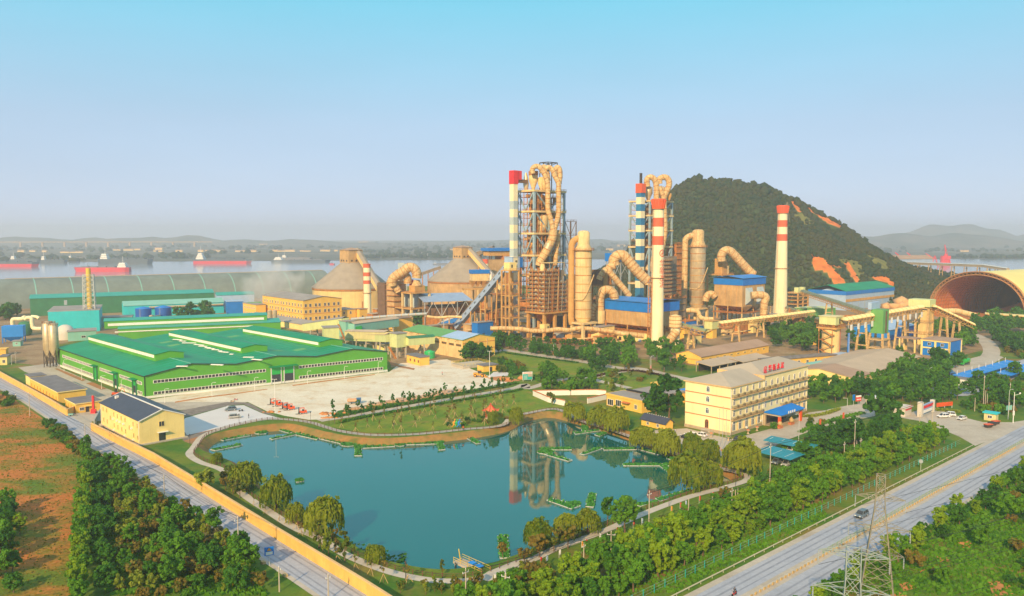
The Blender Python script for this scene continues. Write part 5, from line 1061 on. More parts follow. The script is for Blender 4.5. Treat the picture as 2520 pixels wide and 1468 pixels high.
for z in(h*.42,h*.78):duct(th,'wall_pipe','rail_yellow',[A+Vector((9,-2,z)),A+Vector((13,-1.2,z)),A+Vector((28,5,z))],1.0,10)
B().box(6,8,6,8,h+.4,h+4).obj('roof_vent','steel',th)
A=G('a',1460,1090);th,w,d,h=bld('turquoise_hall','long low turquoise hall with pale roof behind the blue tanks','hall',A,'b',868,1402,955,1000,'teal_wall','teal_pale','gable',30,3,'x',Ly=22)
duct(th,'wall_pipe','silo_metal',[A+Vector((math.cos(R(30))*s_,math.sin(R(30))*s_-1.2,h*.8))for s_ in(20,60,w)],.9,10)
A=at('b',790,985,720);th,w,d,h=bld('blue_hall','pale blue hall with a pipe along its eave behind the turquoise hall','hall',A,'b',1225,720,830,870,'blue_pale','teal_roof','gable',25,2,'x',Ly=18)
A=at('b',905,985,690);bld('blue_store','small deep blue store at the end of the turquoise hall','store',A,'b',1098,875,905,950,'blue','blue_pale','flat',25,Ly=12)
A=at('b',1195,985,665);bld('lime_store','small lime green tank house left of the laboratory','store',A,'b',1330,1100,900,950,'lime_metal','green_steel','gable',40,2,'x',Ly=14,H=10)
A=G('a',1170,1200);bld('pump_house','pale turquoise pump house with grey roof below the mustard stack','building',A,'a',1545,1140,1095,1150,'teal_pale','grey_roof','flat',20,Ly=14)
A=G('a',800,1370);th,w,d,h=bld('valve_house','pale turquoise house with flat grey roof behind the steel silos','building',A,'a',1130,770,1260,1300,'teal_pale','grey_roof','flat',28,Ly=16);window(th,'f',9,2.6,2.6,1.6)
def tank(name,label,P,r,h,m,roofm,cone=.25,cat='tank'):
 th=thing(name,label,cat,P,0);B().lathe([(r,0),(r,h)],28).obj('shell',m,th);B().lathe([(r*1.03,h),(r*1.03,h+.25),(.05,h+r*cone+.25)],28).obj('lid',roofm,th)
 lb_=B();
 for e in(-.3,.3):lb_.bar((e,-r-.15,0),(e,-r-.15,h+.6),.08)
 for q in range(int(h/1)):lb_.bar((-.3,-r-.15,q),(.3,-r-.15,q),.06)
 kind(lb_.obj('ladder','pale_metal',th),'stuff');return th
for x0,x1,yb,yt,l in((1600,1775,1115,985,'deep blue cylindrical tank on the left of the pair'),(1830,2010,1105,972,'deep blue cylindrical tank on the right of the pair')):
 P=G('a',(x0+x1)/2,yb);r=(V('a',x1,yb,P.y).x-V('a',x0,yb,P.y).x)/2;tank('storage_tank',l,P,r,V('a',x0,yt,P.y).z,'blue_tank','blue')
for x0,x1,l in((1755,1812,'small tan steel tank left of its twin in front of the blue tanks'),(1832,1885,'small tan steel tank right of its twin in front of the blue tanks')):
 P=G('a',(x0+x1)/2,1125);r=(V('a',x1,1125,P.y).x-V('a',x0,1125,P.y).x)/2;tank('small_tank',l,P,r,V('a',x0,1068,P.y).z,'silo_metal','tan_roof')
P=G('a',770,1345);r=(V('a',870,1300,P.y).x-V('a',665,1300,P.y).x)/2;th=thing('dome_tank','white domed tank behind the steel silos','tank',P,0);B().lathe([(r,0),(r,r*.7)],28).obj('shell','concrete_pale',th);B().lathe([(r*math.cos(a),r*.7+r*math.sin(a))for a in[math.pi/2*q/8 for q in range(9)]],28).obj('dome','concrete_pale',th)
P=G('i',555,450);y0=P.y;sc_=1
for q,(x,l)in enumerate(((522,'leftmost of the three tall golden steel silos by the green hall'),(553,'middle of the three tall golden steel silos by the green hall'),(586,'right one of the three tall golden steel silos by the green hall'))):
 c=V('i',x,450,y0+(q%2)*4);c.z=0;th=thing('cement_silo',l,'silo',c,0,'cement silos by the green hall');r=2.35 if q!=1 else 2.6;zt=V('i',x,5,y0).z-q*.6;zb=V('i',x,265,y0).z
 zt=V('a',600,1160,y0).z-q*.5
 B().lathe([(.5,zb-4),(r,zb),(r,zt),(r*.4,zt+1.2),(.05,zt+1.3)],22).obj('shell','silo_metal',th)
 for a in range(4):e=Vector((math.cos(a*math.pi/2+.78),math.sin(a*math.pi/2+.78),0))*r*.92;B().bar(e,e+Vector((0,0,zb+1)),.3).obj('leg','iron',th)
 for a in range(4):
  e=Vector((math.cos(a*math.pi/2+.78),math.sin(a*math.pi/2+.78),0))*r*.92;f2=Vector((math.cos(a*math.pi/2+2.35),math.sin(a*math.pi/2+2.35),0))*r*.92;B().bar(e+Vector((0,0,1)),f2+Vector((0,0,zb-1)),.18).obj('brace','iron',th)
 b=B();rail(b,[(r*math.cos(a),r*math.sin(a))for a in[2*math.pi*w_/12 for w_ in range(13)]],zt,1.1,2);kind(b.obj('railing','rust',th),'stuff')
for x,l in((1412,'left one of two shiny steel silos in front of the laboratory'),(1470,'right one of two shiny steel silos in front of the laboratory')):
 P=G('b',x,1240);r=(V('b',54,0,P.y).x-V('b',0,0,P.y).x)/2;tank('steel_silo',l,P,r,V('b',x,1012,P.y).z,'silo_metal','tan_roof',.35,'silo')
P=G('a',300,1300);th=thing('pressure_filter','dark green vessel with looping pale pipes at the far left','vessel',P,0);B().lathe([(3,0),(4.2,2),(4.2,8),(3.2,9.5),(.1,10)],20).obj('vessel','green_dark',th)
yy=P.y
duct(th,'pipe','chim_cream',V1(((150,1195),(145,1130),(165,1108),(260,1105),(275,1090),(300,1085)),'a',yy),1.3);duct(th,'pipe','chim_cream',V1(((290,1110),(330,1090),(370,1100),(375,1150),(385,1205),(420,1220),(490,1220)),'a',yy),1.3);duct(th,'pipe','chim_cream',V1(((160,1200),(220,1212),(285,1215)),'a',yy),1.0);duct(th,'pipe','chim_cream',V1(((370,1080),(430,1085),(458,1100)),'a',yy+4),1.2)
A=G('a',150,1390);th=thing('ash_hopper','bright blue ash hopper hut at the far left','hopper',A,R(20));B().box(-6,6,0,8,4,11).obj('bin','blue_bright',th);B().add([(-6,0,4),(6,0,4),(6,8,4),(-6,8,4),(-1,3,.5),(1,3,.5),(1,5,.5),(-1,5,.5)],[(0,1,5,4),(1,2,6,5),(2,3,7,6),(3,0,4,7)]).obj('funnel','blue',th)
for x in(-5.6,5.6):
 for y in(.4,7.6):B().bar((x,y,0),(x,y,4),.5).obj('leg','blue',th)
A=G('a',150,1430);th,w,d,h=bld('weigh_hut','tiny pale hut in front of the blue ash hopper','hut',A,'a',240,138,1370,1400,'teal_pale','grey_roof','flat',15,Ly=5);window(th,'f',w/2,h*.55,1.2,1.2)
A=G('i',0,432);th,w,d,h=bld('edge_house','yellow flat-roofed house cut by the left picture edge','house',A,'i',75,-80,345,400,'wall_cream','flat_roof','flat',20,Ly=8);window(th,'f',w*.55,h*.45,1.4,1.8)
A=G('i',-10,330);bld('edge_house','plain yellow hut behind the house at the left edge','house',A,'i',62,-80,265,300,'wall_yellow','wall_yellow','flat',20,Ly=6)
A=G('b',1835,1250);th,w,d,h=bld('long_cream_shed','long low cream shed with grey roof at the foot of the laboratory','shed',A,'b',1900,800,1180,1150,'wall_cream','grey_roof','gable',SD,2.2,'y',Lx=15,Ly=95)
def house_on_legs(name,label,A,w,d,z0,z1,wm,rm,legm='concrete',deg=SD,win=0):
 th=thing(name,label,'transfer house',A,R(deg));B().box(0,w,0,d,z0,z1).obj('wall',wm,th);B().box(-.4,w+.4,-.4,d+.4,z1,z1+.4).obj('roof',rm,th)
 for x in(.5,w-.5):
  for y in(.5,d-.5):B().cbox((x,y),.9,.9,0,z0).obj('leg',legm,th)
 return th
A=G('k',768,498);z0,z1=V('k',768,380,A.y).z,V('k',768,235,A.y).z;Lr=OW('k',875,330,A,SD)[0];Ll=OW('k',690,330,A,SD+90)[0]
th=house_on_legs('transfer_house','pale lime transfer house on concrete legs beside the green hall',A,Lr,Ll,z0,z1,'lime_metal','grey_roof')
for q in range(4):B().bar((-.6,q*Ll/4,z0*q/4),(-.6,(q+1)*Ll/4,z0*(q+1)/4),1.4,.2).obj('stair_flight','rust',th)
yy=A.y
gallery('link_gallery','pale lime gallery running left from the transfer house',V('k',255,300,yy+60),V('k',690,315,yy+8),5,4.2,'lime_metal','tan_roof',0,3,'concrete')
gallery('link_gallery','pale lime gallery running from the transfer house into the yellow-ended warehouse',V('k',870,352,yy+4),V('k',1150,330,yy+14),5,4.2,'lime_metal','green_dark',0,1,'concrete')
A=at('c',540,1340,505);z0,z1=4,V('c',540,1140,505).z;th=house_on_legs('transfer_house','tall pale teal transfer house with rusty stair behind the green hall',A,7,8,z0,z1,'teal_pale','grey_roof');B().bar((-1.2,0,3),(-1.2,7,z1-2),1.2,.25).obj('stair_flight','rust',th)
B().box(4,9,-5,-.1,6,11).obj('green_box','green_door',th)
gallery('link_gallery','cream gallery leading down from the laboratory shed to the pale teal house',V('c',75,1245,540),V('c',540,1185,512),6,5,'lime_metal','grey_roof',0,3,'concrete')
gallery('link_gallery','pale teal gallery rising right from the pale teal house to the ochre room',V('c',600,1262,505),V('c',1125,1190,540),6,5.5,'teal_pale','tan_roof',0,3,'concrete')
gallery('link_gallery','pale lime gallery behind the green hall joining the two transfer houses',V('c',575,1330,500),V('c',1045,1350,yy+10),5.5,4.5,'cream_metal','tan_roof',0,2,'concrete')
A=at('c',1140,1210,545);bld('switch_room','small ochre switch room between galleries and mill','building',A,'c',1320,1125,1105,1150,'wall_yellow','brown_roof','flat',SD,Ly=10)
A=at('c',285,1330,470);th,w,d,h=bld('lime_shed','squat lime yellow shed with dark open bay behind the green hall','shed',A+U*0,'c',460,270,1215,1260,'lime_metal','grey_roof','flat',20,Ly=10)
B().box(-16,-.1,1,9,0,6).obj('open_bay','dark',th)
for q,(x0,x1,y,Y,l)in enumerate(((655,1020,1150,560,'low tan roof between the galleries and the raw mill'),(900,1200,1290,470,'low grey shed under the lime galleries'),(640,1000,1300,520,'low brown-roofed store under the teal gallery'))):
 A=at('c',x0,y+60,Y);bld('low_store',l,'store',A,'c',x1,0,0,y,'wall_cream',['tan_roof','grey_roof','brown_roof'][q],'gable',12,1.5,'x',H=4.5,Ly=14)
A=G('k',1470,500);th,w,d,h=bld('clinker_warehouse','tan warehouse with bright yellow panelled end wall and green and blue roof','warehouse',A,'k',1812,735,300,330,'dust_pale','green_steel','gable',40,2.4,'y',Ly=62)
dA=R(130)
yw=B().house(-.06,w+.06,-.1,.3,1.0,h-.1,h+2.25,'y').obj('yellow_end','wall_yellow',th)
for z in(h*.45,h*.82):B().box(0,w,-.25,-.1,z-.15,z+.15).obj('panel_band','trim_red',yw)
for q in range(1,4):B().box(w*q/4-.3,w*q/4+.3,-.3,-.1,1,h).obj('pier','trim',yw)
B().gable(0,w,0,20,h+.32,2.4,'y',.55,.08).obj('blue_roof_section','blue_pale',th)
for x,y in((1197,312),(1272,325),(1350,340),(1427,352)):s_,z=OW('k',x,y,A,130);window(th,'l',s_,z,5.0,1.4,'dust','glass_dark',bars=5)
for q in range(8):B().bar((-.05,4+q*8,h-.1),(-2.4,4+q*8,h-.9),.2).obj('eave_bracket','rust',th)
A=G('k',1010,572);th,w,d,h=bld('weigh_house','small flat-roofed yellow hut at the plaza corner','hut',A,'k',1115,872,485,520,'wall_yellow','flat_roof','flat',36);
for x,y in((912,507),(957,515),(998,525)):s_,z=OW('k',x,y,A,126);window(th,'l',s_,z,1.3,1.5,'trim_red','glass_dark')
A=G('k',1690,640);th,w,d,h=bld('pump_hut','yellow flat-roofed pump hut beside the wheel loader','hut',A,'k',1842,1627,575,600,'wall_yellow','flat_roof','flat',33);fbox(th,'door','door_dark','f',w*.45,w*.62,.05,2.3,-.02,.08)
P=G('k',1540,590);th=thing('railed_basin','concrete basin fenced with yellow railings behind the pump hut','basin',P,R(35));B().box(-5,12,-2,10,0,1.4).obj('basin_wall','concrete',th)
for z in(2.0,2.6):
 for a,c in(((-5,-2),(12,-2)),((12,-2),(12,10)),((-5,-2),(-5,10)),((-5,10),(12,10))):B().bar((*a,z),(*c,z),.1).obj('rail','rail_yellow',th)
for q in range(9):
 for y in(-2,10):B().bar((-5+q*17/8,y,1.4),(-5+q*17/8,y,2.6),.1).obj('rail_post','rail_yellow',th)
P=G('k',1118,488);tank('water_tank','round bright green plastic water tank by the warehouse',P,3.1,3.4,'plastic_green','plastic_green',.35)
A=at('c',1310,1095,590);mt=thing('grinding_mill','two-deck concrete mill frame with arching tan ducts and hoppers','mill',A,TH);z1,z2=V('c',1310,985,590).z,V('c',1310,800,590).z;w=OW('c',1520,980,A,SD)[0];d=OW('c',1110,985,A,SD+90)[0]
frame(mt,w,d,[z1,z2],2,3,'dust_pale',1.5,'dust',None,None,.8,1.0)
for fx,fy in((.45,.3),(.45,.75)):cyclone(mt,'chim_grey',(w*fx,d*fy),3.6,z1-8,z2-1)
hh=B();hh.box(w*.25,w*.8,d*.05,d*.4,z2,z2+5);hh.obj('hood','dust',mt);B().cyl((w*.5,d*.2,z2+5),(w*.5,d*.2,z2+9),4.2,2.2).obj('hood_cone','duct',mt)
B().cyl((w*.6,d*.62,z2),(w*.6,d*.62,z2+9),1.6).obj('red_riser','signal_red',mt)
B().box(-1,w*.6,d*.95,d+9,4,z2+8).obj('clad_tower','conc_dust',mt);B().box(-2,w*.4,d+10,d+20,3,z2+6).obj('clad_tower','rust_dark',mt)
for q in range(5):B().box(-2.5,w*.45,d*.9,d+8,z1+q*4.2,z1+q*4.2+.3).obj('landing','rust',mt)
duct(mt,'arched_duct','duct',V1(((1085,720),(1080,665),(1105,620),(1160,580),(1220,545),(1260,510),(1305,500),(1345,520),(1372,570),(1370,625)),'c',596),[3.6,3.6]+[3.6]*43+[3.0],bands=3)if False else duct(mt,'arched_duct','duct',V1(((1085,720),(1080,665),(1105,620),(1160,580),(1220,545),(1260,510),(1305,500),(1345,520),(1372,570),(1370,625)),'c',596),3.6,bands=3)
duct(mt,'arched_duct','duct',V1(((1160,640),(1190,600),(1235,595),(1262,625),(1265,690)),'c',600),3.0,bands=3);duct(mt,'branch_duct','duct',V1(((1085,700),(1130,740),(1160,790)),'c',598),2.6,bands=3)
A=at('c',1640,1110,585);os_=thing('kiln_shed','open steel shed with blue-grey roof over rusty machinery','shed',A,R(20));z=V('c',1640,905,585).z
B().extr([(0,z),(28,z+4),(28,z+4.4),(0,z+.4)],(-12,0,0),(0,1,0),(0,0,1),(38,0,0)).obj('roof','blue_grey',os_)
for x in(-11,2,14,25):
 for y in(1,26):B().bar((x,y,0),(x,y,z+y*.14),.5).obj('column','steel',os_)
for x in(-11,2,14):B().bar((x,1,z*.45),(x+6.5,1,z),.3).obj('brace','pale_metal',os_);B().bar((x+12.5,1,z*.45),(x+6.5,1,z),.3).obj('brace','pale_metal',os_)
B().box(-11,25,2,26,0,z*.42).obj('machinery_deck','rust',os_);B().box(-6,18,8,24,z*.42,z*.8).obj('machinery','rust_dark',os_)
kn=thing('rotary_kiln','long rust-red rotary kiln running behind the inclined gallery','kiln',at('c',1830,1010,610),0);B().cyl((0,0,V('c',1830,975,610).z),(70,16,V('c',1830,975,610).z+1),4.6,None,24).obj('shell','rust',kn)
for q in range(4):B().cyl((6+q*18,1.4+q*4.1,V('c',1830,975,610).z),(8+q*18,1.9+q*4.1,V('c',1830,975,610).z),5.2,None,24).obj('tyre_ring','dust',kn);B().cbox((7+q*18,1.6+q*4.1),4,9,0,V('c',1830,975,610).z-4.5).obj('pier','dust',kn)
def piperack(name,label,pts,r,m,step=14,legm='steel'):
 P=spline(pts,4);b0=Vector((P[0].x,P[0].y,0));th=thing(name,label,'pipe',b0,0)
 duct(th,'pipe',m,pts,r,10,4,bands=5)
 for q in resample(P,step)[1:-1]:l=q-b0;B().bar((l.x,l.y,0),(l.x,l.y,max(.5,q.z-r)),.6).obj('support',legm,th)
 return th
piperack('pipe_bridge','grey pipe bridge crossing in front of the grinding mill',V1(((600,1110),(900,1085),(1200,1062),(1490,1045)),'c',545),1.0,'steel',18)
piperack('pipe_bridge','fat tan pipe running along the foot of the boiler block',V1(((205,1312),(330,1312),(440,1318),(520,1330),(620,1328),(700,1318),(780,1325),(860,1308),(960,1318),(1100,1335)),'d',500)+V1(((250,1340),(440,1362)),'e',490),1.5,'duct',26,'dust')
piperack('pipe_bridge','twin tan service pipe left of the inclined gallery foot',V1(((1490,1075),(1620,1090),(1760,1080),(1900,1085)),'c',560),.9,'dust_pale',12)
A=at('d',140,1080,640);b4=thing('filter_house','small blue-topped filter on a concrete deck left of the banded shaft','filter house',A,R(20));z0,z1,z2=V('d',140,1015,640).z,V('d',140,935,640).z,V('d',140,882,640).z
B().box(-14,12,-3,10,z0-1,z0).obj('deck','dust',b4);B().box(-7.5,6,0,8,z1-3,z2-3).obj('casing','dust_pale',b4);B().box(-8,7,-.4,8.4,z2-3,z2).obj('blue_top','blue',b4);B().cyl((8.5,2,z0),(8.5,2,z2-2),1.3,None,14).obj('vent_stack','white',b4)
for x in(-13,-4,4,11):
 for y in(-2.4,9.4):B().cbox((x,y),1,1,0,z0-1).obj('leg','dust_pale',b4)
for x in(-6.5,-2,2.5):B().add([(x-2,0,z1-3),(x+2,0,z1-3),(x+2,8,z1-3),(x-2,8,z1-3),(x-.3,3.5,z0+1),(x+.3,3.5,z0+1),(x+.3,4.5,z0+1),(x-.3,4.5,z0+1)],[(0,1,5,4),(1,2,6,5),(2,3,7,6),(3,0,4,7)]).obj('hopper','dust',b4)
A=at('d',280,900,830);fr_=thing('packing_plant','distant dusty packing plant with a blue roof left of the tallest tower','building',A,R(30));z=V('d',280,722,830).z
B().box(-22,4,0,20,0,z-12).obj('wall','conc_dust',fr_);B().box(4.1,26,0,20,0,z-8).obj('wall','rust',fr_);B().box(-12,18,2,16,z-8,z-3).obj('upper_floor','dust',fr_);B().box(-14,20,0,18,z-3,z).obj('roof','blue',fr_)
gallery('far_gallery','far dark sloping gallery rising to the packing plant',V('d',85,790,850),V('d',235,735,840),5,4,'conc_dark','grey_roof',0,2,'rust')
gallery('far_gallery','thin far conveyor slanting up between the two round silos',V('c',1400,605,900),V('c',1660,515,900),3,3,'conc_dark','grey_roof',0,4,'rust')
P=at('c',1195,640,800);th=thing('sampling_tower','small pale steel tower against the river behind the mill','tower',P,0);z0,z1=V('c',1195,530,800).z,V('c',1195,448,800).z;B().box(-6,6,-3,3,z0-1,z0).obj('deck','conc_dust',th);B().box(-3.4,3.4,-2,2,z0,z1).obj('cabin','chim_grey',th)
for x in(-5,5):
 for y in(-2.5,2.5):B().bar((x,y,0),(x,y,z0-1),.6).obj('leg','steel',th)
gallery('blue_chute','short blue-sided sloping chute under the inclined gallery',v(1060,815,590)*1,v(1130,790,588)*1,6,3.5,'blue','pale_metal',0,0)
for q,(k,x,y,Y,w_,d_,h_,m,l)in enumerate((('d',240,1330,575,16,12,26,'conc_dark','dark clad hopper block behind the pipe frame'),('d',205,1340,560,8,6,14,'rust','rusty equipment block behind the pipe frame'),('d',800,1330,560,18,14,20,'conc_dust','dusty equipment block behind the cream conditioning tower'),('d',950,1300,580,16,12,22,'rust_dark','dark equipment block right of the cream conditioning tower'),('e',640,1300,560,20,12,24,'conc_dark','dark equipment block behind the front filter house'),('d',900,1395,505,14,6,5,'wall_cream','low cream wall block under the cream conditioning tower'),('f',110,1180,640,10,10,62,'rust','orange rusty silo block left of the shiny ringed tower'))):
 A=at(k,x,y,Y);th=thing('equipment_block',l,'equipment',A,TH);B().box(0,w_,0,d_,0,h_).obj('casing',m,th);B().box(-.6,w_+.6,-.6,d_+.6,h_,h_+.3).obj('deck','rust',th)
 b=B();rail(b,[(-.6,d_),(-.6,-.6),(w_+.6,-.6),(w_+.6,d_)],h_+.3,1.1,2.5,.12);kind(b.obj('railing','rust',th),'stuff')
 for z in range(5,int(h_),5):B().box(-1,w_*.9,-1,0,z,z+.3).obj('ledge','dust',th)
P=G('e',685,1460);th=thing('fan_silo','pale round silo with a banded top beside the front chimney','silo',P,0);r=(V('e',735,1300,P.y).x-V('e',638,1300,P.y).x)/2;z0,z1=V('e',685,1290,P.y).z,V('e',685,1205,P.y).z;B().lathe([(r*.75,0),(r*.75,z0)],24).obj('shell','chim_cream',th);B().lathe([(r,z0),(r,z1),(r*.2,z1+1.0),(.05,z1+1)],24).obj('head','dust_pale',th)
for q in range(4):z=z0+(z1-z0)*q/3;B().lathe([(r,z-.15),(r*1.04,z-.15),(r*1.04,z+.15),(r,z+.15)],24).obj('hoop','rust',th)
duct(th,'fan_duct','duct',V1(((700,1320),(670,1360),(630,1410),(610,1440)),'e',P.y-4),2.6,bands=2)
A=G('g',1120,715);th,w,d,h=bld('limestone_hall','white and blue hall with bright green roof at the foot of the hill','hall',A,'g',1690,685,535,560,'blue_pale','green_roof','gable',40,5,'x')
H2=OW('g',1120,490,A,40)[1];B().box(-.4,w+.4,-.4,d+.4,h,H2).obj('blue_fascia','blue',th)
for o in KIDS[th.name]:
 if o.name.startswith('roof'):o.location.z=H2-h
B().box(0,w,-.4,-.05,h*.55,h*.72).obj('rust_band','dust',th)
for q in range(7):B().box(w*(q+1)/8-.2,w*(q+1)/8+.2,-.25,-.05,1,h*.5).obj('pier','steel',th)
A=G('g',560,700);fr=thing('crusher_frame','four-level rusty concrete frame at the left end of the white and blue hall','frame',A,TH);z=V('g',560,510,A.y).z;frame(fr,20,14,[z*.3,z*.55,z*.78,z],3,2,'dust',1.2,'dust');
for x in(2,12):B().box(x,x+4,1,5,z,z+5).obj('motor_box','lime_metal',fr)
def belt(name,label,p0,p1,rad=2.0,legs=(),m='rail_yellow',cover='cream_metal',leg='orange_dust',hang=0):
 """belt conveyor: ribbed round hood over a truss on trestles"""
 p0=Vector(p0);p1=Vector(p1);d=p1-p0;L=d.length;dn=d.normalized();yaw=math.atan2(d.y,d.x);th=thing(name,label,'conveyor',(p0.x,p0.y,0),yaw);ca=math.hypot(d.x,d.y)/L;sa_=d.z/L
 def P(s,y,n):return(s*ca-n*sa_,y,p0.z+s*sa_+n*ca)
 n=10;vs=[P(s,-rad*math.cos(math.pi*i/n),1+rad*.8*math.sin(math.pi*i/n))for s in(0,L)for i in range(n+1)]
 B().add(vs,[(i,n+1+i,n+2+i,i+1)for i in range(n)]+[tuple(range(n+1)),tuple(range(n+1,2*n+2))],True).obj('hood',cover,th)
 rb=B()
 for q in range(int(L/5)):
  s=q*5+1;vs=[P(s+e,-rad*1.06*math.cos(math.pi*i/n),1+rad*.86*math.sin(math.pi*i/n))for e in(0,.35)for i in range(n+1)];rb.add(vs,[(i,n+1+i,n+2+i,i+1)for i in range(n)])
 kind(rb.obj('hood_ribs','dust',th),'stuff');tr_=B()
 for y in(-rad,rad):
  for nn in(1,-1.3):tr_.bar(P(0,y,nn),P(L,y,nn),.35)
  for q in range(int(L/4)):tr_.bar(P(q*4,y,-1.3),P(q*4+2,y,1),.22);tr_.bar(P(q*4+2,y,1),P(q*4+4,y,-1.3),.22)
 kind(tr_.obj('truss','dust',th),'stuff')
 for s in legs:
  x,_,z=P(s*L,0,-1.4)
  for y in(-1,1):B().bar((x,y*(rad+z*.07),0),(x,y*rad*.8,z),1.0).obj('trestle_leg','duct',th)
  k_=max(2,int(z/6))
  for q in range(1,k_):zz_=z*q/k_;B().bar((x,-(rad+(z-zz_)*.07),zz_),(x,rad+(z-zz_)*.07,zz_),.6).obj('cross_beam','duct',th)
 if hang:
  for q in range(hang):s=L*(q+.5)/hang;x,_,z=P(s,0,-1.4);B().box(x-1.0,x+1.0,-rad-.15,-rad+.1,z-3.4,z+.3).obj('wind_panel','white',th)
 return th
Yc=G('g',990,1300).y
hs=V('g',1010,800,Yc)
belt('belt_conveyor','long yellow hooded conveyor from the right silo tower to the high junction house',V('g',1105,850,Yc),V('g',2010,695,Yc+60),2.2,(.22,.72),hang=12)
belt('belt_conveyor','yellow hooded conveyor sloping down from the rusty frame to the green hopper',V('g',620,505,690),V('g',1400,760,560),2.4,(.45,))
belt('belt_conveyor','yellow hooded conveyor passing in front of the right chimney',V('f',485,1365,500),V('g',740,745,590),2.0,(.15,.4,.65,.88))
belt('belt_conveyor','short yellow hooded conveyor going down right from the high junction house',V('h',680,690,Yc+62),V('h',1140,905,Yc+75),2.2,(.3,.62))
belt('belt_conveyor','low yellow conveyor feeding the left side of the right silo tower',V('g',790,830,560),V('g',925,870,Yc+5),1.8,(.5,))
belt('belt_conveyor','pale green conveyor sloping between the front chimney and the lime tower',V('e',735,1285,490),V('e',935,1340,470),1.8,(.4,),cover='lime_metal')
belt('belt_conveyor','short yellow conveyor behind the right chimney foot',V('g',430,700,640),V('g',560,735,620),1.8,(.5,))
P=G('g',990,1305);st=thing('blending_silo','cream concrete silo tower with zigzag outside stair and lime head house','silo',P+Vector((0,6,0)),TH);r=(V('g',1090,1100,P.y).x-V('g',890,1100,P.y).x)/2;z1,z2,z3=V('g',990,935,P.y).z,V('g',990,885,P.y).z,V('g',990,795,P.y).z
B().lathe([(r,0),(r,z1)],32).obj('shell','silo_cream',st);B().box(-r-1,r+1,-r-1,r+1,z1,z1+.8).obj('top_slab','dust',st);B().box(-r,r,-r,r,z2,z3).obj('head_house','lime_metal',st);B().box(-r-.4,r+.4,-r-.4,r+.4,z3,z3+.4).obj('head_roof','cream_metal',st)
b=B();rail(b,[(-r-1,r+1),(-r-1,-r-1),(r+1,-r-1),(r+1,r+1)],z1+.8,1.4,2,.15);kind(b.obj('railing','rust',st),'stuff')
for x in(-r*.7,r*.7):
 for y in(-r*.7,r*.7):B().cbox((x,y),.8,.8,z1,z2).obj('post','rust',st)
B().box(-r*.1,r*.25,-r-.1,-r+.05,z2+.4,z2+3.4).obj('door','door_dark',st)
for q in range(6):
 z0_,z1_=z1*q/6,z1*(q+1)/6;a=Vector((-r-2.2,-r+1 if q%2 else 2.5,z0_));c=Vector((-r-2.2,2.5 if q%2 else-r+1,z1_));B().bar(a,c,1.1,.25).obj('stair_flight','rust',st);B().box(c.x-.8,c.x+2.4,c.y-.8,c.y+.8,z1_-.2,z1_).obj('stair_landing','rust',st)
for y in(-r+.4,3.2):B().bar((-r-2.9,y,0),(-r-2.9,y,z1),.3).obj('stair_post','rust',st)
B().bar((r*.72,-r*.76,0),(r*.72,-r*.76,z1),.6).obj('red_pipe','chim_red',st)
P=at('h',620,960,Yc+62);jh=thing('junction_tower','orange concrete junction tower with lime head house near the arched shed','tower',P,TH);z0,z1,z2=0,V('h',620,715,P.y).z,V('h',620,590,P.y).z
B().box(0,8,0,6,0,z1).obj('shaft','silo_cream',jh);frame(jh,8,15,[z1*.33,z1*.66,z1+1.5],2,3,'duct',1.2,'duct');B().box(-1,9,-1,12,z1+2.2,z2).obj('head_house','lime_metal',jh)
P=G('g',1535,1250);gh=thing('loading_hopper','tall green loading hopper on splayed orange legs','hopper',P,TH);z1,z2=V('g',1535,985,P.y).z,V('g',1535,705,P.y).z;B().box(-1,7,-1,6,z1,z2).obj('bin','green_steel',gh);B().box(2.4,4.2,-1.2,-1,z1,z2-1).obj('ladder_strip','rust_dark',gh);B().box(-3,9,5,7,z2,z2+4).obj('wind_screen','blue_pale',gh)
for x,y in((-1,-1),(7,-1),(-1,6),(7,6)):B().bar((x*1.3-.5,y*1.3-.5,0),(x,y,z1),1.1).obj('leg','duct',gh)
for z in(z1*.35,z1*.72):B().box(-2,8,-2,7,z-.3,z+.3).obj('tie_deck','duct',gh)
P=G('f',420,1480);lt_=thing('sampling_house','lime green sampling house on a yellow concrete stem','tower',P,TH);z1,z2=V('f',420,1400,P.y).z,V('f',420,1335,P.y).z;B().box(0,5,0,5,0,z1+2).obj('stem','wall_yellow',lt_);B().box(-1.5,7,-.5,5.6,z1,z2).obj('head_house','lime_metal',lt_);B().box(-2,7.5,-1,6,z2,z2+.4).obj('roof','dust',lt_)
A=G('g',1640,1065);th,w,d,h=bld('blue_shed','wide blue shed with pale gable roof under the yellow conveyor','shed',A,'g',1935,1388,945,960,'blue_bright','blue_pale','gable',43,3,'x',Ly=24)
A=G('n',1590,350);th,w,d,h=bld('blue_control_house','two-storey blue panelled house in a cream concrete frame','building',A,'n',1720,1300,185,250,'blue','brown_roof','flat',41)
for y in(0,d*.5,d):B().box(-.4,.3,y-.5,y+.5,0,h).obj('column','wall_cream',th)
for z in(h*.5,h-.4):B().box(-.35,.1,0,d,z-.35,z+.35).obj('beam','wall_cream',th)
for x in(0,w):B().box(x-.4,x+.4,-.4,.3,0,h).obj('column','wall_cream',th)
for q,s_ in enumerate((.25,.72)):window(th,'l',d*s_,h*.75,1.8,1.8);window(th,'l',d*s_,h*.26,1.8,1.8)
A=G('n',1225,300);cnp=thing('open_canopy','open flat canopy on four cream posts left of the blue control house','canopy',A,R(41));w=7;d=OW('n',1062,250,A,131)[0];h=OW('n',1225,160,A,41)[1];B().box(-.6,w,-.6,d+.6,h,h+.7).obj('roof','brown_roof',cnp)
for x in(0,w-.6):
 for y in(0,d):B().cbox((x,y),.8,.8,0,h).obj('post','wall_cream',cnp)
A=at('h',1250,760,640);axd=35.0
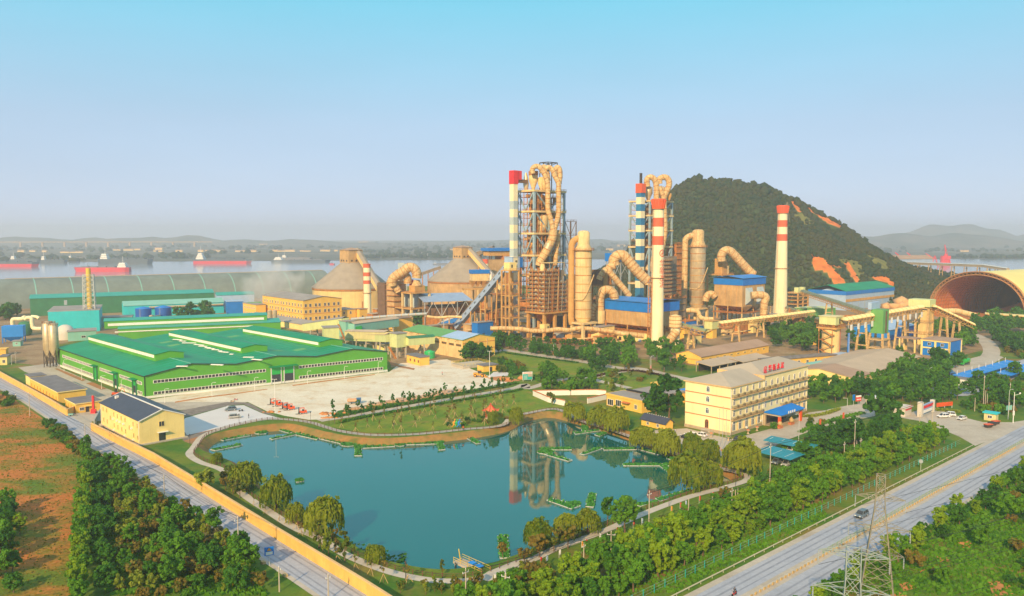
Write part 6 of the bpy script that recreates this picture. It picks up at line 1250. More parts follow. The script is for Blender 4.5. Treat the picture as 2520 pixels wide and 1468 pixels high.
L0=g(2288,776);ar=thing('arched_shed','huge open-ended yellow arched shed full of orange light at right','shed',L0,R(axd));half=38.0;hz=V('h',1150,282,L0.y-31).z
def arch(b,x0,x1,grow,n=36,lip=0.0):
 vs=[(x,-half+(half+grow)*math.cos(math.pi*i/n),(hz+grow)*math.sin(math.pi*i/n)**.8)for x in(x0,x1)for i in range(n+1)]
 return b.add(vs,[(i,n+1+i,n+2+i,i+1)for i in range(n)],True)
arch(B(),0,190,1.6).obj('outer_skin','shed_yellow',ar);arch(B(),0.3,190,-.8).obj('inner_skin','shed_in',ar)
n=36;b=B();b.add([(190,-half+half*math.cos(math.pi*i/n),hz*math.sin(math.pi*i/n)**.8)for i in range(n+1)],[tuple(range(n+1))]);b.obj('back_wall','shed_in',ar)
def apt(x,i,grow,n=36):a=math.pi*i/n;return Vector((x,-half+(half+grow)*math.cos(a),(hz+grow)*math.sin(a)**.8))
for x in(-.2,1.8):
 pts0=[apt(x,i,1.7)for i in range(37)];B().tube(pts0,.35,6).obj('front_truss_chord','mesh_brown',ar);B().tube([apt(x,i,-.9)for i in range(37)],.35,6).obj('front_truss_chord','mesh_brown',ar)
tb=B()
for i in range(36):tb.bar(apt(-.2,i,1.7),apt(-.2,i+1,-.9),.25);tb.bar(apt(-.2,i,-.9),apt(-.2,i+1,1.7),.25)
kind(tb.obj('front_truss_web','mesh_brown',ar),'stuff')
gr=B()
for x in range(4,120,5):
 for i in range(0,18):gr.bar(apt(x,i,-1.6),apt(x,i+1,-1.6),.3)
for i in range(1,18):gr.bar(apt(2,i,-1.6),apt(120,i,-1.6),.25)
kind(gr.obj('inner_grid','mesh_brown',ar),'stuff')
B().box(-8,186,-2*half+2,-2,0.05,.3).obj('floor','soil',ar)
b=B();n=24
for q in range(3):pass
b.add([(60,-20,.3),(150,-20,.3),(150,-62,.3),(60,-62,.3),(80,-42,11),(130,-42,11)],[(0,1,5,4),(2,3,4,5),(3,0,4),(1,2,5)]);tag(b.obj('limestone_pile','sand_pile',None,L0,R(axd)),'heap of orange limestone inside the arched shed','pile')
piperack('pipe_bridge','pale fat pipe crossing in front of the arched shed',V1(((780,725),(950,720),(1060,745),(1180,775)),'h',620),2.2,'dust_pale',20,'dust')
belt('belt_conveyor','low cream conveyor on short legs right of the arched shed mouth',V('h',1290,770,600),V('h',1760,800,590),1.8,(.3,.6,.9))
P=g(*D('g',1790,690));b=B();rs2=np.random.RandomState(3)
pv,pf=blob_cloud(rs2,np.array([(P.x+dx,P.y+dy,z_)for dx,dy,z_ in((0,0,2),(8,3,3),(-7,2,1.5),(14,6,2),(3,8,4),(-12,5,1))]),np.array([7,8,6,7,8,5.0]),.8);me=mesh_np('soil_heap',pv,None,pf);me.materials.append(M['sand_pile']);o=bpy.data.objects.new('soil_heap',me);COL.objects.link(o);tag(o,'orange soil heap beside the white and blue hall','pile')
A=G('m',545,432);th,w,d,h=bld('repair_depot','long yellow depot with brown roof and a row of small windows behind the office','depot',A,'m',1265,280,345,360,'wall_yellow','brown_roof','gable',42,2.6,'x')
for x,y in((564,373),(643,360),(720,346),(795,332),(869,319),(941,306),(1011,293),(1081,280),(1150,268),(1214,256)):s_,z=OW('m',x,y,A,42);window(th,'f',s_,z,2.6,1.0,'wall_cream','glass_dark',bars=3)
fbox(th,'string_course','trim_red','l',0,d,h*.55,h*.6,0,.1)
for q,(x,y,xr,yt,w2,l)in enumerate(((660,450,1010,400,10,'low tan lean-to roof in front of the brown-roofed depot'),(1000,405,1290,350,9,'open tan-roofed workshop right of the lean-to'))):
 A=G('m',x,y,3.6);A.z=0;th=thing('lean_to',l,'shelter',A,R(42));L_=OW('m',xr,y-50,A,42)[0];B().extr([(0,3.6),(w2,4.8),(w2,5.1),(0,3.9)],(0,0,0),(0,1,0),(0,0,1),(L_,0,0)).obj('roof','tan_roof',th)
 for q2 in range(5):
  for y2 in(.5,w2-.5):B().cbox((.5+(L_-1)*q2/4,y2),.35,.35,0,3.6+y2*.12).obj('post','plinth',th)
 B().box(2,L_-2,w2-1,w2-.6,0,4).obj('back_wall','door_dark',th)
A=G('m',1260,470);th,w,d,h=bld('workshop_row','long narrow yellow workshop row with weedy flat roof behind the office sign','workshop',A,'m',1990,1200,385,420,'wall_yellow','gravel','flat',24,Ly=7)
for q in range(8):window(th,'f',w*(q+.5)/8,h*.5,1.8,2.0)
A=G('n',585,672);th,w,d,h=bld('long_depot','very long tan-roofed yellow depot right of the office','depot',A,'n',1270,165,577,600,'wall_cream','tan_roof','gable',46,2.6,'x',Ly=33)
fbox(th,'string_course','trim_red','l',0,d,h*.72,h*.78,0,.1);fbox(th,'string_course','trim_red','f',0,w,h*.72,h*.78,0,.1)
for q in range(18):window(th,'f',2+q*(w-4)/17,h*.5,1.2,1.4)
B().gable(0,18,0,d,h+.33,2.6,'x',.6,.08).obj('brown_roof_section','brown_roof',th)
A=G('n',110,560);th,w,d,h=bld('link_shed','small grey-roofed shed between the office and the long depot','shed',A,'n',300,60,470,500,'door_dark','teal_pale','gable',43,1,'x',Ly=9)
A=G('g',700,1120);bld('small_yellow_house','small yellow house with tan roof among trees behind the depots','house',A,'g',790,575,1065,1085,'wall_yellow','tan_roof','flat',25,Ly=8)
for q,(x,y,xr,yt,Ly_,l)in enumerate(((640,735,800,690,10,'left green equipment shed below the rusty frame'),(865,790,1005,695,16,'right green equipment shed below the rusty frame'))):
 A=G('g',x,y);bld('green_shed',l,'shed',A,'g',xr,x-60,yt,yt+20,'green_steel','lime_metal','flat',35,Ly=Ly_)
A=G('g',1080,780);piperack('pipe_bridge','rusty fat pipe left of the green loading hopper',[G('g',990,800,9),G('g',1180,795,9),G('g',1330,790,9)],2.0,'rust',12)
A=G('g',1045,1330);bld('skip_house','small blue-grey skip container house at the silo tower foot','container',A,'g',1155,1035,1245,1280,'blue_grey','blue_pale','flat',43,Ly=5)
P=G('g',1150,1300);tank('blue_post_tank','slim deep blue standpipe beside the silo tower',P,.6,15,'blue','blue',.1,'standpipe')
A=G('l',1780,1080);cq=thing('canteen','low bright yellow canteen with flat grey roofs and large windows','building',A,R(38));Lr=OW('l',1890,1000,A,38)[0];Ll=OW('l',1405,940,A,128)[0];h=OW('l',1780,965,A,38)[1]
Lr=10;B().box(0,Lr,0,Ll,0,h).obj('wall','wall_yellow',cq);pr=B()
B().box(-.3,Lr+.3,-.3,Ll+.3,h,h+.7).obj('parapet','wall_yellow',cq);B().box(.3,Lr-.3,.3,Ll-.3,h+.7,h+.75).obj('roof','grey_roof',cq)
for x,y,w_ in((1447,960,3.4),(1532,970,3.2),(1717,1012,1.6)):s_,z=OW('l',x,y,A,128);window(cq,'l',s_,z,w_,2.6 if w_>2 else 1.8,'white','glass_dark',bars=2)
s_,z=OW('l',1625,1000,A,128);fbox(cq,'door_canopy','trim_red','l',s_-1.8,s_+1.8,2.9,3.2,0,1.8);window(cq,'f',3,h*.55,1.6,1.8);window(cq,'f',7,h*.55,1.6,1.8)
B().box(Lr+.1,Lr+18,2,Ll-2,0,h+.2).obj('rear_wing','wall_yellow',cq);B().box(Lr,Lr+18.3,1.7,Ll-1.7,h+.2,h+.9).obj('rear_roof','grey_roof',cq);B().box(Lr-.2,Lr+.6,1.5,Ll-1.5,h+.9,h+1.6).obj('dark_parapet','black',cq);B().box(Lr+18.4,Lr+34,-4,8,0,h-.3).obj('blue_roof_wing','wall_yellow',cq);B().box(Lr+18.4,Lr+35,-4.6,8.6,h-.3,h+.1).obj('blue_roof','blue_bright',cq)
B().box(Lr+12,Lr+16,Ll-8,Ll-4,h+.9,h+3.2).obj('roof_hut','wall_yellow',cq)
def lowwall(name,label,pts,h,m,cap,t=.3,capt=.25):
 pts=[Vector(p)for p in pts];th=thing(name,label,'wall',pts[0],0)
 for a,b_ in zip(pts,pts[1:]):
  a=a-pts[0];b_=b_-pts[0];B().bar(a+Vector((0,0,h/2)),b_+Vector((0,0,h/2)),t,h).obj('wall_panel',m,th)
  if cap:B().bar(a+Vector((0,0,h+capt/2)),b_+Vector((0,0,h+capt/2)),t+.25,capt).obj('coping',cap,th)
 return th
lowwall('compound_wall','white garden wall with red tile coping enclosing the nursery plot',[G('l',*p)for p in((1400,890),(1290,880),(620,890),(780,960),(960,1000))],2.2,'white','trim_red')
lowwall('compound_wall','white garden wall stub with red coping beside the canteen',[G('l',*p)for p in((1200,975),(1400,930))],2.2,'white','trim_red')
A=G('m',160,1130);th,w,d,h=bld('garden_hut','tiny yellow garden hut with blue-grey roof left of the office','hut',A,'m',245,0,1060,1090,'wall_yellow','slate','gable',40,1.5,'y',Ly=11);window(th,'l',d*.3,h*.5,1.2,1.2);window(th,'l',d*.72,h*.5,1.2,1.2)
b=B();
for q in range(10):B().ball((w/2,1+q*1.0,h+1.9),.16,6,4).obj('ridge_ornament','white',th)
A=G('n',1120,985);th,w,d,h=bld('gate_office','pale gate office with red signage beside the entrance','building',A,'n',1190,1030,900,930,'concrete_pale','concrete_pale','flat',43,Ly=8);B().box(.5,w-.3,-.2,-.05,h*.75,h+.5).obj('sign_board','signal_red',th)
A=G('n',1310,985);th=thing('entrance_sign','pale entrance monument with tall pylon and red lettered panel','sign',A,R(43));z=OW('n',1300,832,A,43)[1];B().box(-1.3,.6,0,1.6,0,z).obj('pylon','concrete_pale',th);L_=OW('n',1430,920,A,43)[0];B().box(.6,L_,.3,1.0,1,z*.75).obj('panel','blue_grey',th);B().box(.8,L_-.3,.2,.31,z*.5,z*.68).obj('red_band','signal_red',th);B().box(.8,L_-.6,.2,.31,z*.2,z*.38).obj('lettered_band','white',th);B().box(L_,L_+1,0,1.6,0,z*.85).obj('end_post','concrete_pale',th)
A=G('n',1460,905);th=thing('red_banner','long red banner board beside the entrance road','banner',A,R(20));L_=OW('n',1630,890,A,20)[0];B().box(0,L_,0,.2,1,2.6).obj('board','orange',th)
for q in range(3):B().bar((.3+q*(L_-.6)/2,.1,0),(.3+q*(L_-.6)/2,.1,1),.2).obj('post','pale_metal',th)
A=G('n',2090,1035);th,w,d,h=bld('roadside_kiosk','small cream kiosk with turquoise roof by the highway','kiosk',A,'n',2135,2020,960,990,'cream_metal','teal_wall','flat',43,Ly=4,Lx=3);window(th,'l',d*.5,h*.55,1.6,1.2)
A=G('n',1800,660);th,w,d,h=bld('parking_hut','small white hut with dark roof beside the blue car shelter','hut',A,'n',1830,1722,590,620,'white','flat_roof','flat',43,Ly=5,Lx=4)
def shelter(name,label,A,L_,w,h0,h1,m,deg,posts,mast=True,pm='white'):
 th=thing(name,label,'car shelter',A,R(deg));B().extr([(0,h0),(w,h1),(w,h1+.15),(0,h0+.15)],(0,0,0),(0,1,0),(0,0,1),(L_,0,0)).obj('roof',m,th)
 for q in range(posts):x=L_*(q+.3)/posts;B().bar((x,w*.8,0),(x,w*.8,h1+(2.2 if mast else 0)),.16).obj('post',pm,th);B().bar((x,w*.8,h1),(x,.2,h0+.1),.12).obj('arm',pm,th)
 return th
def shelter2(label,k,a,b,w,z,m,posts,masts=False):
 p0=G(k,*a,z);p1=G(k,*b,z);d=p1-p0;th=shelter('car_shelter',label,Vector((p0.x,p0.y,0)),d.length,w,z-.25,z+.25,m,math.degrees(math.atan2(d.y,d.x)),posts,masts);return th
shelter2('long bright blue car shelter with white masts at the right','n',(1790,565),(2365,400),7,3,'blue_bright',8,True)
shelter2('second blue car shelter cut by the right picture edge','n',(2260,540),(2600,430),7,3,'blue_bright',5,True)
shelter2('teal car shelter with white SUV under it beside the office drive','m',(1208,1228),(1712,1330),5.5,2.8,'teal_shelter',4)
shelter2('teal car shelter half hidden by trees below the office','m',(1120,1345),(1500,1440),8,2.8,'teal_shelter',3)
lowwall('road_wall','long ochre boundary wall along the village road',[g(*p)for p in((225,1060),(300,1098),(378,1137),(500,1213),(600,1276),(690,1333),(810,1407),(905,1466),(1010,1535))],2.6,'wall_ochre','trim')
lowwall('road_wall','ochre boundary wall beside the low yellow sheds',[g(*p)for p in((-120,862),(0,928),(60,962),(120,996),(166,1024),(190,1014))],2.5,'wall_ochre','trim')
lowwall('yard_fence','dark grey fence panel between gate and yellow house',[g(*p)for p in((232,1050),(248,1020))],2.3,'steel',None)
TREE={}
def make_trunk(rs,h,r,limbs,spread,name):
 b=B();pts=[Vector((0,0,0)),Vector((rs.normal()*.08,rs.normal()*.08,h*.5)),Vector((rs.normal()*.15,rs.normal()*.15,h))];b.tube(spline(pts,3),[r*(1.15-.75*i/6)for i in range(7)],6)
 for q in range(limbs):
  a=2*math.pi*q/limbs+rs.random();z=h*(.55+.35*rs.random());e=Vector((math.cos(a)*spread,math.sin(a)*spread,z+spread*(.5+.6*rs.random())));b.tube([(0,0,z),(e.x*.5,e.y*.5,(z+e.z)/2+.1),e],[r*.45,r*.3,r*.12],5)
 return b.mesh(name)
def reg(kind_,seed,trunk,cloud,leafm):
 rs=np.random.RandomState(seed);tm=make_trunk(rs,*trunk,'trunk');tm.materials.append(M['bark']);vv,ff=cloud(rs);cm=mesh_np('crown',vv,ff);cm.materials.append(M[leafm]);TREE.setdefault(kind_,[]).append((tm,cm))
for s_ in range(4):reg('broad',10+s_,(3.4,.20,4,1.6),lambda rs:leaf_cloud(rs,36,48,(2.3,2.3,2.4),.27,4.9),'leaf')
for s_ in range(3):reg('row',30+s_,(3.6,.18,4,1.3),lambda rs:leaf_cloud(rs,46,60,(2.0,2.0,3.4),.21,5.0,.35,.45),'leaf_yellow' if s_<2 else 'leaf')
for s_ in range(3):reg('round',50+s_,(2.6,.18,4,1.3),lambda rs:leaf_cloud(rs,38,44,(2.2,2.2,2.1),.25,3.9),'leaf_dark')
for s_ in range(2):reg('lolly',70+s_,(2.6,.10,3,.5),lambda rs:leaf_cloud(rs,16,34,(.85,.85,1.25),.17,3.4),'leaf_dark')
for s_ in range(3):reg('bush',80+s_,(.8,.10,4,.7),lambda rs:leaf_cloud(rs,26,40,(1.7,1.7,1.25),.22,1.35,.4),['leaf','leaf_dark','leaf_olive'][s_])
for s_ in range(2):reg('bright',90+s_,(1.2,.12,4,.9),lambda rs:leaf_cloud(rs,26,40,(1.6,1.6,1.7),.22,2.2,.4),'leaf_bright')
for s_ in range(2):reg('slim',95+s_,(2.2,.10,4,.5),lambda rs:leaf_cloud(rs,16,20,(.9,.9,2.0),.26,3.2,.3),'leaf_olive' if s_ else 'leaf_bright')
for s_ in range(2):reg('autumn',98+s_,(2.2,.14,4,1.0),lambda rs:leaf_cloud(rs,20,20,(1.7,1.7,1.4),.30,3.4,.5),'leaf_olive')
def willow_cloud(rs,n=560,rx=3.4,h=6.8):
 vs=[];fs=[]
 for k in range(n):
  a=rs.random()*2*math.pi;rr=rx*math.sqrt(rs.random());zt=h-1.9*(rr/rx)**2-rs.random()*.9;L=(1.0+2.8*(rr/rx))*(.6+.6*rs.random())
  x,y=rr*math.cos(a),rr*math.sin(a);dx,dy=.35*math.cos(a),.35*math.sin(a);tx,ty=-math.sin(a+rs.normal()*.8),math.cos(a+rs.normal()*.8)
  w0=.11+.09*rs.random();m_=5
  for i in range(m_):
   t0,t1=i/m_,(i+.95)/m_;o=len(vs);j=rs.normal(size=2)*.07;tw=rs.normal()*.6;ux,uy=tx*math.cos(tw)-ty*math.sin(tw),tx*math.sin(tw)+ty*math.cos(tw)
   for t,s1 in((t0,1),(t1,.8)):
    bx,by,bz=x+dx*math.sin(t*1.6)+j[0],y+dy*math.sin(t*1.6)+j[1],zt-L*t;vs+=[(bx-ux*w0*s1,by-uy*w0*s1,bz),(bx+ux*w0*s1,by+uy*w0*s1,bz)]
   fs.append((o,o+1,o+3,o+2))
 v2,f2=leaf_cloud(rs,16,16,(rx*.75,rx*.75,1.1),.36,h-1.1,.3);f2=f2+len(vs)
 return np.concatenate([np.array(vs),v2]),np.concatenate([np.array(fs),f2])
for s_ in range(3):reg('willow',110+s_,(3.6,.26,5,2.0),lambda rs:willow_cloud(rs),'willow')
def sapling():
 for s_ in range(2):
  rs=np.random.RandomState(130+s_);b=B();b.tube([(0,0,0),(.05,0,1.6),(0,.05,3.4)],[.05,.045,.02],5)
  for q in range(5):a=q*1.3;b.tube([(0,0,1.5+.35*q),(.45*math.cos(a),.45*math.sin(a),2.1+.35*q)],[.025,.012],4)
  tm=b.mesh('trunk');tm.materials.append(M['bark']);vv,ff=leaf_cloud(rs,8,7,(.6,.6,.9),.17,2.8,.3);cm=mesh_np('crown',vv,ff);cm.materials.append(M['leaf_olive']);b=B()
  for q in range(3):a=q*2.09;b.bar((.9*math.cos(a),.9*math.sin(a),0),(0,0,1.5),.07)
  sm=b.mesh('stake');sm.materials.append(M['stone_block']);TREE.setdefault('sapling',[]).append((tm,cm,sm))
sapling()
NT={}
def tree(kd,p,sc,label,group,name='tree',cat='tree',rs=rnd,stretch=1.0):
 var=TREE[kd];ms=var[rs.randrange(len(var))]
 o=bpy.data.objects.new(name,None);COL.objects.link(o);o.empty_display_size=.3;o.location=(p[0],p[1],0.0 if len(p)<3 else p[2]);o.rotation_euler=(0,0,rs.random()*6.28)
 s1=sc*(.85+.3*rs.random());o.scale=(s1*(.9+.25*rs.random()),s1*(.9+.25*rs.random()),s1*stretch*(.85+.32*rs.random()));tag(o,label,cat,group)
 for nm,me in zip(('trunk','crown','stakes'),ms):
  c=bpy.data.objects.new(nm,me);COL.objects.link(c);c.parent=o
  if nm=='stakes':c['kind']='stuff'
 return o
def scatter(k,poly,n,md,rs=rnd):
 P=[tuple(G(k,*q)[:2])if k else tuple(g(*q)[:2])for q in poly];xs=[p[0]for p in P];ys=[p[1]for p in P];out=[];tries=0
 while len(out)<n and tries<n*40:
  tries+=1;x=rs.uniform(min(xs),max(xs));y=rs.uniform(min(ys),max(ys))
  if inpoly(x,y,P)and all((x-a)**2+(y-b)**2>md*md for a,b in out):out.append((x,y))
 return out
def belt_trees(k,poly,n,md,kd,sc,label,group,name='tree',cat='tree',stretch=1.0,mass=False):
 pts=sorted(scatter(k,poly,n,md),key=lambda p:project((p[0],p[1],0))[0])
 if mass:return MASS.setdefault((name,label),[]).extend((kd if isinstance(kd,str)else rnd.choice(kd),p,sc*rnd.uniform(.55,1.3))for p in pts)
 for q,p in enumerate(pts):
  kk=kd if isinstance(kd,str)else rnd.choice(kd);tree(kk,p,sc*rnd.uniform(.8,1.2),f'{label}, {nth(q + 1)} from the left',group,'camphor_tree' if name=='tree' and kk=='round' else name,cat,stretch=stretch)
MASS={}
def build_masses():
 for(name,label),items in MASS.items():
  bym={}
  for kk,p,sc in items:
   ms=TREE[kk][rnd.randrange(len(TREE[kk]))]
   for me in ms[:2]:
    n=len(me.vertices);co=np.empty(n*3,np.float32);me.vertices.foreach_get('co',co);co=co.reshape(-1,3);a=rnd.random()*6.28;rot=np.array([[math.cos(a),-math.sin(a),0],[math.sin(a),math.cos(a),0],[0,0,1]])
    L_=len(me.loops);li=np.empty(L_,np.int32);me.loops.foreach_get('vertex_index',li)
    if me.name.startswith('trunk'):continue
    bym.setdefault(me.materials[0].name,[]).append((co@rot.T*sc+np.array([p[0],p[1],0]),li.reshape(-1,4)))
  for mname,lst in bym.items():
   off=0;V_=[];F_=[]
   for vv,ff in lst:V_.append(vv);F_.append(ff+off);off+=len(vv)
   stuff_obj(name,mesh_np(name,np.concatenate(V_),np.concatenate(F_)),mname,label,'bushes')
for row,t in enumerate((-7.5,-11.5,-15.5)):
 for q in range(50):
  s_=-52+q*4.3+rnd.uniform(-.9,.9)+row*1.7
  if s_>160-row*2:continue
  tree(rnd.choice(['row','row','row','broad']),hw(s_,t+rnd.uniform(-.7,.7)),rnd.uniform(.68,1.08)-(.12 if row==0 else 0),f'bushy yellow-green tree in the {("front", "middle", "back")[row]} row beside the highway guardrail, {nth(q + 1)} from the near end','highway belt trees','roadside_tree')
for q in range(95):
 s_=rnd.uniform(-45,165);t=rnd.uniform(-26,-18.5);MASS.setdefault(('undergrowth','dark undergrowth between the pond walk and the highway trees'),[]).append(('bush',hw(s_,t),rnd.uniform(.7,1.25)))
for q in range(75):
 s_=-50+q*3.3+rnd.uniform(-1,1);t=20.5+abs(rnd.gauss(0,1.6));tree(rnd.choice(['broad','round','row']),hw(s_,t),rnd.uniform(.5,.8),f'bushy green tree lining the far side of the highway, {nth(q + 1)} from the near end','trees right of the highway','roadside_tree')
for q in range(150):
 s_=rnd.uniform(-60,190);t=rnd.uniform(25,75);MASS.setdefault(('scrub','scrub and bushes on the slope beyond the highway'),[]).append((rnd.choice(['bush','bush','broad','autumn']),hw(s_,t),rnd.uniform(.6,1.1)))
for q in range(26):
 y=1112+q*15.5;x=214-(y-1112)*.06+rnd.uniform(-5,5);p=g(x,y);tree('row' if q%2 else 'broad',p,.62+.25*rnd.random(),f'leafy tree in the upright row edging the brown field, {nth(q + 1)} from the far end','row edging the brown field')
belt_trees('o',[(760,340),(950,380),(1150,480),(1380,640),(1700,850),(2100,1120),(2250,1468),(1000,1468),(1020,1000),(930,700)],210,1.9,['bush','bush','bush','bright','slim','broad','autumn','round'],.8,'wild thicket between field and village road',None,'thicket','shrub',mass=True)
belt_trees('o',[(800,350),(860,360),(950,800),(960,1468),(850,1468),(780,900)],40,1.8,['bush','round'],.9,'wild thicket between field and village road',None,'thicket','shrub',mass=True)
belt_trees('o',[(360,0),(470,0),(700,180),(860,300),(780,330),(560,180)],40,1.6,'bush',.75,'low bush on the verge between field and village road','bushes on the road verge','shrub','shrub')
belt_trees('i',[(-150,640),(60,740),(240,850),(120,880),(-150,880)],14,2.0,'bush',.9,'low bush at the left picture edge beside the road','bushes at the left edge','shrub','shrub')
belt_trees('o',[(-120,700),(90,690),(180,900),(120,1468),(-200,1468)],24,2.2,['broad','round','row'],.75,'dark leafy tree at the left edge of the brown field','trees left of the field')
for x,y in((1130,640),(1190,610),(1100,700)):tree('bright',G('o',x,y+60),1.0,f'yellow-flowered bush standing out of the thicket, {"left" if x < 1120 else "middle" if x < 1150 else "right"} of the three','yellow flowering bushes','flowering_bush','shrub')
for k,x,y,sc,l in(('p',385,545,1.0,'weeping willow on the left bank with a small crown, farthest up the pond'),('p',655,710,1.05,'olive weeping willow in the middle of the left bank'),('p',1065,930,1.4,'largest weeping willow on the left bank hanging over the water'),('p',815,830,.62,'thin pale young willow between the two big left-bank willows'),('p',1500,1175,.62,'small willow by the lotus leaves on the near left bank'),('p',145,330,.55,'small willow at the left tip of the pond'),('p',410,520,.7,'small willow leaning below the first left-bank willow'),('l',1060,1150,1.35,'tall weeping willow at the far right corner of the pond'),('l',1335,1225,1.15,'weeping willow second from the far right corner of the pond'),('l',1510,1265,1.2,'weeping willow third from the far right corner, nearest the canteen'),('r',340,275,1.1,'pale weeping willow beside the orange bank'),('r',530,330,1.1,'broad weeping willow in front of the parked black car'),('r',740,335,.95,'rounded willow left of the flagpoles'),('r',860,385,1.05,'rounded willow at the foot of the flagpoles'),('r',1130,480,1.3,'dark tall willow between pond and teal car shelter'),('r',700,600,1.35,'large dark willow over the right end of the pond'),('r',870,575,1.0,'willow at the right tip of the pond beside the walk'),('q',1500,950,.9,'willow on the near right bank beside the reed rafts'),('q',1335,990,.9,'rounded willow left of the near right-bank willow'),('q',1100,1065,.8,'pale willow above the autumn shrubs on the near bank'),('l',200,1190,.62,'small willow beside the red pavilion'),('l',440,1190,.75,'small willow at the fence bend left of the far corner')):
 tree('willow',G(k,x,y),sc,l,None,'weeping_willow')
for k,x,y,kd,sc,l in(('o',1760,560,'bright',1.6,'bright yellow-green bush willow above the ochre wall'),('r',200,960,'broad',1.15,'dark broad tree on the near right bank of the pond'),('r',60,880,'broad',.8,'smaller dark tree left of the dark broad bank tree'),('m',200,1030,'round',2.3,'large dense round tree left of the office'),('m',60,1010,'round',1.7,'dense tree between canteen and the large round tree'),('n',850,1060,'round',1.9,'large dark tree beside the gate office'),('n',1000,1080,'round',1.5,'dark tree between gate office and large gate tree'),('l',830,990,'slim',1.2,'slender conical tree at the white compound wall'),('p',1020,1060,'slim',1.2,'leftmost yellow-green sapling tree by the near left walk'),('p',1105,1130,'slim',1.2,'middle yellow-green sapling tree by the near left walk'),('p',1160,1090,'slim',1.1,'yellow-green sapling tree under the largest willow'),('p',1240,1170,'slim',1.25,'rightmost yellow-green sapling tree by the near left walk'),('q',1110,1160,'autumn',1.0,'yellow-tipped tree on the near bank'),('q',1230,1110,'autumn',1.0,'rusty-tipped tree second along the near bank'),('q',1340,1090,'autumn',1.1,'rusty-tipped tree third along the near bank'),('q',990,1200,'autumn',.8,'rusty-tipped tree by the jetty plaza'),('q',335,1300,'slim',.7,'small sapling at the water edge left of the jetty'),('q',820,1160,'autumn',.6,'small tree in front of the nearest reed raft'),('m',1320,1110,'bush',.9,'clipped round bush at the office steps')):
 tree(kd,G(k,x,y),sc,l,None)
belt_trees('p',[(150,400),(260,420),(380,640),(300,640),(180,560)],9,1.6,'autumn',.7,'straggly autumn shrub between wall and left pond walk','straggly shrubs by the wall','shrub','shrub')
belt_trees('p',[(420,660),(600,760),(900,920),(1300,1150),(1800,1350),(1700,1400),(1200,1220),(800,960)],16,3,'sapling',.9,'staked sapling on the grass between road wall and pond walk','staked saplings by the wall','sapling')
belt_trees('q',[(0,1380),(400,1390),(700,1380),(900,1280),(1100,1400),(800,1468),(0,1468)],26,1.6,['bush','autumn','slim'],.55,'low shrub on the grass in front of the near pond walk','shrubs in front of the near walk','shrub','shrub')
up=[(90,1100),(225,1085),(350,1050),(480,1050),(600,1030),(725,1003),(842,985),(945,972),(1070,950),(1175,930),(1282,890),(1400,895),(1495,880),(1575,890),(1700,815),(1785,795),(1905,790),(1990,770)]
for q,p in enumerate(up):tree('lolly',G('k',*p),1.05,f'small clipped tree in the upper row along the plaza, {nth(q + 1)} from the left','upper clipped row','clipped_tree')
lo_=[(105,1190),(255,1155),(390,1132),(515,1112),(640,1087),(772,1067),(893,1042),(1003,1022),(1125,1002),(1245,978),(1350,1000),(1465,942),(1575,922),(1665,907),(1765,892),(1850,872),(1910,862)]
for q,p in enumerate(lo_):tree('lolly',G('k',*p),1.25,f'clipped tree in the lower row along the park walk, {nth(q + 1)} from the left','lower clipped row','clipped_tree')
belt_trees('k',[(100,1240),(500,1160),(1000,1060),(1900,900),(2050,1000),(1750,1200),(1000,1280),(300,1290)],44,4.5,'sapling',1.15,'staked bare sapling on the park lawn','staked saplings on the park lawn','sapling')
belt_trees('k',[(1250,1210),(1700,1100),(1990,1050),(1960,1150),(1800,1200),(1500,1230)],16,2.2,['bush'],.5,'low dark bush around the red pavilion','bushes around the pavilion','shrub','shrub')
def hedge(name,label,pts,w,h,m,dens=16,leaf=.22):
 P=resample(spline(pts,4),.6);rs=np.random.RandomState(len(P));k=len(P)*dens;base=np.array([(p.x,p.y,0)for p in P]);i=rs.randint(0,len(P),k);off=np.stack([rs.uniform(-w/2,w/2,k),rs.uniform(-w/2,w/2,k),rs.uniform(.1,h,k)],1);pos=base[i]+off
 n=rs.normal(size=(k,3));n[:,2]+=.6;n/=np.linalg.norm(n,axis=1)[:,None];t=np.cross(n,rs.normal(size=(k,3)));t/=np.linalg.norm(t,axis=1)[:,None];b=np.cross(n,t);s=leaf*(.7+.6*rs.random(k))[:,None]
 q=np.stack([pos-t*s-b*s,pos+t*s-b*s,pos+t*s+b*s,pos-t*s+b*s],1).reshape(-1,3);me=mesh_np(name,q-np.array([P[0].x,P[0].y,0]),np.arange(k*4).reshape(-1,4));me.materials.append(M[m]);o=bpy.data.objects.new(name,me);COL.objects.link(o);o.location=(P[0].x,P[0].y,0);tag(o,label,'hedge');return o
hedge('hedge','dark clipped hedge between plaza and park walk',[G('k',*p)for p in((120,1125),(500,1050),(1000,965),(1500,865),(2060,760))],2.0,1.1,'leaf_dark')
hedge('hedge','bright low hedge along the lower side of the park walk',[G('k',*p)for p in((160,1185),(450,1120),(900,1040),(1300,970),(1700,905),(2100,830))],1.8,.8,'leaf')
hedge('hedge','bright curved hedge at the office garden corner',[G('n',*p)for p in((0,985),(150,980),(300,950),(420,905))],1.6,.9,'leaf_bright',22)
hedge('hedge','clipped hedge along the drive in front of the office garden',[G('n',*p)for p in((0,1155),(200,1080),(450,1000),(680,950))],1.6,1.0,'leaf')
hedge('hedge','purple-leaved hedge around the small garden pond',[G('n',*p)for p in((120,1180),(260,1200),(420,1150),(480,1150))],1.8,.9,'purple',22)
hedge('hedge','dark hedge along the site road beside the plant lawn',[G('l',*p)for p in((330,440),(700,490),(1100,545))],1.5,.8,'leaf_dark')
hedge('hedge','dark hedge around the garden lawn behind the canteen',[G('l',*p)for p in((1290,690),(1500,640),(1700,630),(1900,660),(2135,715))],1.6,.8,'purple')
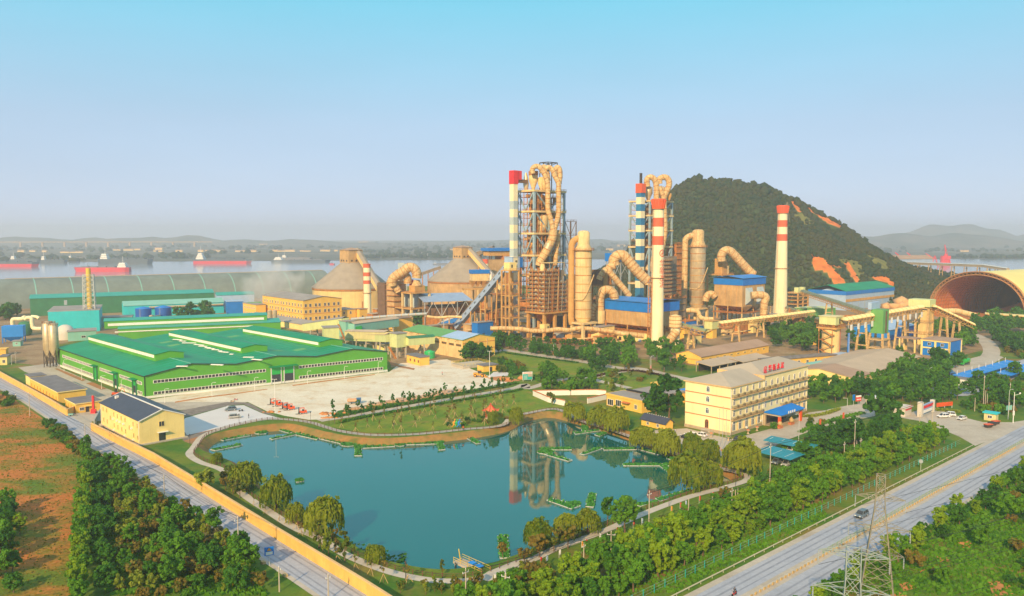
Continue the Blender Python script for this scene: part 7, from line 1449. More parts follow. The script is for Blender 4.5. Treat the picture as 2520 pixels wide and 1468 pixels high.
hedge('hedge','green verge hedge at the entrance plaza',[G('n',*p)for p in((1450,920),(1580,925),(1700,940))],1.8,1.0,'leaf_bright',22)
hedge('hedge','tall unclipped hedge at the near side of the garden pond',[G('n',*p)for p in((-150,1350),(100,1290),(400,1250),(700,1150))],2.4,1.8,'leaf',24,.3)
for q,p in enumerate(((530,350),(620,345),(690,350),(765,340),(840,345),(930,350),(995,355),(1063,365),(1140,375),(1213,385),(1280,395))):tree('round',G('l',*p),.75,f'small round tree on the plant forecourt, {nth(q + 1)} from the left','forecourt round trees','round_tree')
belt_trees('l',[(360,390),(520,380),(800,420),(1190,480),(1200,540),(900,500),(500,440)],30,4,'round',.88,'dark round tree in the belt along the site road','site road tree belt')
belt_trees('l',[(1190,480),(1350,420),(1700,430),(1740,560),(1600,620),(1200,660)],30,4,['round','broad'],1.1,'dark leafy tree in the grove before the front chimney','grove before the front chimney')
belt_trees('l',[(1830,440),(2000,420),(2200,440),(2240,680),(1980,640),(1860,560)],20,4,['round','broad'],1.1,'dark leafy tree left of the brown-roofed depot','trees left of the depot')
belt_trees('l',[(220,540),(480,540),(600,640),(420,680),(280,640)],12,3,'bush',1.3,'wild bush between pump hut and plant lawn','bushes by the pump hut','shrub','shrub')
belt_trees('l',[(640,660),(880,680),(880,745),(660,745)],12,3,['broad','bush'],.9,'leafy tree right of the green billboard','trees right of the billboard')
belt_trees('l',[(720,760),(1000,720),(1250,760),(1280,860),(900,900),(760,900)],30,3,['broad','bush','autumn'],.85,'tree in the walled nursery plot','trees in the walled plot')
belt_trees('l',[(1280,660),(1500,650),(1900,660),(1960,720),(1600,780),(1360,740)],16,4,['bush','slim','autumn'],.8,'ornamental shrub on the garden lawn','garden lawn shrubs','shrub','shrub')
belt_trees('l',[(1300,790),(1620,840),(1500,880),(1320,870)],8,4,['slim','sapling'],1.0,'thin young tree on the lawn left of the canteen','young trees by the canteen')
belt_trees('k',[(1400,480),(1650,490),(1750,530),(1500,540)],8,3,'round',1.2,'dark bush at the foot of the yellow end wall','bushes at the yellow wall','shrub','shrub')
belt_trees('k',[(1800,330),(1880,330),(1900,440),(1820,450)],7,3,'round',1.3,'dark tree right of the yellow-ended warehouse','trees right of the warehouse')
belt_trees('d',[(235,1400),(330,1410),(420,1420),(330,1460),(240,1468)],10,4,'round',1.1,'round tree between warehouse and plant forecourt','trees by the warehouse corner')
belt_trees('n',[(90,700),(260,640),(480,680),(640,690),(560,790),(300,850),(90,800)],22,4,['round','broad'],.95,'dark tree between the office and the long depot','trees right of the office')
belt_trees('n',[(620,760),(900,600),(1250,450),(1560,440),(1590,650),(1250,660),(1000,780),(700,790)],44,4.4,['round','broad'],.98,'dark tree in the avenue along the long depot','avenue along the long depot')
belt_trees('n',[(930,830),(1160,660),(1640,660),(1700,830),(1500,880),(1230,870)],34,4,['round','broad'],.92,'dark tree in the grove behind the entrance sign','grove behind the entrance sign')
belt_trees('n',[(1700,720),(2000,600),(2392,560),(2500,700),(2392,920),(2000,980),(1750,900)],60,3,['bush','bush','round'],1.1,'dark shrubbery on the verge above the entrance plaza',None,'shrubbery','shrub',mass=True)
belt_trees('n',[(250,1250),(640,1200),(900,1130),(1150,1110),(900,1260),(600,1440),(250,1468),(0,1468),(0,1350)],46,3,['bush','round'],1.1,'dark shrub in the belt between garden pond and utility poles','shrubs by the garden pond','shrub','shrub')
belt_trees('n',[(50,1020),(350,1060),(560,1060),(420,1110),(100,1110)],8,3,['sapling','bush'],.6,'small garden plant on the office lawn','office lawn plants','shrub','shrub')
belt_trees('g',[(150,1000),(350,920),(520,930),(850,880),(870,1000),(860,1220),(560,1200),(250,1150)],50,4.5,['round','broad'],1.25,'wood between the right chimney and the silo tower','trees left of the silo tower','wood',mass=True)
belt_trees('g',[(1110,1000),(1400,1020),(1450,1200),(1700,1210),(1900,1230),(1700,1250),(1200,1220)],22,4,['round','bush'],1.1,'bushes and trees under the yellow conveyor trestles','trees under the trestles','wood',mass=True)
belt_trees('h',[(360,960),(560,950),(840,960),(1080,1000),(1180,1180),(1000,1200),(960,1060),(560,1010)],34,4.5,['round','broad'],1.35,'wood crowding behind the blue control house','trees behind the control house','wood',mass=True)
belt_trees('h',[(1150,880),(1700,850),(1900,860),(1900,970),(1400,990),(1200,1000)],34,6,['round','broad'],1.6,'wood in front of the arched shed','trees before the arched shed','wood',mass=True)
belt_trees('h',[(1340,1060),(1420,1040),(1540,1180),(1760,1320),(1760,1200),(1560,1100)],22,4,['round','bush'],1.4,'roadside tree right of the plant road bend','trees right of the plant road')
belt_trees('h',[(700,1330),(1000,1340),(1000,1400),(740,1420)],8,4,'round',1.2,'round tree in front of the green trucks','trees before the green trucks')
belt_trees('m',[(1990-640,60),(1400,90),(1560,130),(1800,190),(1560,220),(1280,170)],16,4,['round','broad'],1.2,'tree behind the brown-roofed depot','trees behind the depot')
belt_trees('b',[(250,1100),(460,1100),(560,1080),(740,1080),(700,1110),(300,1120)],8,4,'round',1.6,'dark tree before the turquoise hall wall','trees before the turquoise hall')
belt_trees('a',[(-60,1080),(180,1060),(240,1090),(100,1130),(-60,1130)],12,5,'round',1.6,'dark tree at the far left before the barrel shed','trees at the far left')
belt_trees('c',[(1350,1200),(1520,1180),(1540,1210),(1380,1225)],5,4,'round',1.3,'dark tree behind the clinker warehouse','trees behind the clinker warehouse')
build_masses()
def tufts(name,label,polys,n,size,m,seed):
 rs=np.random.RandomState(seed);pts=[]
 for k,poly,share_ in polys:
  P=[tuple(G(k,*q)[:2])if k else tuple(g(*q)[:2])for q in poly];xs=[p[0]for p in P];ys=[p[1]for p in P];c=0
  while c<n*share_:
   x,y=rs.uniform(min(xs),max(xs)),rs.uniform(min(ys),max(ys));c+=.3
   if inpoly(x,y,P):pts.append((x,y));c+=.7
 k=len(pts);pos=np.array([(x,y,0)for x,y in pts]);a=rs.random(k)*6.28;s=size*(.5+rs.random(k));t=np.stack([np.cos(a),np.sin(a),0*a],1)*s[:,None]*.8;lean=np.stack([rs.normal(size=k)*.3,rs.normal(size=k)*.3,np.ones(k)],1)*s[:,None]
 q=np.stack([pos-t,pos+t,pos+lean+t*.6,pos+lean-t*.6],1).reshape(-1,3);stuff_obj(name,mesh_np(name,q,np.arange(k*4).reshape(-1,4)),m,label,'grass')
tufts('rough_grass','rough grass and weeds over the brown field',[(None,[(0,980),(60,1005),(215,1115),(200,1330),(180,1468),(0,1468)],1)],8000,.24,'leaf_olive',1)
tufts('rough_grass','weeds and grass covering the thicket floor by the village road',[('o',[(760,340),(950,380),(1150,480),(1380,640),(1700,850),(2150,1120),(2300,1468),(900,1468)],1)],11000,.5,'leaf',2)
tufts('rough_grass','weedy grass on the scrub slope beyond the highway',[('s',[(1900,420),(1500,640),(1000,930),(450,1330),(250,1468),(1900,1468)],1)],12000,.42,'leaf',3)
tufts('rough_grass','tall grass under the trees beside the highway',[('r',[(600,1440),(1800,860),(1800,700),(1000,1000),(300,1300),(-400,1500)],1)],8000,.36,'leaf',4)
tufts('reeds','pale reed plumes rising from the thicket',[('o',[(1000,700),(1350,700),(1500,1000),(1200,1040)],.6),('o',[(1650,950),(1900,900),(1850,1060)],.4)],500,.9,'reed',5)
def wheel(th,x,y,r,w=.24,z=None,m='tyre',rim='pale_metal'):
 z=r if z is None else z
 t=B().cyl((x,y-w/2,z),(x,y+w/2,z),r,None,14).obj('wheel',m,th);s=1 if y>0 else-1
 B().cyl((x,y+s*w*.5,z),(x,y+s*(w*.5+.02),z),r*.6,None,10).obj('rim',rim,t)
CARPROTO={}
def car(loc,deg,colour,kind_,label,group=None):
 """x forward"""
 th=thing('car',label,'car',loc,R(deg),group);L_,W_,H_=(4.6,1.85,1.7)if kind_=='suv' else(4.6,1.8,1.46);h=L_/2;key=(kind_,colour)
 if key in CARPROTO:
  src=CARPROTO[key]
  for c in KIDS[src.name]:
   d=share(c,th,c.location)
   for e in KIDS.get(c.name,[]):share(e,d,e.location)
  return th
 CARPROTO[key]=th;w=W_/2;zb=.95 if kind_=='suv' else .82
 lower=[(-h,.42),(-h+.05,zb-.05),(-h+.6,zb+.03),(h-1.2,zb),(h-.2,zb-.22),(h,.6),(h-.05,.35),(-h+.1,.3)]
 b=B();n=len(lower);vs=[]
 for y,s in((-w,.97),(-w*.93,1),(w*.93,1),(w,.97)):
  zz=(0,0,0,0);vs+=[(x*(1 if abs(y)<w else .985),y,z if abs(y)<w else .36+(z-.36)*.92)for x,z in lower]
 b.add(vs,[tuple(range(n)),tuple(range(3*n,4*n))[::-1]]+[(q*n+k,q*n+(k+1)%n,(q+1)*n+(k+1)%n,(q+1)*n+k)for q in range(3)for k in range(n)]);b.obj('body',colour,th)
 x0,x1,x2,x3=(-h+.15,-h+.55,.45,1.25)if kind_=='suv' else(-h+.5,-h+1.15,.35,1.2)
 gv=[(x0,-w*.9,zb),(x3,-w*.9,zb),(x3,w*.9,zb),(x0,w*.9,zb),(x1,-w*.74,H_-.06),(x2,-w*.74,H_-.06),(x2,w*.74,H_-.06),(x1,w*.74,H_-.06)]
 B().add(gv,[(0,1,5,4),(1,2,6,5),(2,3,7,6),(3,0,4,7),(4,5,6,7)]).obj('windows','glass_dark',th)
 B().add([(x1-.1,-w*.77,H_-.08),(x2+.08,-w*.77,H_-.08),(x2+.08,w*.77,H_-.08),(x1-.1,w*.77,H_-.08),(x1+.1,-w*.66,H_),(x2-.1,-w*.66,H_),(x2-.1,w*.66,H_),(x1+.1,w*.66,H_)],[(0,1,5,4),(1,2,6,5),(2,3,7,6),(3,0,4,7),(4,5,6,7),(3,2,1,0)]).obj('roof',colour,th)
 for y in(-1,1):
  for x in(x0+.02,-.35,x3-.05):
   xt={0:x1,1:-.3,2:x2}[(x0+.02,-.35,x3-.05).index(x)];B().bar((x,y*w*.905,zb),(xt,y*w*.755,H_-.06),.09).obj('pillar',colour,th)
  B().box(h-.25,h-.02,y*w*.62-.2,y*w*.62+.2,.62,.78).obj('headlight','lamp_glass',th);B().box(-h-.01,-h+.1,y*w*.72-.14,y*w*.72+.14,.68,.88).obj('tail_light','red',th)
  B().box(.75,.95,y*w*1.02-.1,y*w*1.02+.1,zb,zb+.16).obj('mirror',colour,th)
  for x in(-1.35,1.4):wheel(th,x,y*(w-.12),.34)
 B().box(h-.08,h+.02,-w*.55,w*.55,.4,.58).obj('grille','black',th);B().box(-h-.03,-h+.05,-.26,.26,.5,.62).obj('number_plate','blue',th);return th
HWA=math.degrees(math.atan2(HWD.y,HWD.x))
car(G('s',490,832,.05),HWA+180,'car_grey','suv','grey SUV driving down the highway behind the pylon')
for k,x,y,a,c,kd,l in(('j',595,1048,205,'car_grey','suv','dark blue-grey SUV on the pale parking pad'),('j',640,1128,25,'car_silver','suv','silver SUV with its tail to the pond walk'),('m',432,1192,135,'car_white','suv','white SUV parked at the office end wall'),('m',545,1188,133,'car_white','sedan','white sedan parked beside the office steps'),('m',375,1212,132,'car_black','sedan','black sedan half hidden by willows near the office'),('m',500,1262,310,'car_black','sedan','dark sedan behind the rounded willow near the office'),('m',942,1238,215,'car_black','suv','black SUV on the forecourt at the office corner'),('m',1508,1352,222,'car_white','suv','white SUV under the upper teal shelter'),('m',1612,1380,222,'car_teal','suv','dark teal SUV at the end of the upper teal shelter'),('r',1410,408,225,'car_grey','suv','grey SUV under the lower teal shelter'),('r',1490,425,225,'car_silver','suv','silver SUV at the end of the lower teal shelter'),('n',1530,990,190,'car_white','suv','white SUV nearest the entrance sign'),('n',1592,972,160,'car_white','suv','white SUV with dark roof rack behind the first gate car'),('n',1728,1012,215,'car_white','sedan','white sedan at the right of the entrance plaza'),('n',1857,612,160,'car_white','suv','white SUV at the near end of the long blue shelter'),('n',1912,592,160,'car_white','sedan','white sedan second under the long blue shelter'),('n',2285,462,150,'car_white','sedan','white sedan at the far end of the long blue shelter')):
 car(G(k,x,y,.06),a,c,kd,l)
def bus(loc,deg,m,label,top='car_white'):
 th=thing('bus',label,'bus',loc,R(deg));B().box(-5.5,5.5,-1.25,1.25,.45,3.0).obj('body',m,th);B().box(-5.35,5.35,-1.15,1.15,3.0,3.25).obj('roof',top,th);B().box(-2,1.5,-.8,.8,3.25,3.5).obj('roof_unit',top,th)
 for y in(-1.27,1.27):
  for q in range(6):B().box(-5.0+q*1.65,-3.5+q*1.65,min(y,y*.99),max(y,y*.99),1.6,2.6).obj('side_window','glass_dark',th)
  for x in(-3.4,3.6):wheel(th,x,y*.9,.5)
 B().box(5.48,5.53,-1.1,1.1,1.3,2.7).obj('windscreen','glass_dark',th)
 for y in(-.9,.9):B().box(5.5,5.55,y-.2,y+.2,.7,.95).obj('headlight','lamp_glass',th)
bus(G('n',800,850,.06),40,'car_beige','pale coach parked behind the large gate tree');bus(G('n',1600,558,.06),255,'car_blue','blue coach parked beside the avenue trees','car_blue')
def mixer(loc,deg,label):
 th=thing('mixer_truck',label,'truck',loc,R(deg),'green mixer trucks');B().box(-4.6,4.4,-.5,.5,.7,1.1).obj('chassis','black',th);B().box(2.6,4.5,-1.2,1.2,.8,3.0).obj('cab','car_green',th);B().box(4.48,4.53,-1.05,1.05,1.8,2.8).obj('windscreen','glass_dark',th);B().tube([(-4.4,0,3.0),(-3.2,0,2.6),(-1.0,0,2.3),(1.0,0,2.1),(2.3,0,2.0)],[.5,1.0,1.35,1.2,.6],16).obj('drum','car_green',th);B().box(-5.2,-4.4,-.5,.5,1.2,3.2).obj('chute','green_steel',th)
 for y in(-1,1):
  for x in(-3.2,-1.9,3.4):wheel(th,x,y,.5)
mixer(G('n',1640,400,.06),200,'green mixer truck half hidden by the round trees');mixer(G('n',1760,430,.06),215,'green mixer truck standing in the open yard')
def forklift(loc,deg,label):
 th=thing('forklift',label,'forklift',loc,R(deg),'red forklifts on the plaza');B().box(-1.5,.9,-.62,.62,.45,1.15).obj('body','orange',th);B().add([(-1.9,-.6,.4),(-1.1,-.6,.4),(-1.1,.6,.4),(-1.9,.6,.4),(-1.75,-.55,1.45),(-1.1,-.55,1.3),(-1.1,.55,1.3),(-1.75,.55,1.45)],[(0,1,5,4),(1,2,6,5),(2,3,7,6),(3,0,4,7),(4,5,6,7)]).obj('counterweight','orange',th)
 for x,y in((-1.0,-.55),(-1.0,.55),(.75,-.55),(.75,.55)):B().bar((x,y,1.1),(x*.9,y*.95,2.35),.1).obj('cage_post','orange',th)
 B().box(-1.0,.75,-.6,.6,2.32,2.42).obj('cage_roof','orange',th);B().box(-.7,-.2,-.3,.3,1.15,1.75).obj('seat','black',th)
 for y in(-.35,.35):B().bar((1.15,y,.15),(1.15,y,2.7),.16).obj('mast_rail','black',th);B().box(1.2,2.5,y-.07,y+.07,.12,.2).obj('fork','black',th)
 B().box(1.16,1.3,-.55,.55,.25,.9).obj('carriage','black',th);B().box(1.1,1.22,-.42,.42,2.5,2.7).obj('mast_head','black',th)
 for y in(-.55,.55):wheel(th,.75,y,.4,.3);wheel(th,-1.2,y,.32,.26)
for x,y,l in((1050,985,'red forklift at the far left of the parked group'),(1103,1003,'red forklift second from left in the parked group'),(1180,1030,'red forklift third from left in the parked group'),(1228,1043,'red forklift fourth from left in the parked group'),(1355,1085,'red forklift standing apart on the right of the group')):forklift(G('j',x,y,.06),208,l)
def dump(loc,deg):
 th=thing('dump_truck','blue dump truck with muddy open bed on the plaza','truck',loc,R(deg));B().box(-2.6,2.6,-.45,.45,.7,1.0).obj('chassis','black',th);B().box(1.3,2.8,-1.05,1.05,.8,2.3).obj('cab','car_blue',th);B().box(2.78,2.83,-.9,.9,1.5,2.15).obj('windscreen','glass_dark',th);B().box(-2.8,1.1,-1.15,1.15,1.05,1.2).obj('bed_floor','brick_stack',th)
 for y in(-1.1,1.1):B().box(-2.8,1.1,y-.06,y+.06,1.2,2.0).obj('bed_side','brick_stack',th)
 B().box(1.0,1.12,-1.15,1.15,1.2,2.4).obj('bed_front','car_blue',th)
 for y in(-.9,.9):wheel(th,1.9,y,.45);wheel(th,-1.6,y,.45,.4)
dump(G('k',312,975,.06),5)
def loader(loc,deg):
 th=thing('wheel_loader','yellow wheel loader parked beside the pump hut','loader',loc,R(deg));B().box(-3.2,-.6,-1.0,1.0,.9,2.0).obj('engine_cover','orange_y',th);B().box(-.6,1.6,-.7,.7,.8,1.5).obj('front_frame','orange_y',th)
 for x,y in((-.9,-.7),(-.9,.7),(.5,-.7),(.5,.7)):B().bar((x,y,1.6),(x,y,3.2),.12).obj('cab_post','black',th)
 B().box(-1.0,.6,-.8,.8,3.2,3.35).obj('cab_roof','orange_y',th);B().box(-.85,.45,-.66,.66,1.9,3.1).obj('cab_glass','glass_dark',th)
 for y in(-.5,.5):B().bar((.6,y,1.6),(2.6,y,.7),.28).obj('lift_arm','orange_y',th)
 B().extr([(2.4,.1),(3.7,.05),(3.5,.3),(2.8,.5),(2.7,1.2),(2.4,1.2)],(0,-1.4,0),(1,0,0),(0,0,1),(0,2.8,0)).obj('bucket','orange_y',th)
 for y in(-.95,.95):wheel(th,1.3,y,.8,.55,rim='orange_y');wheel(th,-2.2,y,.8,.55,rim='orange_y')
loader(G('k',1655,690,.06),-8)
def excavator(loc,deg):
 th=thing('mini_excavator','small red excavator behind the slate-roofed house','excavator',loc,R(deg));B().box(-1.4,1.4,-1.0,1.0,.5,1.3).obj('body','orange',th)
 for y in(-.9,.9):B().box(-1.6,1.6,y-.25,y+.25,0.02,.55).obj('track','tyre',th)
 B().box(-.3,.9,-.9,.1,1.3,2.6).obj('cab','glass_dark',th);B().box(-.35,.95,-.95,.15,2.6,2.72).obj('cab_roof','black',th);B().tube([(1.2,.4,1.3),(2.4,.4,2.9),(3.3,.4,2.4)],.14,6).obj('boom','orange',th);B().tube([(3.3,.4,2.4),(3.5,.4,1.0)],.12,6).obj('arm','orange',th);B().box(3.2,3.8,.1,.7,.5,1.0).obj('bucket','black',th)
excavator(G('i',1235,752,.05),20)
P=G('i',1000,945);th=thing('lift_mast','tall red hoist mast standing beside the gatehouse','hoist',P,0);z=V('i',993,757,P.y).z;B().box(-.9,.9,-.7,.7,0,.9).obj('base','signal_red',th);B().box(-.35,.35,-.35,.35,.9,z).obj('mast','signal_red',th);B().box(-1.0,1.0,-.3,.3,.9,1.7).obj('platform','signal_red',th)
def person_mesh(pose,top,legm,skinm='skin',seed=0):
 pass
def person(loc,deg,label,shirt,trousers,seated=False,lift=0.0,helmet=None):
 """one skinned body, clothes as shells over it"""
 th=thing('person',label,'person',(loc[0],loc[1],loc[2]+lift),R(deg))
 if seated:J=dict(pel=(0,0,.5),che=(.06,0,.95),nec=(.1,0,1.08),hea=(.13,0,1.24),top=(.13,0,1.36),ls=(.07,.19,1.0),le=(.22,.27,.78),lh=(.5,.24,.72),rs=(.07,-.19,1.0),re=(.22,-.27,.78),rh=(.5,-.24,.72),lk=(.42,.16,.46),la=(.34,.16,.05),lt=(.5,.16,.0),rk=(.42,-.16,.46),ra=(.34,-.16,.05),rt=(.5,-.16,.0),lp=(0,.1,.48),rp=(0,-.1,.48))
 else:J=dict(pel=(0,0,.92),che=(.02,0,1.32),nec=(.02,0,1.46),hea=(.04,0,1.6),top=(.04,0,1.73),ls=(0,.19,1.38),le=(-.04,.27,1.1),lh=(.08,.27,.86),rs=(0,-.19,1.38),re=(.04,-.27,1.1),rh=(.16,-.25,.88),lk=(.1,.1,.5),la=(.05,.1,.07),lt=(.2,.1,.02),rk=(-.02,-.1,.5),ra=(-.12,-.1,.07),rt=(.03,-.1,.02),lp=(0,.09,.88),rp=(0,-.09,.88))
 b=B();
 def limb(b,names,rr,n=7):b.tube(spline([J[q]for q in names],3),[rr[0]+(rr[-1]-rr[0])*i/(3*(len(names)-1))for i in range(3*(len(names)-1)+1)],n)
 b.lathe([(.02,J['top'][2]),(.07,J['top'][2]-.03),(.095,J['hea'][2]),(.07,J['hea'][2]-.1),(.05,J['nec'][2])],10,(J['hea'][0],J['hea'][1],0))
 for s in 'lr':limb(b,(s+'e',s+'h'),(.045,.035));b.tube([J[s+'h'],tuple(Vector(J[s+'h'])+Vector((.08,0,-.06)))],[.04,.025],6)
 b.obj('body','skin',th)
 c=B();c.tube([J['pel'],((J['pel'][0]+J['che'][0])/2,0,(J['pel'][2]+J['che'][2])/2),J['che'],J['nec']],[.17,.16,.2,.07],10)
 for s in 'lr':limb(c,(s+'s',s+'e'),(.075,.06))
 c.obj('shirt',shirt,th);c=B()
 for s in 'lr':limb(c,(s+'p',s+'k',s+'a'),(.11,.06));c.tube([J[s+'a'],J[s+'t']],[.055,.04],6)
 c.obj('trousers',trousers,th);hm=B().lathe([(.1,J['hea'][2]+.02),(.11,J['hea'][2]+.06),(.08,J['top'][2]+.02),(.01,J['top'][2]+.04)],10,(J['hea'][0],0,0));hm.obj('hat' if helmet else 'hair',helmet or 'black',th);return th
person(G('k',1252,668,.05),200,'person in red standing alone on the plaza','red','cloth_dark');person(G('j',787,1130,.05),40,'person in dark clothes on the pale parking pad','cloth_dark','cloth_dark');person(G('k',1475,1262,.06),100,'person in orange on the pond walk beside the running figures','shirt_orange','cloth_dark',helmet='orange')
def scooter(loc,deg,m,label,rider=None):
 th=thing('scooter',label,'scooter',loc,R(deg));wheel(th,-.6,0,.27,.12);wheel(th,.65,0,.27,.12);B().tube([(-.75,0,.62),(-.3,0,.55),(0,0,.3),(.35,0,.32),(.55,0,.75)],[.12,.17,.12,.12,.08],8).obj('frame',m,th);B().box(-.75,-.05,-.15,.15,.66,.76).obj('seat','black',th);B().bar((.5,-.32,1.0),(.5,.32,1.0),.05).obj('handlebar','black',th);B().bar((.65,0,.3),(.5,0,1.0),.06).obj('fork','pale_metal',th)
 if rider:person(Vector(loc)+Vector((-.3*math.cos(R(deg)),-.3*math.sin(R(deg)),0)),deg,*rider,seated=True,lift=.3)
scooter(G('r',1070,1462,.06),HWA+180,'red','red scooter ridden down the highway near the bottom edge',('person in dark jacket and red helmet riding the near red scooter','cloth_dark','cloth_dark'))
scooter(G('s',1255,705,.06),HWA,'red','red scooter on the far carriageway by the roadside trees',('person in white riding the scooter on the far carriageway','cloth_white','cloth_dark'))
scooter(G('i',168,772,.06),133,'black','dark scooter on the village road at the left edge',('person in white riding along the village road','cloth_white','cloth_dark'))
scooter(G('j',705,1058,.06),200,'black','black scooter parked on the parking pad beside the SUV');scooter(G('j',615,960,.06),30,'orange_y','orange scooter parked on the plaza edge',None);scooter(G('j',650,940,.06),30,'red','red scooter parked beside the orange one',None);scooter(G('m',265,1145,.06),60,'car_white','white scooter parked beside the garden hut',None)
th=thing('tricycle','dark cargo tricycle loaded beside the gatehouse','tricycle',G('i',775,975,.05),R(10));B().box(-1.5,.3,-.55,.55,.55,.95).obj('cargo_box','teal_pale',th);B().tube([(.3,0,.5),(.9,0,.45),(1.2,0,.9)],.08,6).obj('frame','black',th);B().box(.3,.7,-.25,.25,.75,.85).obj('seat','black',th);B().bar((1.15,-.35,1.05),(1.15,.35,1.05),.05).obj('handlebar','black',th);wheel(th,1.3,0,.28,.12);wheel(th,-1.0,-.6,.28,.12);wheel(th,-1.0,.6,.28,.12)
for q,(x,y,m)in enumerate(((2010,1098,'orange'),(2052,1078,'black'),(2088,1062,'orange'))):
 th=thing('rubbish_skip',['orange-lidded skip nearest the highway','dark skip between the two orange-lidded ones','orange-lidded skip nearest the kiosk'][q],'skip',G('n',x,y,.05),R(20),'skips by the kiosk');B().add([(-1.2,-.7,.2),(1.2,-.7,.2),(1.2,.7,.2),(-1.2,.7,.2),(-1.4,-.85,1.2),(1.4,-.85,1.2),(1.4,.85,1.2),(-1.4,.85,1.2)],[(0,1,5,4),(1,2,6,5),(2,3,7,6),(3,0,4,7),(3,2,1,0)]).obj('bin','iron',th);B().box(-1.45,1.45,-.9,.9,1.2,1.35).obj('lid',m,th)
 for x_ in(-.9,.9):wheel(th,x_,.5,.15,.1);wheel(th,x_,-.5,.15,.1)
for q,(x,y,w_,d_)in enumerate(((320,1035,9,2),(560,985,8,3),(640,1000,3,2),(760,955,12,3),(900,930,11,3),(1060,905,13,3),(1200,880,12,3.4),(1330,850,12,3.4))):
 th=thing('brick_pallet',f'low stack of pale bricks along the plaza hedge, {nth(q + 1)} from the left','brick stack',G('k',x,y,.05),R(22),'brick stacks on the plaza')
 n=int(w_/1.5)
 for a in range(n):B().box(-w_/2+a*1.5,-w_/2+a*1.5+1.36,-d_/2,d_/2,0,.55+.3*rnd.random()).obj('brick_layer','brick_stack',th)
for k,x,y,sx,l in(('k',50,1085,3.5,'orange earth heap at the left end of the plaza hedge'),('k',1950,715,6,'orange earth heap beside the wheel loader'),('j',1030,1065,2.6,'orange earth heap at the foot of the plaza light mast'),('i',1110,1095,3,'rubble heap beside the slate-roofed house'),('k',40,1130,2.5,'small earth heap by the first clipped tree')):
 P=G(k,x,y);rs2=np.random.RandomState(int(x));n=9;pts=np.array([(P.x+rs2.normal()*sx*.5,P.y+rs2.normal()*sx*.25,.1)for _ in range(n)]);vv,ff=blob_cloud(rs2,pts,sx*(.22+.2*rs2.random(n)),.5);me=mesh_np('earth_heap',vv-np.array([P.x,P.y,0]),None,ff);me.materials.append(M['soil' if k!='i' else 'gravel']);o=bpy.data.objects.new('earth_heap',me);COL.objects.link(o);o.location=P;tag(o,l,'heap')
P=G('k',1768,1130);pv=thing('pavilion','small red park pavilion with upswept roof','pavilion',P,R(20));r=1.9
for q in range(6):a=q*math.pi/3;B().cyl((r*math.cos(a),r*math.sin(a),0),(r*math.cos(a),r*math.sin(a),2.6),.12,None,8).obj('column','red',pv)
b=B();n=6;rings=[(3.6,2.95,.35),(2.4,3.0,0),(1.3,3.9,0),(.35,5.0,0),(.05,5.3,0)];vs=[]
for r_,z_,lift in rings:
 for q in range(n*2):a=q*math.pi/n;c_=q%2==0;vs.append((r_*(1 if c_ else .86)*math.cos(a),r_*(1 if c_ else .86)*math.sin(a),z_+(lift if c_ else-.1)))
b.add(vs,[(i*12+q,i*12+(q+1)%12,(i+1)*12+(q+1)%12,(i+1)*12+q)for i in range(4)for q in range(12)]);b.obj('roof','trim_red',pv)
for q in range(6):a=q*math.pi/3;e=Vector((math.cos(a),math.sin(a),0));B().tube([e*3.6+Vector((0,0,3.35)),e*2.4+Vector((0,0,3.1)),e*1.3+Vector((0,0,4.0)),e*.3+Vector((0,0,5.1))],.1,5).obj('roof_ridge','red',pv)
B().ball((0,0,5.55),.28,8,6).obj('finial','red',pv);B().lathe([(2.3,0),(2.3,.25),(.05,.25)],12).obj('base','plinth',pv)
for q in range(6):a=q*math.pi/3;c=(q+1)*math.pi/3;B().bar((r*math.cos(a),r*math.sin(a),2.5),(r*math.cos(c),r*math.sin(c),2.5),.18).obj('lintel','red',pv)
def runner(loc,deg,m,label):
 th=thing('running_figure',label,'sculpture',loc,R(deg));b=B();t=.22
 def seg(p,w):b.tube([(x,0,z)for x,z in p],w,6)
 b.ball((.25,0,3.3),.28,8,6);seg([(.15,3.0),(-.05,2.4),(-.2,1.75)],[.18,.32,.22]);seg([(-.2,1.8),(.45,1.35),(.25,.65),(.45,.55)],[.22,.18,.11,.08]);seg([(-.2,1.8),(-.45,1.05),(-1.05,.75),(-1.15,.95)],[.22,.17,.1,.08]);seg([(.1,2.85),(.55,2.35),(.95,2.7)],[.12,.1,.08]);seg([(.05,2.85),(-.5,2.45),(-.75,2.0)],[.12,.1,.08]);b.obj('figure',m,th);B().bar((.3,0,0),(.3,0,.65),.1).obj('pin','iron',th)
for x,m,l in((1380,'orange_y','yellow running figure sculpture on the left'),(1406,'plastic_green','green running figure sculpture in the middle'),(1432,'blue_bright','blue running figure sculpture on the right')):runner(G('k',x,1245),20,m,l)
P=G('l',560,745);bb=thing('billboard','teal and white project billboard at the edge of the plaza','billboard',G('l',507,742),R(18));L_=OW('l',613,700,bb.location,18)[0];z=OW('l',507,640,bb.location,18)[1];B().box(0,L_,0,.2,.8,z).obj('board','white',bb);B().box(.15,L_-.15,-.06,0,.9,z*.78).obj('teal_panel','sign_teal',bb);B().box(L_*.55,L_*.95,-.1,-.05,z*.5,z*.8).obj('picture_panel','office_roof',bb);B().box(L_*.1,L_*.9,-.05,0,z*.86,z*.92).obj('title_line','chim_red',bb)
for q in range(4):B().box(L_*.1,L_*(.45+.05*(q%2)),-.1,-.05,z*(.25+.11*q),z*(.28+.11*q)).obj('text_line','white',bb)
for x in(.4,L_-.4):B().bar((x,.3,0),(x,.3,z),.2).obj('post','pale_metal',bb)
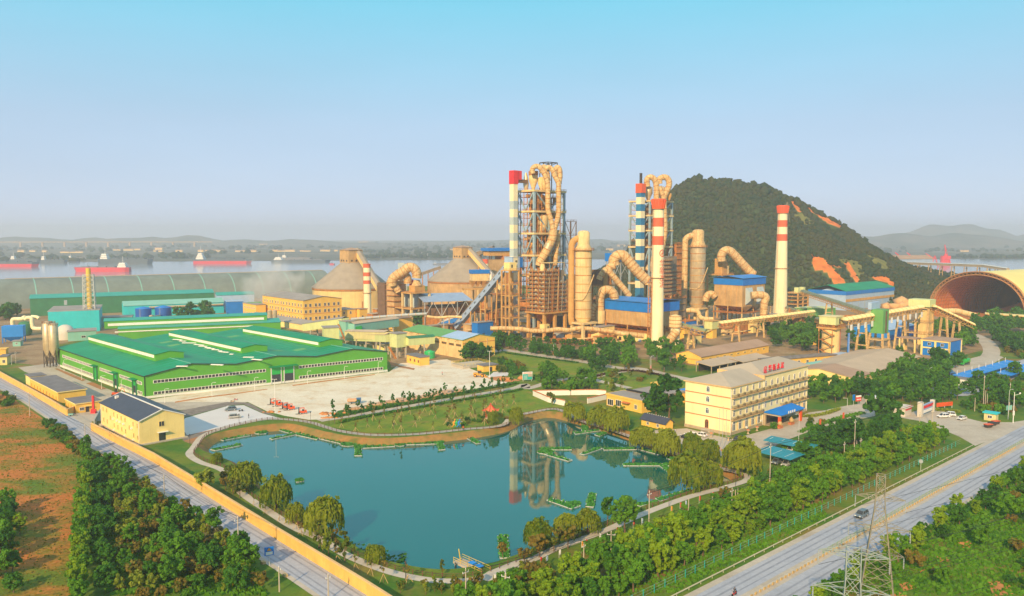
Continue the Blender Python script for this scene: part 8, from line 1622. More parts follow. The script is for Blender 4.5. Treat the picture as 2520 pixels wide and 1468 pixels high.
def raft(k,pts,label,plants=True):
 P=[G(k,x,y,WATER+.05)for x,y in pts];c=sum(P,Vector())/len(P);th=thing('plant_raft',label,'raft',(c.x,c.y,WATER+.02),0,'floating plant rafts');L_=[p-c for p in P];B().prism([(p.x,p.y)for p in L_],0,.12).obj('deck','pad_green',th);b=B()
 for a,d in zip(L_,L_[1:]+L_[:1]):B().bar((a.x,a.y,.14),(d.x,d.y,.14),.15,.2).obj('rim','pale_metal',th)
 rs2=np.random.RandomState(int(abs(c.x*7+c.y)));ed=[(p.x,p.y)for p in L_];xs=[e[0]for e in ed];ys=[e[1]for e in ed];pos=[]
 ax=(L_[1]-L_[0]);e1=ax.normalized();
 for _ in range(260):
  x,y=rs2.uniform(min(xs),max(xs)),rs2.uniform(min(ys),max(ys))
  if inpoly(x,y,ed):pos.append((x,y))
 k_=len(pos)
 if k_:
  pos=np.array([(x,y,.12)for x,y in pos]);a=rs2.random(k_)*6.28;s=.22+.2*rs2.random(k_);t=np.stack([np.cos(a),np.sin(a),0*a],1)*s[:,None];up_=np.stack([rs2.normal(size=k_)*.12,rs2.normal(size=k_)*.12,.3+.3*rs2.random(k_)],1);q=np.stack([pos-t,pos+t,pos+t+up_,pos-t+up_],1).reshape(-1,3);me=mesh_np('plants',q,np.arange(k_*4).reshape(-1,4));me.materials.append(M['crop_green']);o=bpy.data.objects.new('plants',me);COL.objects.link(o);adopt(o,th);kind(o,'stuff')
def octo(x,y,rx,ry):return[(x+rx*math.cos(a),y+ry*math.sin(a))for a in[2*math.pi*q/8 for q in range(8)]]
for k,pts,l in(('p',[(170,130),(410,88),(445,92),(200,138)],'long raft at the upper left shore, farthest left'),('p',[(90,215),(340,165),(365,178),(130,225)],'raft in the left bay below the farthest left raft'),('p',octo(520,68,62,15),'octagonal raft at the top of the left bay'),('p',[(595,122),(830,72),(905,72),(620,128)],'slanting raft right of the octagonal one'),('p',[(650,42),(700,40),(790,70),(760,75)],'short raft touching the far left shore'),('p',[(820,90),(900,76),(1020,118),(1000,130)],'raft hugging the far shore, second run'),('p',[(1020,122),(1060,114),(1240,150),(1200,164)],'raft hugging the far shore, third run'),('p',octo(1266,171,68,17),'large octagonal raft at the middle of the far shore'),('p',[(1326,165),(1668,162),(1668,188),(1384,205),(1384,180),(1326,180)],'long raft right of the large octagon'),('p',[(1324,182),(1384,182),(1384,268),(1324,268)],'short raft pointing toward the viewer below the long one'),('p',octo(1714,174,44,13),'small octagonal raft at the far shore'),('q',[(45,252),(290,238),(295,255),(45,262)],'thin raft along the far shore right of the small octagon'),('q',[(295,236),(345,236),(360,300),(310,304)],'short raft pointing toward the viewer at the end of the thin one'),('q',[(530,210),(575,206),(645,248),(610,255)],'slanted raft below the pavilion'),('q',[(1450,95),(1502,100),(1500,152),(1448,150)],'upright raft at the far right corner'),('q',[(1388,165),(1590,142),(1598,150),(1400,178)],'thin raft before the upright corner raft'),('q',[(1552,182),(1620,162),(1650,172),(1590,194)],'bright raft under the willows'),('q',[(1112,290),(1365,285),(1368,302),(1115,303)],'level raft across the tower reflection'),('q',octo(1160,320,66,16),'octagonal raft in the tower reflection'),('q',[(1150,338),(1200,330),(1375,385),(1340,394)],'slanting raft below the octagon in the reflection'),('q',[(1430,335),(1580,283),(1615,292),(1470,342)],'raft rising to the right of the reflection'),('q',[(1620,292),(1880,286),(1885,300),(1625,304)],'level raft at the right shore'),('r',[(280,292),(330,290),(490,332),(470,342)],'raft slanting to the right bank willows'),('r',[(180,415),(590,413),(592,430),(188,430)],'longest level raft near the right tip'),('r',[(475,432),(540,432),(620,505),(585,512)],'slanting raft below the longest level one'),('r',[(530,370),(570,362),(640,385),(610,395)],'short raft behind the large dark willow'),('r',[(440,690),(720,615),(740,635),(480,715)],'raft along the near right bank'),('r',[(282,738),(430,715),(500,705),(320,755)],'raft end beside the near right bank'),('q',[(1170,705),(1215,690),(1440,750),(1365,775)],'slanting raft above the near bank willow'),('q',[(1505,652),(1568,656),(1542,760),(1480,755)],'upright raft on the right of the near bank'),('q',octo(1395,735,45,16),'flowered octagonal raft between the near bank rafts'),('q',[(780,990),(856,990),(876,1165),(798,1168)],'big bright raft nearest the jetty'),('p',[(815,475),(870,465),(888,486),(825,495)],'small raft end poking out behind the middle left willow')):
 raft(k,pts,l)
rs2=np.random.RandomState(77);c=G('p',1440,1100,WATER+.3);n=60;vv=[];ff=[]
lv=B()
for q in range(n):
 a=rs2.random()*6.28;d=rs2.random()**.7;P=Vector((d*9*math.cos(a)*.9+d*2,d*4*math.sin(a)-d*5*math.cos(a)*.8,rs2.random()*.6));r=.35+.35*rs2.random();lv.add([(P.x+r*math.cos(b_),P.y+r*math.sin(b_),P.z+.15*math.sin(b_*2))for b_ in[6.28*w_/7 for w_ in range(7)]],[tuple(range(7))])
o=lv.obj('lotus_leaves','leaf_dark',None,c,0);kind(o,'stuff');o['label']='patch of dark lotus leaves near the left bank';o['category']='lotus'
P=G('q',660,1260,0);jt=thing('pump_jetty','small concrete pump jetty with yellow handrails at the near bank','jetty',P,R(135));B().box(-2,8,-1.3,1.3,-.5,-.1).obj('deck','concrete',jt)
for x in(.5,4,7.5):
 for y in(-1,1):B().bar((x,y,-3.2),(x,y,-.5),.3).obj('pile','concrete',jt)
for y in(-1.2,1.2):
 for z in(.35,.85):B().bar((-1,y,z),(7.9,y,z),.07).obj('handrail','rail_yellow',jt)
 for x in(-1,1.2,3.4,5.6,7.9):B().bar((x,y,-.1),(x,y,.9),.07).obj('rail_post','rail_yellow',jt)
for x in(1.0,3.2):B().box(x-.7,x+.7,-.6,.6,.5,.75).obj('pump_cover','blue_bright',jt);B().cbox((x,0),.5,.5,-.1,.5).obj('pump','steel',jt)
B().bar((7,0,-.1),(7.6,0,2.4),.15).obj('davit','rail_yellow',jt)
side=[]
ctr=Vector((cx,cy,0));PWr=resample(PW,2.35,True)
fnc=thing('pond_fence','dark brown post-and-rail fence around the pond','fence',PWr[0],0);poly=[(p.x,p.y)for p in PW];fp=[]
for i,p in enumerate(PWr):
 d=(PWr[(i+1)%len(PWr)]-PWr[i-1]).normalized();nn=Vector((-d.y,d.x,0));q=p+nn*1.35
 if not inpoly(q.x,q.y,poly):q=p-nn*1.35
 fp.append(q-PWr[0])
po=B().box(-.08,.08,-.08,.08,0,1.15).obj('post','fence',fnc);po.location=(fp[0].x,fp[0].y,0)
for q in fp[1:]:share(po,fnc,(q.x,q.y,0))
for z in(.5,.95):
 for q in range(0,len(fp),12):seg=[Vector((p.x,p.y,z))for p in(fp+fp[:1])[q:q+13]];B().tube(seg,.05,4).obj('rail','fence',fnc)if len(seg)>1 else None
def small_lamp(loc,label):
 th=thing('park_lamp',label,'lamp',loc,0,'park lamps');B().cyl((0,0,0),(0,0,3.2),.06,.045,6).obj('post','iron',th);B().lathe([(.05,3.2),(.2,3.3),(.24,3.6),(.05,3.8)],8).obj('lantern','iron',th)
for q,(k,x,y)in enumerate((('j',685,1190),('j',1448,1165),('j',1645,1200),('i',2028,1285),('k',735,1295),('p',1765,1340),('q',45,1330),('q',990,1230),('r',550,750),('r',1080,590))):small_lamp(G(k,x,y),f'thin dark park lamp beside the pond walk, number {q + 1} going clockwise' if False else['thin dark park lamp between pad and walk','thin dark lamp at the plaza corner','thin dark lamp at the left end of the park walk','thin dark lamp behind the slate-roofed house','thin dark lamp on the park lawn edge','thin dark lamp on the near left walk','thin dark lamp left of the jetty','thin dark lamp right of the jetty plaza','thin dark lamp on the near right walk','thin dark lamp at the right tip of the pond'][q])
def street_lamp(loc,h,deg,label,group,m='white'):
 th=thing('street_lamp',label,'street lamp',loc,R(deg),group);B().tube([(0,0,0),(0,0,h*.75),(0,0,h*.93),(.25,0,h*.985),(.8,0,h),(1.3,0,h*.995)],[.1,.08,.07,.06,.06,.05],7).obj('post',m,th);B().box(1.0,1.75,-.14,.14,h-.1,h+.02).obj('lamp_head',m,th);B().cyl((0,0,0),(0,0,.3),.2,.14,8).obj('foot','concrete',th)
for q,(k,x,y)in enumerate((('i',685,500),('i',873,592),('i',1085,690),('i',1300,732),('i',1760,842),('j',396,902),('j',852,842),('j',1415,767),('j',1810,712),('k',570,658))):street_lamp(G(k,x,y),6.2,44 if q<4 else 20,f'white curved lamp post along the green hall, {nth(q + 1)} from the back left corner','lamps along the green hall')
for k,x,y,yt,l in(('j',1070,1078,715,'tall white floodlight mast beside the forklifts'),('k',1757,705,415,'tall white floodlight mast beside the wheel loader')):
 P=G(k,x,y);h=V(k,x,yt,P.y).z;th=thing('light_mast',l,'mast',P,0);B().cyl((0,0,0),(0,0,h),.13,.08,8).obj('pole','white',th)
 for s in(-1,1):B().bar((0,0,h-.1),(s*.7,0,h),.08).obj('arm','white',th);B().box(s*.75-.25,s*.75+.25,-.15,.15,h-.12,h+.12).obj('floodlight','pale_metal',th)
for q,(k,x,y,h,a)in enumerate((('l',838,458,6.5,30),('l',1868,655,8.5,40),('m',1585,1300,11,200),('m',10,520,9,30),('g',715,960,7,150),('g',360,1040,7,160),('n',505,868,3.2,150),('i',125,430,5.5,30),('n',1380,640,8,30))):street_lamp(G(k,x,y),h,a,['pale lamp post beside the site road belt','pale lamp post at the site road junction','tall pale lamp post at the office drive','pale lamp post in the garden behind the canteen','pale lamp post left of the silo tower','pale lamp post behind the brown-roofed depot','short pale lamp by the direction signs','pale lamp post at the far left yard','pale lamp post in the long depot avenue'][q],None,'pale_metal')
P=G('n',2222,1010);street_lamp(P,V('n',2330,690,P.y).z,15,'tall grey highway lamp at the entrance junction',None,'pale_metal')
P=G('n',2275,1050);th=thing('camera_mast','white traffic camera mast with arm beside the highway','mast',P,R(20));h=V('n',2300,720,P.y).z;B().cyl((0,0,0),(0,0,h),.15,.1,8).obj('pole','white',th);B().bar((0,0,h*.9),(3.2,0,h*.93),.1).obj('arm','white',th);B().box(2.6,3.2,-.12,.12,h*.93,h*.97).obj('camera','white',th);B().box(-.3,.3,-.25,.1,h*.25,h*.4).obj('cabinet','white',th)
P=G('n',2225,1000);th=thing('shop_board','pale turquoise roadside board beside the kiosk','sign',P,R(20));B().box(-1.2,1.6,-.1,.1,3.2,5.0).obj('board','teal_pale',th);B().bar((0,.1,0),(0,.1,5),.2).obj('post','pale_metal',th)
for k,x,y,m,w_,z0,z1,l in(('n',572,865,'blue',1.2,2.2,4.6,'blue direction sign at the office drive'),('n',622,868,'red',3.0,2.0,4.4,'white and dark red direction board at the office drive'),('p',595,1212,'blue',1.9,2.4,4.2,'blue triangle warning sign on the village road'),('n',212,1165,'chim_red',.8,.5,5.2,'left red banner post in the office garden'),('n',460,1100,'chim_red',.8,.5,5.6,'right red banner post in the office garden'),('l',838,468,'chim_red',.9,1,2.6,'small red notice on the lamp by the site road'),('l',1878,640,'chim_red',.9,1,3.4,'small red notice at the site road junction')):
 P=G(k,x,y);th=thing('sign_post',l,'sign',P,R(25));B().box(-w_/2,w_/2,-.08,.08,z0,z1).obj('panel',m,th);B().bar((0,.12,0),(0,.12,z1),.1).obj('post','pale_metal',th)
 if 'triangle' in l:B().add([(-.5,-.1,3.4),(.5,-.1,3.4),(0,-.1,4.1)],[(0,1,2)]).obj('triangle','orange_y',th);B().box(-.7,.7,-.1,-.08,2.55,3.2).obj('text_block','white',th)
 if 'board' in l:B().box(-w_/2,w_/2,-.1,-.08,z1-.7,z1).obj('title_band','white',th);[B().box(-1.0+q*.8,-.5+q*.8,-.1,-.08,z0+.5,z0+1.0).obj('text_block','white',th)for q in range(3)]
for q,(x,yt,yb)in enumerate(((735,905,1320),(772,880,1345),(808,920,1350))):P=G('m',x,yb);h=V('m',x,yt,P.y).z;th=thing('flagpole',['left','middle','right'][q]+' dark flagpole in front of the office','flagpole',P,0,'flagpoles before the office');B().cyl((0,0,0),(0,0,h),.09,.06,7).obj('pole','steel',th);B().box(-.4,.4,-.4,.4,0,.4).obj('base','trim_red',th);B().ball((0,0,h+.1),.12,6,5).obj('finial','orange_y',th)
for q,(x,y)in enumerate(((653,1200),(838,1235),(1047,1165),(1142,1132))):th=thing('stone_urn',f'stone flower urn on the office forecourt, {nth(q + 1)} from the left','urn',G('m',x,y,.05),0,'urns before the office');B().lathe([(.5,0),(.5,.2),(.22,.5),(.25,.8),(.75,1.25),(.8,1.4),(.6,1.4)],12).obj('urn','plinth',th);B().ball((0,0,1.4),.6,8,5,.5).obj('flowers','trim_red' if q!=1 else 'crop_green',th)
for x,y,s,l in((1385,1105,1.5,'left yellow stone on a red plinth at the portico'),(1508,1065,1.8,'right yellow stone on a red plinth at the portico')):
 P=G('m',x,y);th=thing('name_stone',l,'stone',P,R(43));B().box(-1.3,1.3,-.6,.6,0,.9).obj('plinth','trim_red',th);rs2=np.random.RandomState(int(x));vv,ff=blob_cloud(rs2,np.array([(0,0,0.9+s*.5),(.6,0,.9+s*.35)]),np.array([s*.6,s*.45]),1.0);me=mesh_np('stone',vv,None,ff);me.materials.append(M['stone_block']);o=bpy.data.objects.new('stone',me);COL.objects.link(o);adopt(o,th)
P=G('n',370,1180);gp=thing('garden_fountain','small oval garden pond with a rockery in the office garden','fountain',P,R(10));b=B()
for a0,a1 in((5.2,5.8),):b.add([((a1 if q%2 else a0)*math.cos(6.2832*(q//2)/24),(2.6 if q%2 else 2.2)*math.sin(6.2832*(q//2)/24),.35)for q in range(48)],[(2*i,2*i+1,(2*i+3)%48,(2*i+2)%48)for i in range(24)])
b.obj('rim','white',gp);B().add([(5.3*math.cos(6.2832*q/24),2.3*math.sin(6.2832*q/24),.25)for q in range(24)],[tuple(range(24))]).obj('water','pond',gp)
for x,h in((-.8,1.8),(0,2.8),(.7,2.0)):B().add([(x-.5,-.4,.2),(x+.5,-.4,.2),(x+.4,.4,.2),(x-.4,.4,.2),(x+.05,0,h)],[(0,1,4),(1,2,4),(2,3,4),(3,0,4)]).obj('rock','grey_roof',gp)
for q,(k,x,y,m)in enumerate((('q',750,1400,'car_white'),('q',995,1300,'car_white'),('q',1117,1255,'red'),('q',1165,1240,'blue_pale'),('q',1268,1190,'car_white'),('q',1447,1125,'orange_y'),('q',1480,1110,'red'),('q',1590,1060,'car_white'),('q',1725,1010,'red'),('r',263,950,'red'),('r',330,935,'blue_pale'),('r',565,835,'orange_y'),('r',637,805,'red'),('r',680,790,'blue_pale'),('r',790,750,'red'),('r',895,718,'red'),('r',968,680,'blue_pale'),('r',1000,660,'car_white'))):
 th=thing('small_flag',f'small flag on a thin pole along the near right walk, {nth(q + 1)} from the jetty','flag',G(k,x,y),R(20),'flags along the near walk');B().bar((0,0,0),(0,0,2.8),.05).obj('pole','white',th);B().add([(0.02,0,1.4),(.5,.1,1.5),(.45,0,2.6),(.02,0,2.8),(.02,.03,1.4),(.5,.13,1.5),(.45,.03,2.6),(.02,.03,2.8)],[(0,1,2,3),(7,6,5,4),(0,4,5,1),(1,5,6,2),(2,6,7,3)]).obj('cloth',m,th)
gr_=thing('guard_rail','pale steel guard rail along the left side of the highway','guard rail',hw(-60,0),math.atan2(HWD.y,HWD.x));LG=60+162
B().extr([(-.06,.45),(.0,.5),(-.06,.6),(.0,.7),(-.06,.78),(-.12,.6)],(0,0,0),(0,1,0),(0,0,1),(LG,0,0)).obj('beam','guard',gr_);pp=B().box(-.06,.06,.0,.12,0,.7).obj('post','guard',gr_)
for q in range(1,int(LG/4)):share(pp,gr_,(q*4,0,0))
wf=thing('wire_fence','wire fence with blue posts between trees and guard rail','fence',hw(-60,-3.8),math.atan2(HWD.y,HWD.x));pp=B().box(-.06,.06,-.06,.06,0,1.8).obj('post','sign_teal',wf)
for q in range(1,int(LG/3.4)):share(pp,wf,(q*3.4,0,0))
for z in(.5,1.1,1.7):B().bar((0,0,z),(LG,0,z),.03).obj('wire','steel',wf)
md=thing('median_barrier','low median kerb with stone blocks and green mesh down the middle of the highway','barrier',hw(-70,9.55),math.atan2(HWD.y,HWD.x));B().box(0,400,-.25,.25,.05,.32).obj('kerb','kerb',md);blk=B().box(-.32,.32,-.42,-.24,.06,.55).obj('stone_block','stone_block',md);blk.location=(2,0,0)
for q in range(1,150):share(blk,md,(2+q*1.6,0,0))
mp_=B().bar((0,.05,.3),(0,.05,1.3),.05).obj('mesh_post','green_steel',md);mp_.location=(110,0,0)
for q in range(1,110):share(mp_,md,(110+q*2.2,0,0))
for z in(.6,1.2):B().bar((110,.05,z),(352,.05,z),.04).obj('mesh_wire','green_steel',md)
P=G('s',962,470);th=thing('mirror_sign','round pale traffic mirror beside the guard rail','mirror',P,R(225));B().cyl((0,0,0),(0,0,3),.06,None,6).obj('post','pale_metal',th);B().cyl((.02,0,3),(.12,0,3),.6,None,16).obj('disc','steel',th)
A0,A1=[],[]
blocks=[(520,45),(545,58),(570,72),(595,86),(615,100),(690,150),(715,168),(740,182),(860,265),(885,280),(910,296),(938,314),(968,332),(1000,352),(1030,372),(1060,392),(1092,414),(1125,436),(1158,456),(1190,476),(1225,500),(1262,524),(1300,548),(1375,600),(1450,648),(1490,672),(1570,726),(1610,750),(1655,778),(1700,808),(1745,838),(1790,870),(1838,902)]
bl=B().box(-.55,.55,-.35,.35,0,.55).mesh('stone_block');bl.materials.append(M['stone_block'])
for q,(x,y)in enumerate(blocks):o=bpy.data.objects.new('kerb_stone',bl);COL.objects.link(o);o.location=G('o',x,y);o.rotation_euler=(0,0,R(-46)+rnd.uniform(-.15,.15));o.scale=(.9+.3*rnd.random(),)*3;tag(o,f'ochre stone block on the left edge of the village road, {nth(q + 1)} from the top','stone block','stone blocks along the village road')
for q,(x,y)in enumerate(((35,840),(75,868),(128,900),(270,995),(300,1010),(370,1075),(405,1090),(490,1140),(540,1190),(730,1300))):o=bpy.data.objects.new('kerb_stone',bl);COL.objects.link(o);o.location=G('p',x,y);o.rotation_euler=(0,0,R(-46));tag(o,f'stone block on the lower left edge of the village road, {nth(q + 1)} from the top','stone block','stone blocks along the village road')
def pole(k,x,yb,yt,label,arm=1.6,deg=45,m='pole',r=.16,n=3):
 P=G(k,x,yb);X=(V(k,x,yb,P.y));h=max(5,V(k,x,yt,P.y).z);th=thing('utility_pole',label,'pole',P,R(deg));B().cyl((0,0,0),(0,0,h),r,r*.62,9).obj('shaft',m,th);tips=[]
 if arm:
  B().bar((-arm/2,0,h-.7),(arm/2,0,h-.7),.12).obj('crossarm','pale_metal',th)
  for s in((-1,0,1)if n==3 else(-1,1)):
   xx=s*arm*.46;zt=h-.35 if s else h+.25;B().cyl((xx,0,zt-.3),(xx,0,zt),.07,.05,6).obj('insulator','white',th);c,s2=math.cos(R(deg)),math.sin(R(deg));tips.append(Vector((P.x+xx*c,P.y+xx*s2,zt)))
 return tips
NW={}
def wires(tl,label,group,sag=.05,m='black',r=.035):
 for a,b_ in zip(tl,tl[1:]):
  for p,q in zip(a,b_):
   L_=(q-p).length;pts=[p.lerp(q,t/10)-Vector((0,0,sag*L_*4*(t/10)*(1-t/10)*.35))for t in range(11)];NW[group]=NW.get(group,0)+1;o=B().tube([x-p for x in pts],r,4).obj('power_cable',m,None,p,0);tag(o,f'{label}, {nth(NW[group])} span from the left','cable',group)
l1=[pole('i',320,975,725,'utility pole on the village road verge, farthest up the road'),pole('i',915,1310,1068,'utility pole opposite the slate-roofed house'),pole('o',1412,715,432,'utility pole on the verge above the thicket'),pole('p',333,1170,792,'thick pale utility pole with a cross-arm on the village road'),pole('p',680,1430,1250,'short pole in the thicket beside the warning sign',.8)]
wires(l1[:4],'thin black cable strung along the village road','village road cables')
l2=[pole('q',842,1560,1285,'fat concrete pole near the bottom edge',1.8,-30,'pole',.28),pole('r',388,1045,632,'tall pale pole among the highway trees, nearest the pond'),pole('r',1352,645,255,'tall pale pole beside the teal shelters'),pole('s',430,400,62,'tall pale pole in front of the garden pond'),pole('n',1955,900,545,'tall leaning pole above the entrance plaza')]
wires(l2,'black cable strung between the tall pale poles beside the highway','highway cables',.04)
l3=[pole('q',525,1500,1250,'grey pole at the near pond walk'),pole('q',1682,1165,952,'T-shaped pole on the near right bank',1.8,-10),pole('r',1050,790,608,'pale pole with a cross-arm among the belt shrubs'),pole('s',350,420,240,'T-shaped pole left of the garden poles',1.4),pole('s',480,405,210,'pole with a wide cross-arm right of the garden poles')]
wires(l3,'black cable on the lower pole line between pond and highway','lower cables',.05)
for k,x,yb,yt,l in(('r',1078,770,640,'bare stay pole right of the cross-arm pole'),('r',1097,750,612,'second bare stay pole right of the cross-arm pole'),('q',1305,1365,1255,'short bare pole before the near right bank'),('q',1465,1230,1140,'short thin pole by the flags'),('s',447,400,225,'thin bare stay left in the garden pole cluster'),('s',460,400,270,'thin bare stay right in the garden pole cluster'),('n',1975,895,700,'leaning stay pole above the entrance plaza'),('n',1995,895,735,'shorter leaning stay pole above the entrance plaza'),('n',2235,900,625,'fat lattice-like pole behind the highway lamp'),('n',1865,925,780,'bare grey pole beside the entrance verge'),('i',170,415,290,'grey pole in the far left yard'),('p',1100,1500,1415,'short pole at the bottom edge of the village road'),('r',705,845,780,'stub concrete post behind the flags'),('n',1410,1080,850,'grey gatepost pole at the entrance sign'),('n',1275,1110,930,'grey pole at the entrance gate')):pole(k,x,yb,yt,l,0 if 'stay' in l or 'bare' in l or 'post' in l else 1.0)
def pylon(P,h,w0,w1,arms,deg,label,m,top=1.5):
 th=thing('lattice_pylon',label,'pylon',P,R(deg));n=9;zs=[h*(1-(1-q/n)**1.25)for q in range(n+1)]
 def wid(z):return w0+(w1-w0)*min(1,z/(h*.8))
 for a,c in((-1,-1),(1,-1),(1,1),(-1,1)):
  B().tube([(a*wid(z)/2,c*wid(z)/2,z)for z in zs],.10,5).obj('leg',m,th)
 cs=[(-1,-1),(1,-1),(1,1),(-1,1)];b=B()
 for z0,z1 in zip(zs,zs[1:]):
  for e in range(4):
   p,q=cs[e],cs[(e+1)%4];f0=lambda c_,z:(c_[0]*wid(z)/2,c_[1]*wid(z)/2,z)
   b.bar(f0(p,z0),f0(q,z1),.075);b.bar(f0(q,z0),f0(p,z1),.075);b.bar(f0(p,z1),f0(q,z1),.075)
 kind(b.obj('lattice',m,th),'stuff');tips=[]
 for z,L_ in arms:
  for s in(-1,1):
   ab=B();w=wid(z)/2;e=(s*L_,0,z+.35)
   for c in(-1,1):ab.bar((s*w,c*w,z),e,.08);ab.bar((s*w,c*w,z+1.1),e,.08);ab.bar((s*w,c*w,z),(s*(w+L_)/2,c*w*.4,z+.75),.08)
   for t in(.3,.55,.8):ab.bar((s*(w+(L_-w)*t),w*(1-t),z+.35*t),(s*(w+(L_-w)*t),-w*(1-t),z+.35*t),.07)
   ar_=ab.obj('crossarm',m,th);ib=B().cyl((s*L_,0,z-1.9),(s*L_,0,z+.3),.05,None,5)
   for q in range(6):ib.cyl((s*L_,0,z-1.7+q*.3),(s*L_,0,z-1.6+q*.3),.12,None,8)
   ib.obj('insulator_string','steel',ar_);c2,s2=math.cos(R(deg)),math.sin(R(deg));tips.append(Vector((P[0]+s*L_*c2,P[1]+s*L_*s2,z-1.9)))
 return tips
P1=v(*D('s',640,700),143);P1.z=0;zt=v(*D('s',640,500),143).z;t1=pylon(P1,zt,6.4,1.5,((zt*.33+2,4.3),(zt*.6,5.2),(zt*.82,4.2)),-25,'rust-tinted lattice pylon standing across the highway strip','galv');B
P2=v(*D('s',425,1250),108);P2.z=0;zt2=v(*D('s',425,1095),108).z;t2=pylon(P2,zt2,6.0,1.9,((zt2-6.3,5.2),(zt2-1.0,4.6)),-22,'pale grey lattice pylon cut by the bottom edge','galv_cyan')
for q,(p,d)in enumerate(((t1,1),(t1,1))):
 pass
far_tips=[p+Vector((260,130,14))for p in t1];near_tips=[p+Vector((-90,-150,6))for p in t1]
wires([t2[:4],[p+Vector((270,120,12))for p in t2[:4]]],'high-voltage line running right from the pale grey pylon','near high-voltage lines',.03,'black',.03)
wires([t1,far_tips],'high-voltage line running right from the rust-tinted pylon','high-voltage lines',.03,'black',.03)
best=None
for t_ in range(5,100):
 p=hill_pt(1883,t_/100);qx,qy=project(p)
 if best is None or abs(qy-549)<best[0]:best=(abs(qy-549),p)
pylon(best[1]+Vector((0,0,.2)),23,5,1.2,((15,3.2),(20,2.6)),10,'small lattice pylon on the wooded hillside','galv')
def ship(k,x0,x1,yw,yd,hull,label,house='right',deck='ship_grey',Y=None,red=True,superm='white',nh=3):
 P0,P1_=G(k,x0,yw),G(k,x1,yw);Y=(P0.y+P1_.y)/2;a,b_=V(k,x0,yw,Y),V(k,x1,yw,Y);L_=(b_-a).length;hgt=max(2.5,V(k,x0,yd,Y).z-V(k,x0,yw,Y).z);th=thing('cargo_ship',label,'ship',(a.x,Y,.1),0,'ships on the river');w=max(6,L_*.075);s=1 if house=='right' else-1
 bow0=(0,L_)if house=='right' else(L_,0)
 def hullpts(z,inset):
  pts=[(L_*.0+inset,0),(L_*.07+inset*.5,-w),(L_*.94,-w),(L_,-w*.55),(L_,w*.55),(L_*.94,w),(L_*.07+inset*.5,w)]
  return[((x if house=='right' else L_-x),y,z)for x,y in pts]
 n=7;lo,mi,hi=hullpts(-.5,L_*.03),hullpts(hgt*.62,L_*.012),hullpts(hgt,0);f_=[(q,(q+1)%n,n+(q+1)%n,n+q)for q in range(n)]
 B().add(lo+mi,f_).obj('lower_hull',hull,th);B().add(mi+hi,f_).obj('upper_hull','ship_dark' if nh==4 else hull,th);B().add([(x,y,hgt+.02)for x,y,z in hi],[tuple(range(n))]).obj('deck','ship_dark',th)
 hx0,hx1=(L_*.8,L_*.95)if house=='right' else(L_*.05,L_*.18)
 for q in range(nh):B().box(hx0+q*L_*.01,hx1-q*L_*.012,-w*(.8-.1*q),w*(.8-.1*q),hgt*(1+.36*q),hgt*(1.3+.36*q)).obj('deckhouse',superm,th)
 B().cyl(((hx0+hx1)/2,0,hgt*1.6),((hx0+hx1)/2,0,hgt*(2+.5*nh)),.3,None,6).obj('mast','white',th)
 c0,c1=(L_*.14,L_*.76)if house=='right' else(L_*.24,L_*.86)
 for q in range(4):B().box(c0+(c1-c0)*q/4+1,c0+(c1-c0)*(q+1)/4-1,-w*.7,w*.7,hgt,hgt*1.22).obj('hatch_cover',deck,th)
 for q in range(3):x=c0+(c1-c0)*(q+.5)/3;B().bar((x,0,hgt),(x,0,hgt*2.1),.5).obj('derrick',deck,th);B().bar((x,0,hgt*1.2),(x+L_*.06,0,hgt*1.9),.3).obj('derrick_boom',deck,th)
 return th
ship('a',-330,470,492,440,'ship_red','red cargo ship cut by the left picture edge','left','ship_dark',nh=4);ship('a',870,1530,552,500,'ship_red','bright red tanker with white stern house, nearest on the river','right');ship('a',1165,1805,462,402,'ship_dark','dark blue cargo ship behind the red tanker','left','ship_dark');ship('a',480,795,452,412,'ship_dark','small dark ship right of the edge ship','left','ship_dark');ship('a',120,480,440,405,'ship_dark','faint dark ship behind the red edge ship','left','ship_dark');ship('a',800,1045,402,384,'ship_grey','thin far grey barge at the left','left','ship_grey')
ship('b',520,1205,456,405,'ship_red','long crimson cargo ship in the middle of the river','left','ship_dark',nh=4);ship('b',1535,1915,410,384,'ship_grey','far grey barge above the steam','left');ship('c',-330,365,442,412,'ship_dark','dark barge with white stern house left of the round silo','left','ship_grey');ship('c',1480,1625,378,366,'ship_grey','tiny far ship between the round silos','left');ship('c',1565,1760,468,455,'ship_grey','low grey barge left of the farther silo','left',nh=1);ship('c',350,405,467,461,'ship_red','tiny red boat beside the dark barge','right',nh=1)
hb=B().house(0,22,0,10,0,7,9.5).mesh('far_wall');hb.materials.append(M['silo_cream']);hr=B().gable(0,22,0,10,7.05,2.5,'x',.8,.5).mesh('far_roof');hr.materials.append(M['brown_roof'])
far=[('a',205,322),('a',345,318),('a',490,322),('a',705,332),('a',795,332),('a',885,332),('a',1330,302),('a',1450,305),('a',1570,300),('a',1820,292),('a',1830,318),('b',40,318),('b',300,318),('b',560,318),('b',640,318),('b',720,318),('b',800,318),('b',1000,318),('b',1080,318),('b',1160,318),('b',1280,245),('b',1340,240),('b',1420,316),('b',1500,316),('b',1580,316),('b',1760,314),('b',2000,314),('c',40,316),('c',280,314),('c',400,312),('c',690,215),('c',1760,306),('c',60,212),('e',240,660),('e',120,690),('h',210,95),('h',990,22),('h',1590,80)]
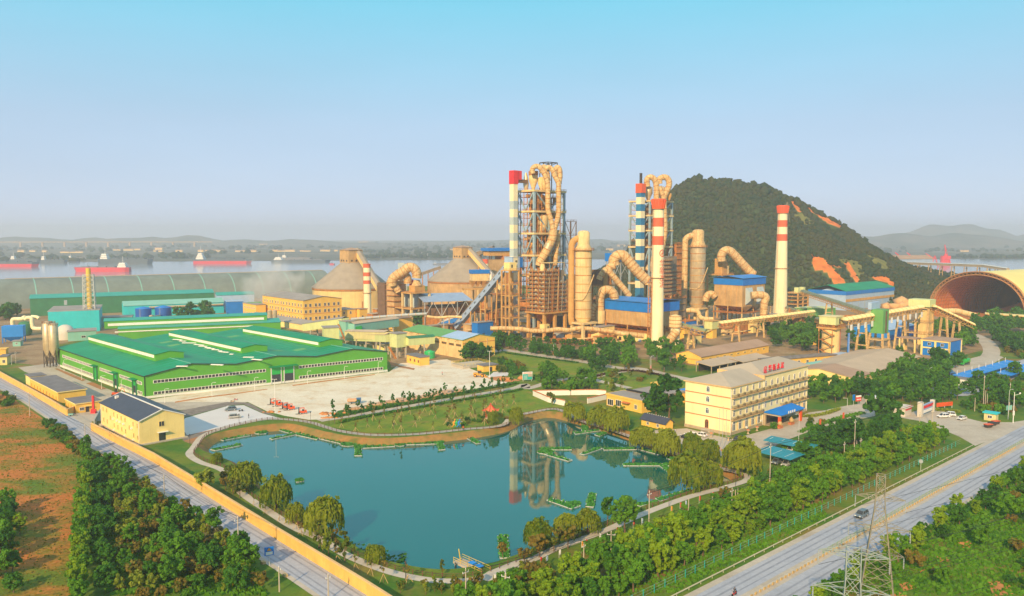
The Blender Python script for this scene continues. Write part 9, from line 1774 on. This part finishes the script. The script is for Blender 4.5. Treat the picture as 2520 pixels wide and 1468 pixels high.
for q,(k,x,y)in enumerate(far):
 P=G(k,x,max(y,(627/.61523-REG[k][1])*REG[k][2]*0+y),.5)
 if P.y>7500:P=P*(7500/P.y);P.z=.5
 o=thing('far_house',f'pale house on the hazy far shore, {nth(q + 1)} counting from the left edge','house',P,R(rnd.uniform(-20,20)),'houses on the far shore');s=P.y/2300;o.scale=(s*rnd.uniform(.5,1.4),s*.7,s*rnd.uniform(.4,.7))
 for nm,me in(('wall',hb),('roof',hr)):c=bpy.data.objects.new(nm,me);COL.objects.link(c);c.parent=o
br=thing('far_bridge','long pale viaduct on the far shore at the left','bridge',(-2800,4300,0),R(4));B().box(-600,1150,-8,8,26,29.5).obj('deck','conc_dust',br)
for q in range(15):B().box(-560+q*115,-552+q*115,-6,6,0,26).obj('pier','conc_dust',br)
P=at('h',825,180,1900);ck=thing('harbour_crane','pink-red harbour crane on the hazy river bank at right','crane',P,0);zt=V('h',825,-60,1900).z;z1=V('h',825,110,1900).z
for x in(-6,6):
 for y in(-5,5):B().bar((x*1.6,y,0),(x*1.1,y*.7,z1),2.2).obj('leg','signal_red',ck)
B().box(-10,10,-5,5,z1,z1+8).obj('portal','signal_red',ck);B().cyl((0,0,z1+7),(0,0,zt-22),4.0,3.0,12).obj('column','signal_red',ck);B().box(-11,9,-3,3,zt-46,zt-30).obj('machine_house','signal_red',ck);B().bar((0,0,zt-25),(-3,0,zt),1.6).obj('jib','signal_red',ck);B().bar((5,0,zt-26),(-3,0,zt),.8).obj('tie','signal_red',ck)
for x,Y,l in((355,1500,'far pink dock crane left of the harbour crane'),(490,1550,'far pink dock crane nearest the harbour crane'),(700,1700,'thin far dock crane right of the hill')):
 P=at('h',x,150,Y);th=thing('dock_crane',l,'crane',P,0);z=V('h',x,70,Y).z;B().bar((-8,0,0),(0,0,z),1.6).obj('leg','signal_red',th);B().bar((8,0,0),(0,0,z),1.6).obj('leg','signal_red',th);B().bar((0,0,z*.7),(-20,0,z*1.2),1.4).obj('jib','signal_red',th)
P=at('h',300,130,1350);th=thing('dock_shed','long dull red dock shed behind the hill shoulder','shed',P,R(8));B().house(-40,60,0,30,0,V('h',300,108,1350).z,V('h',300,95,1350).z).obj('wall','blue_grey',th);B().gable(-40,60,0,30,V('h',300,108,1350).z+.2,5,'x',1,.6).obj('roof','brown_roof',th)
gallery('river_conveyor','long pale conveyor gallery running to the river behind the arched shed',V('h',320,168,1000),V('h',1280,205,860),3.4,2.6,'tan_roof','pale_metal',0,7,'conc_dust');gallery('river_conveyor','last dropping span of the pale river conveyor behind the arched roof',V('h',1280,205,858),V('h',1560,248,820),3.4,2.6,'tan_roof','pale_metal',0,3,'conc_dust')
def volume_mat(name,dens,col,noise=0,aniso=.2,soft=None):
 m=bpy.data.materials.new(name);m.use_nodes=True;N=m.node_tree.nodes;L=m.node_tree.links;N.remove(N['Principled BSDF']);pv_=N.new('ShaderNodeVolumePrincipled');pv_.inputs['Color'].default_value=(*col,1);pv_.inputs['Anisotropy'].default_value=aniso;pv_.inputs['Density'].default_value=dens;L.new(pv_.outputs[0],N['Material Output'].inputs['Volume'])
 if noise:
  tc=N.new('ShaderNodeTexCoord');nz=N.new('ShaderNodeTexNoise');nz.inputs['Scale'].default_value=noise;nz.inputs['Detail'].default_value=6;L.new(tc.outputs['Object'],nz.inputs['Vector']);gd=N.new('ShaderNodeVectorMath');gd.operation='LENGTH';mp=N.new('ShaderNodeMapping');mp.inputs['Scale'].default_value=soft;L.new(tc.outputs['Object'],mp.inputs[0]);L.new(mp.outputs[0],gd.inputs[0])
  ma=N.new('ShaderNodeMath');ma.operation='SUBTRACT';L.new(nz.outputs[0],ma.inputs[0]);m2=N.new('ShaderNodeMath');m2.operation='MULTIPLY';L.new(gd.outputs['Value'],m2.inputs[0]);m2.inputs[1].default_value=.62;L.new(m2.outputs[0],ma.inputs[1]);m3=N.new('ShaderNodeMath');m3.operation='MULTIPLY';m3.use_clamp=False;L.new(ma.outputs[0],m3.inputs[0]);m3.inputs[1].default_value=dens;m4=N.new('ShaderNodeMath');m4.operation='MAXIMUM';m4.inputs[1].default_value=0;L.new(m3.outputs[0],m4.inputs[0]);L.new(m4.outputs[0],pv_.inputs['Density'])
 M[name]=m;return m
volume_mat('steam',.6,(1,1,1),.06,0,(1/34,1/12,1/30))
P=V('b',1400,690,700);o=B().lathe([(.1,-30),(22,-24),(32,-5),(30,12),(18,26),(.1,31)],18).obj('steam_plume','steam',None,P,0);o.scale=(1.05,.38,1);kind(o,'stuff');o['label']='drifting white steam plume left of the laboratory';o['category']='steam'
HAZE_D=2.1e-4
volume_mat('haze',HAZE_D,(.90,.92,1.0),0,.2)
o=B().box(-8990,8990,-280,8980,-6,152).obj('haze','haze');kind(o,'stuff');o['label']='thin bluish haze over river and plant';o['category']='haze'
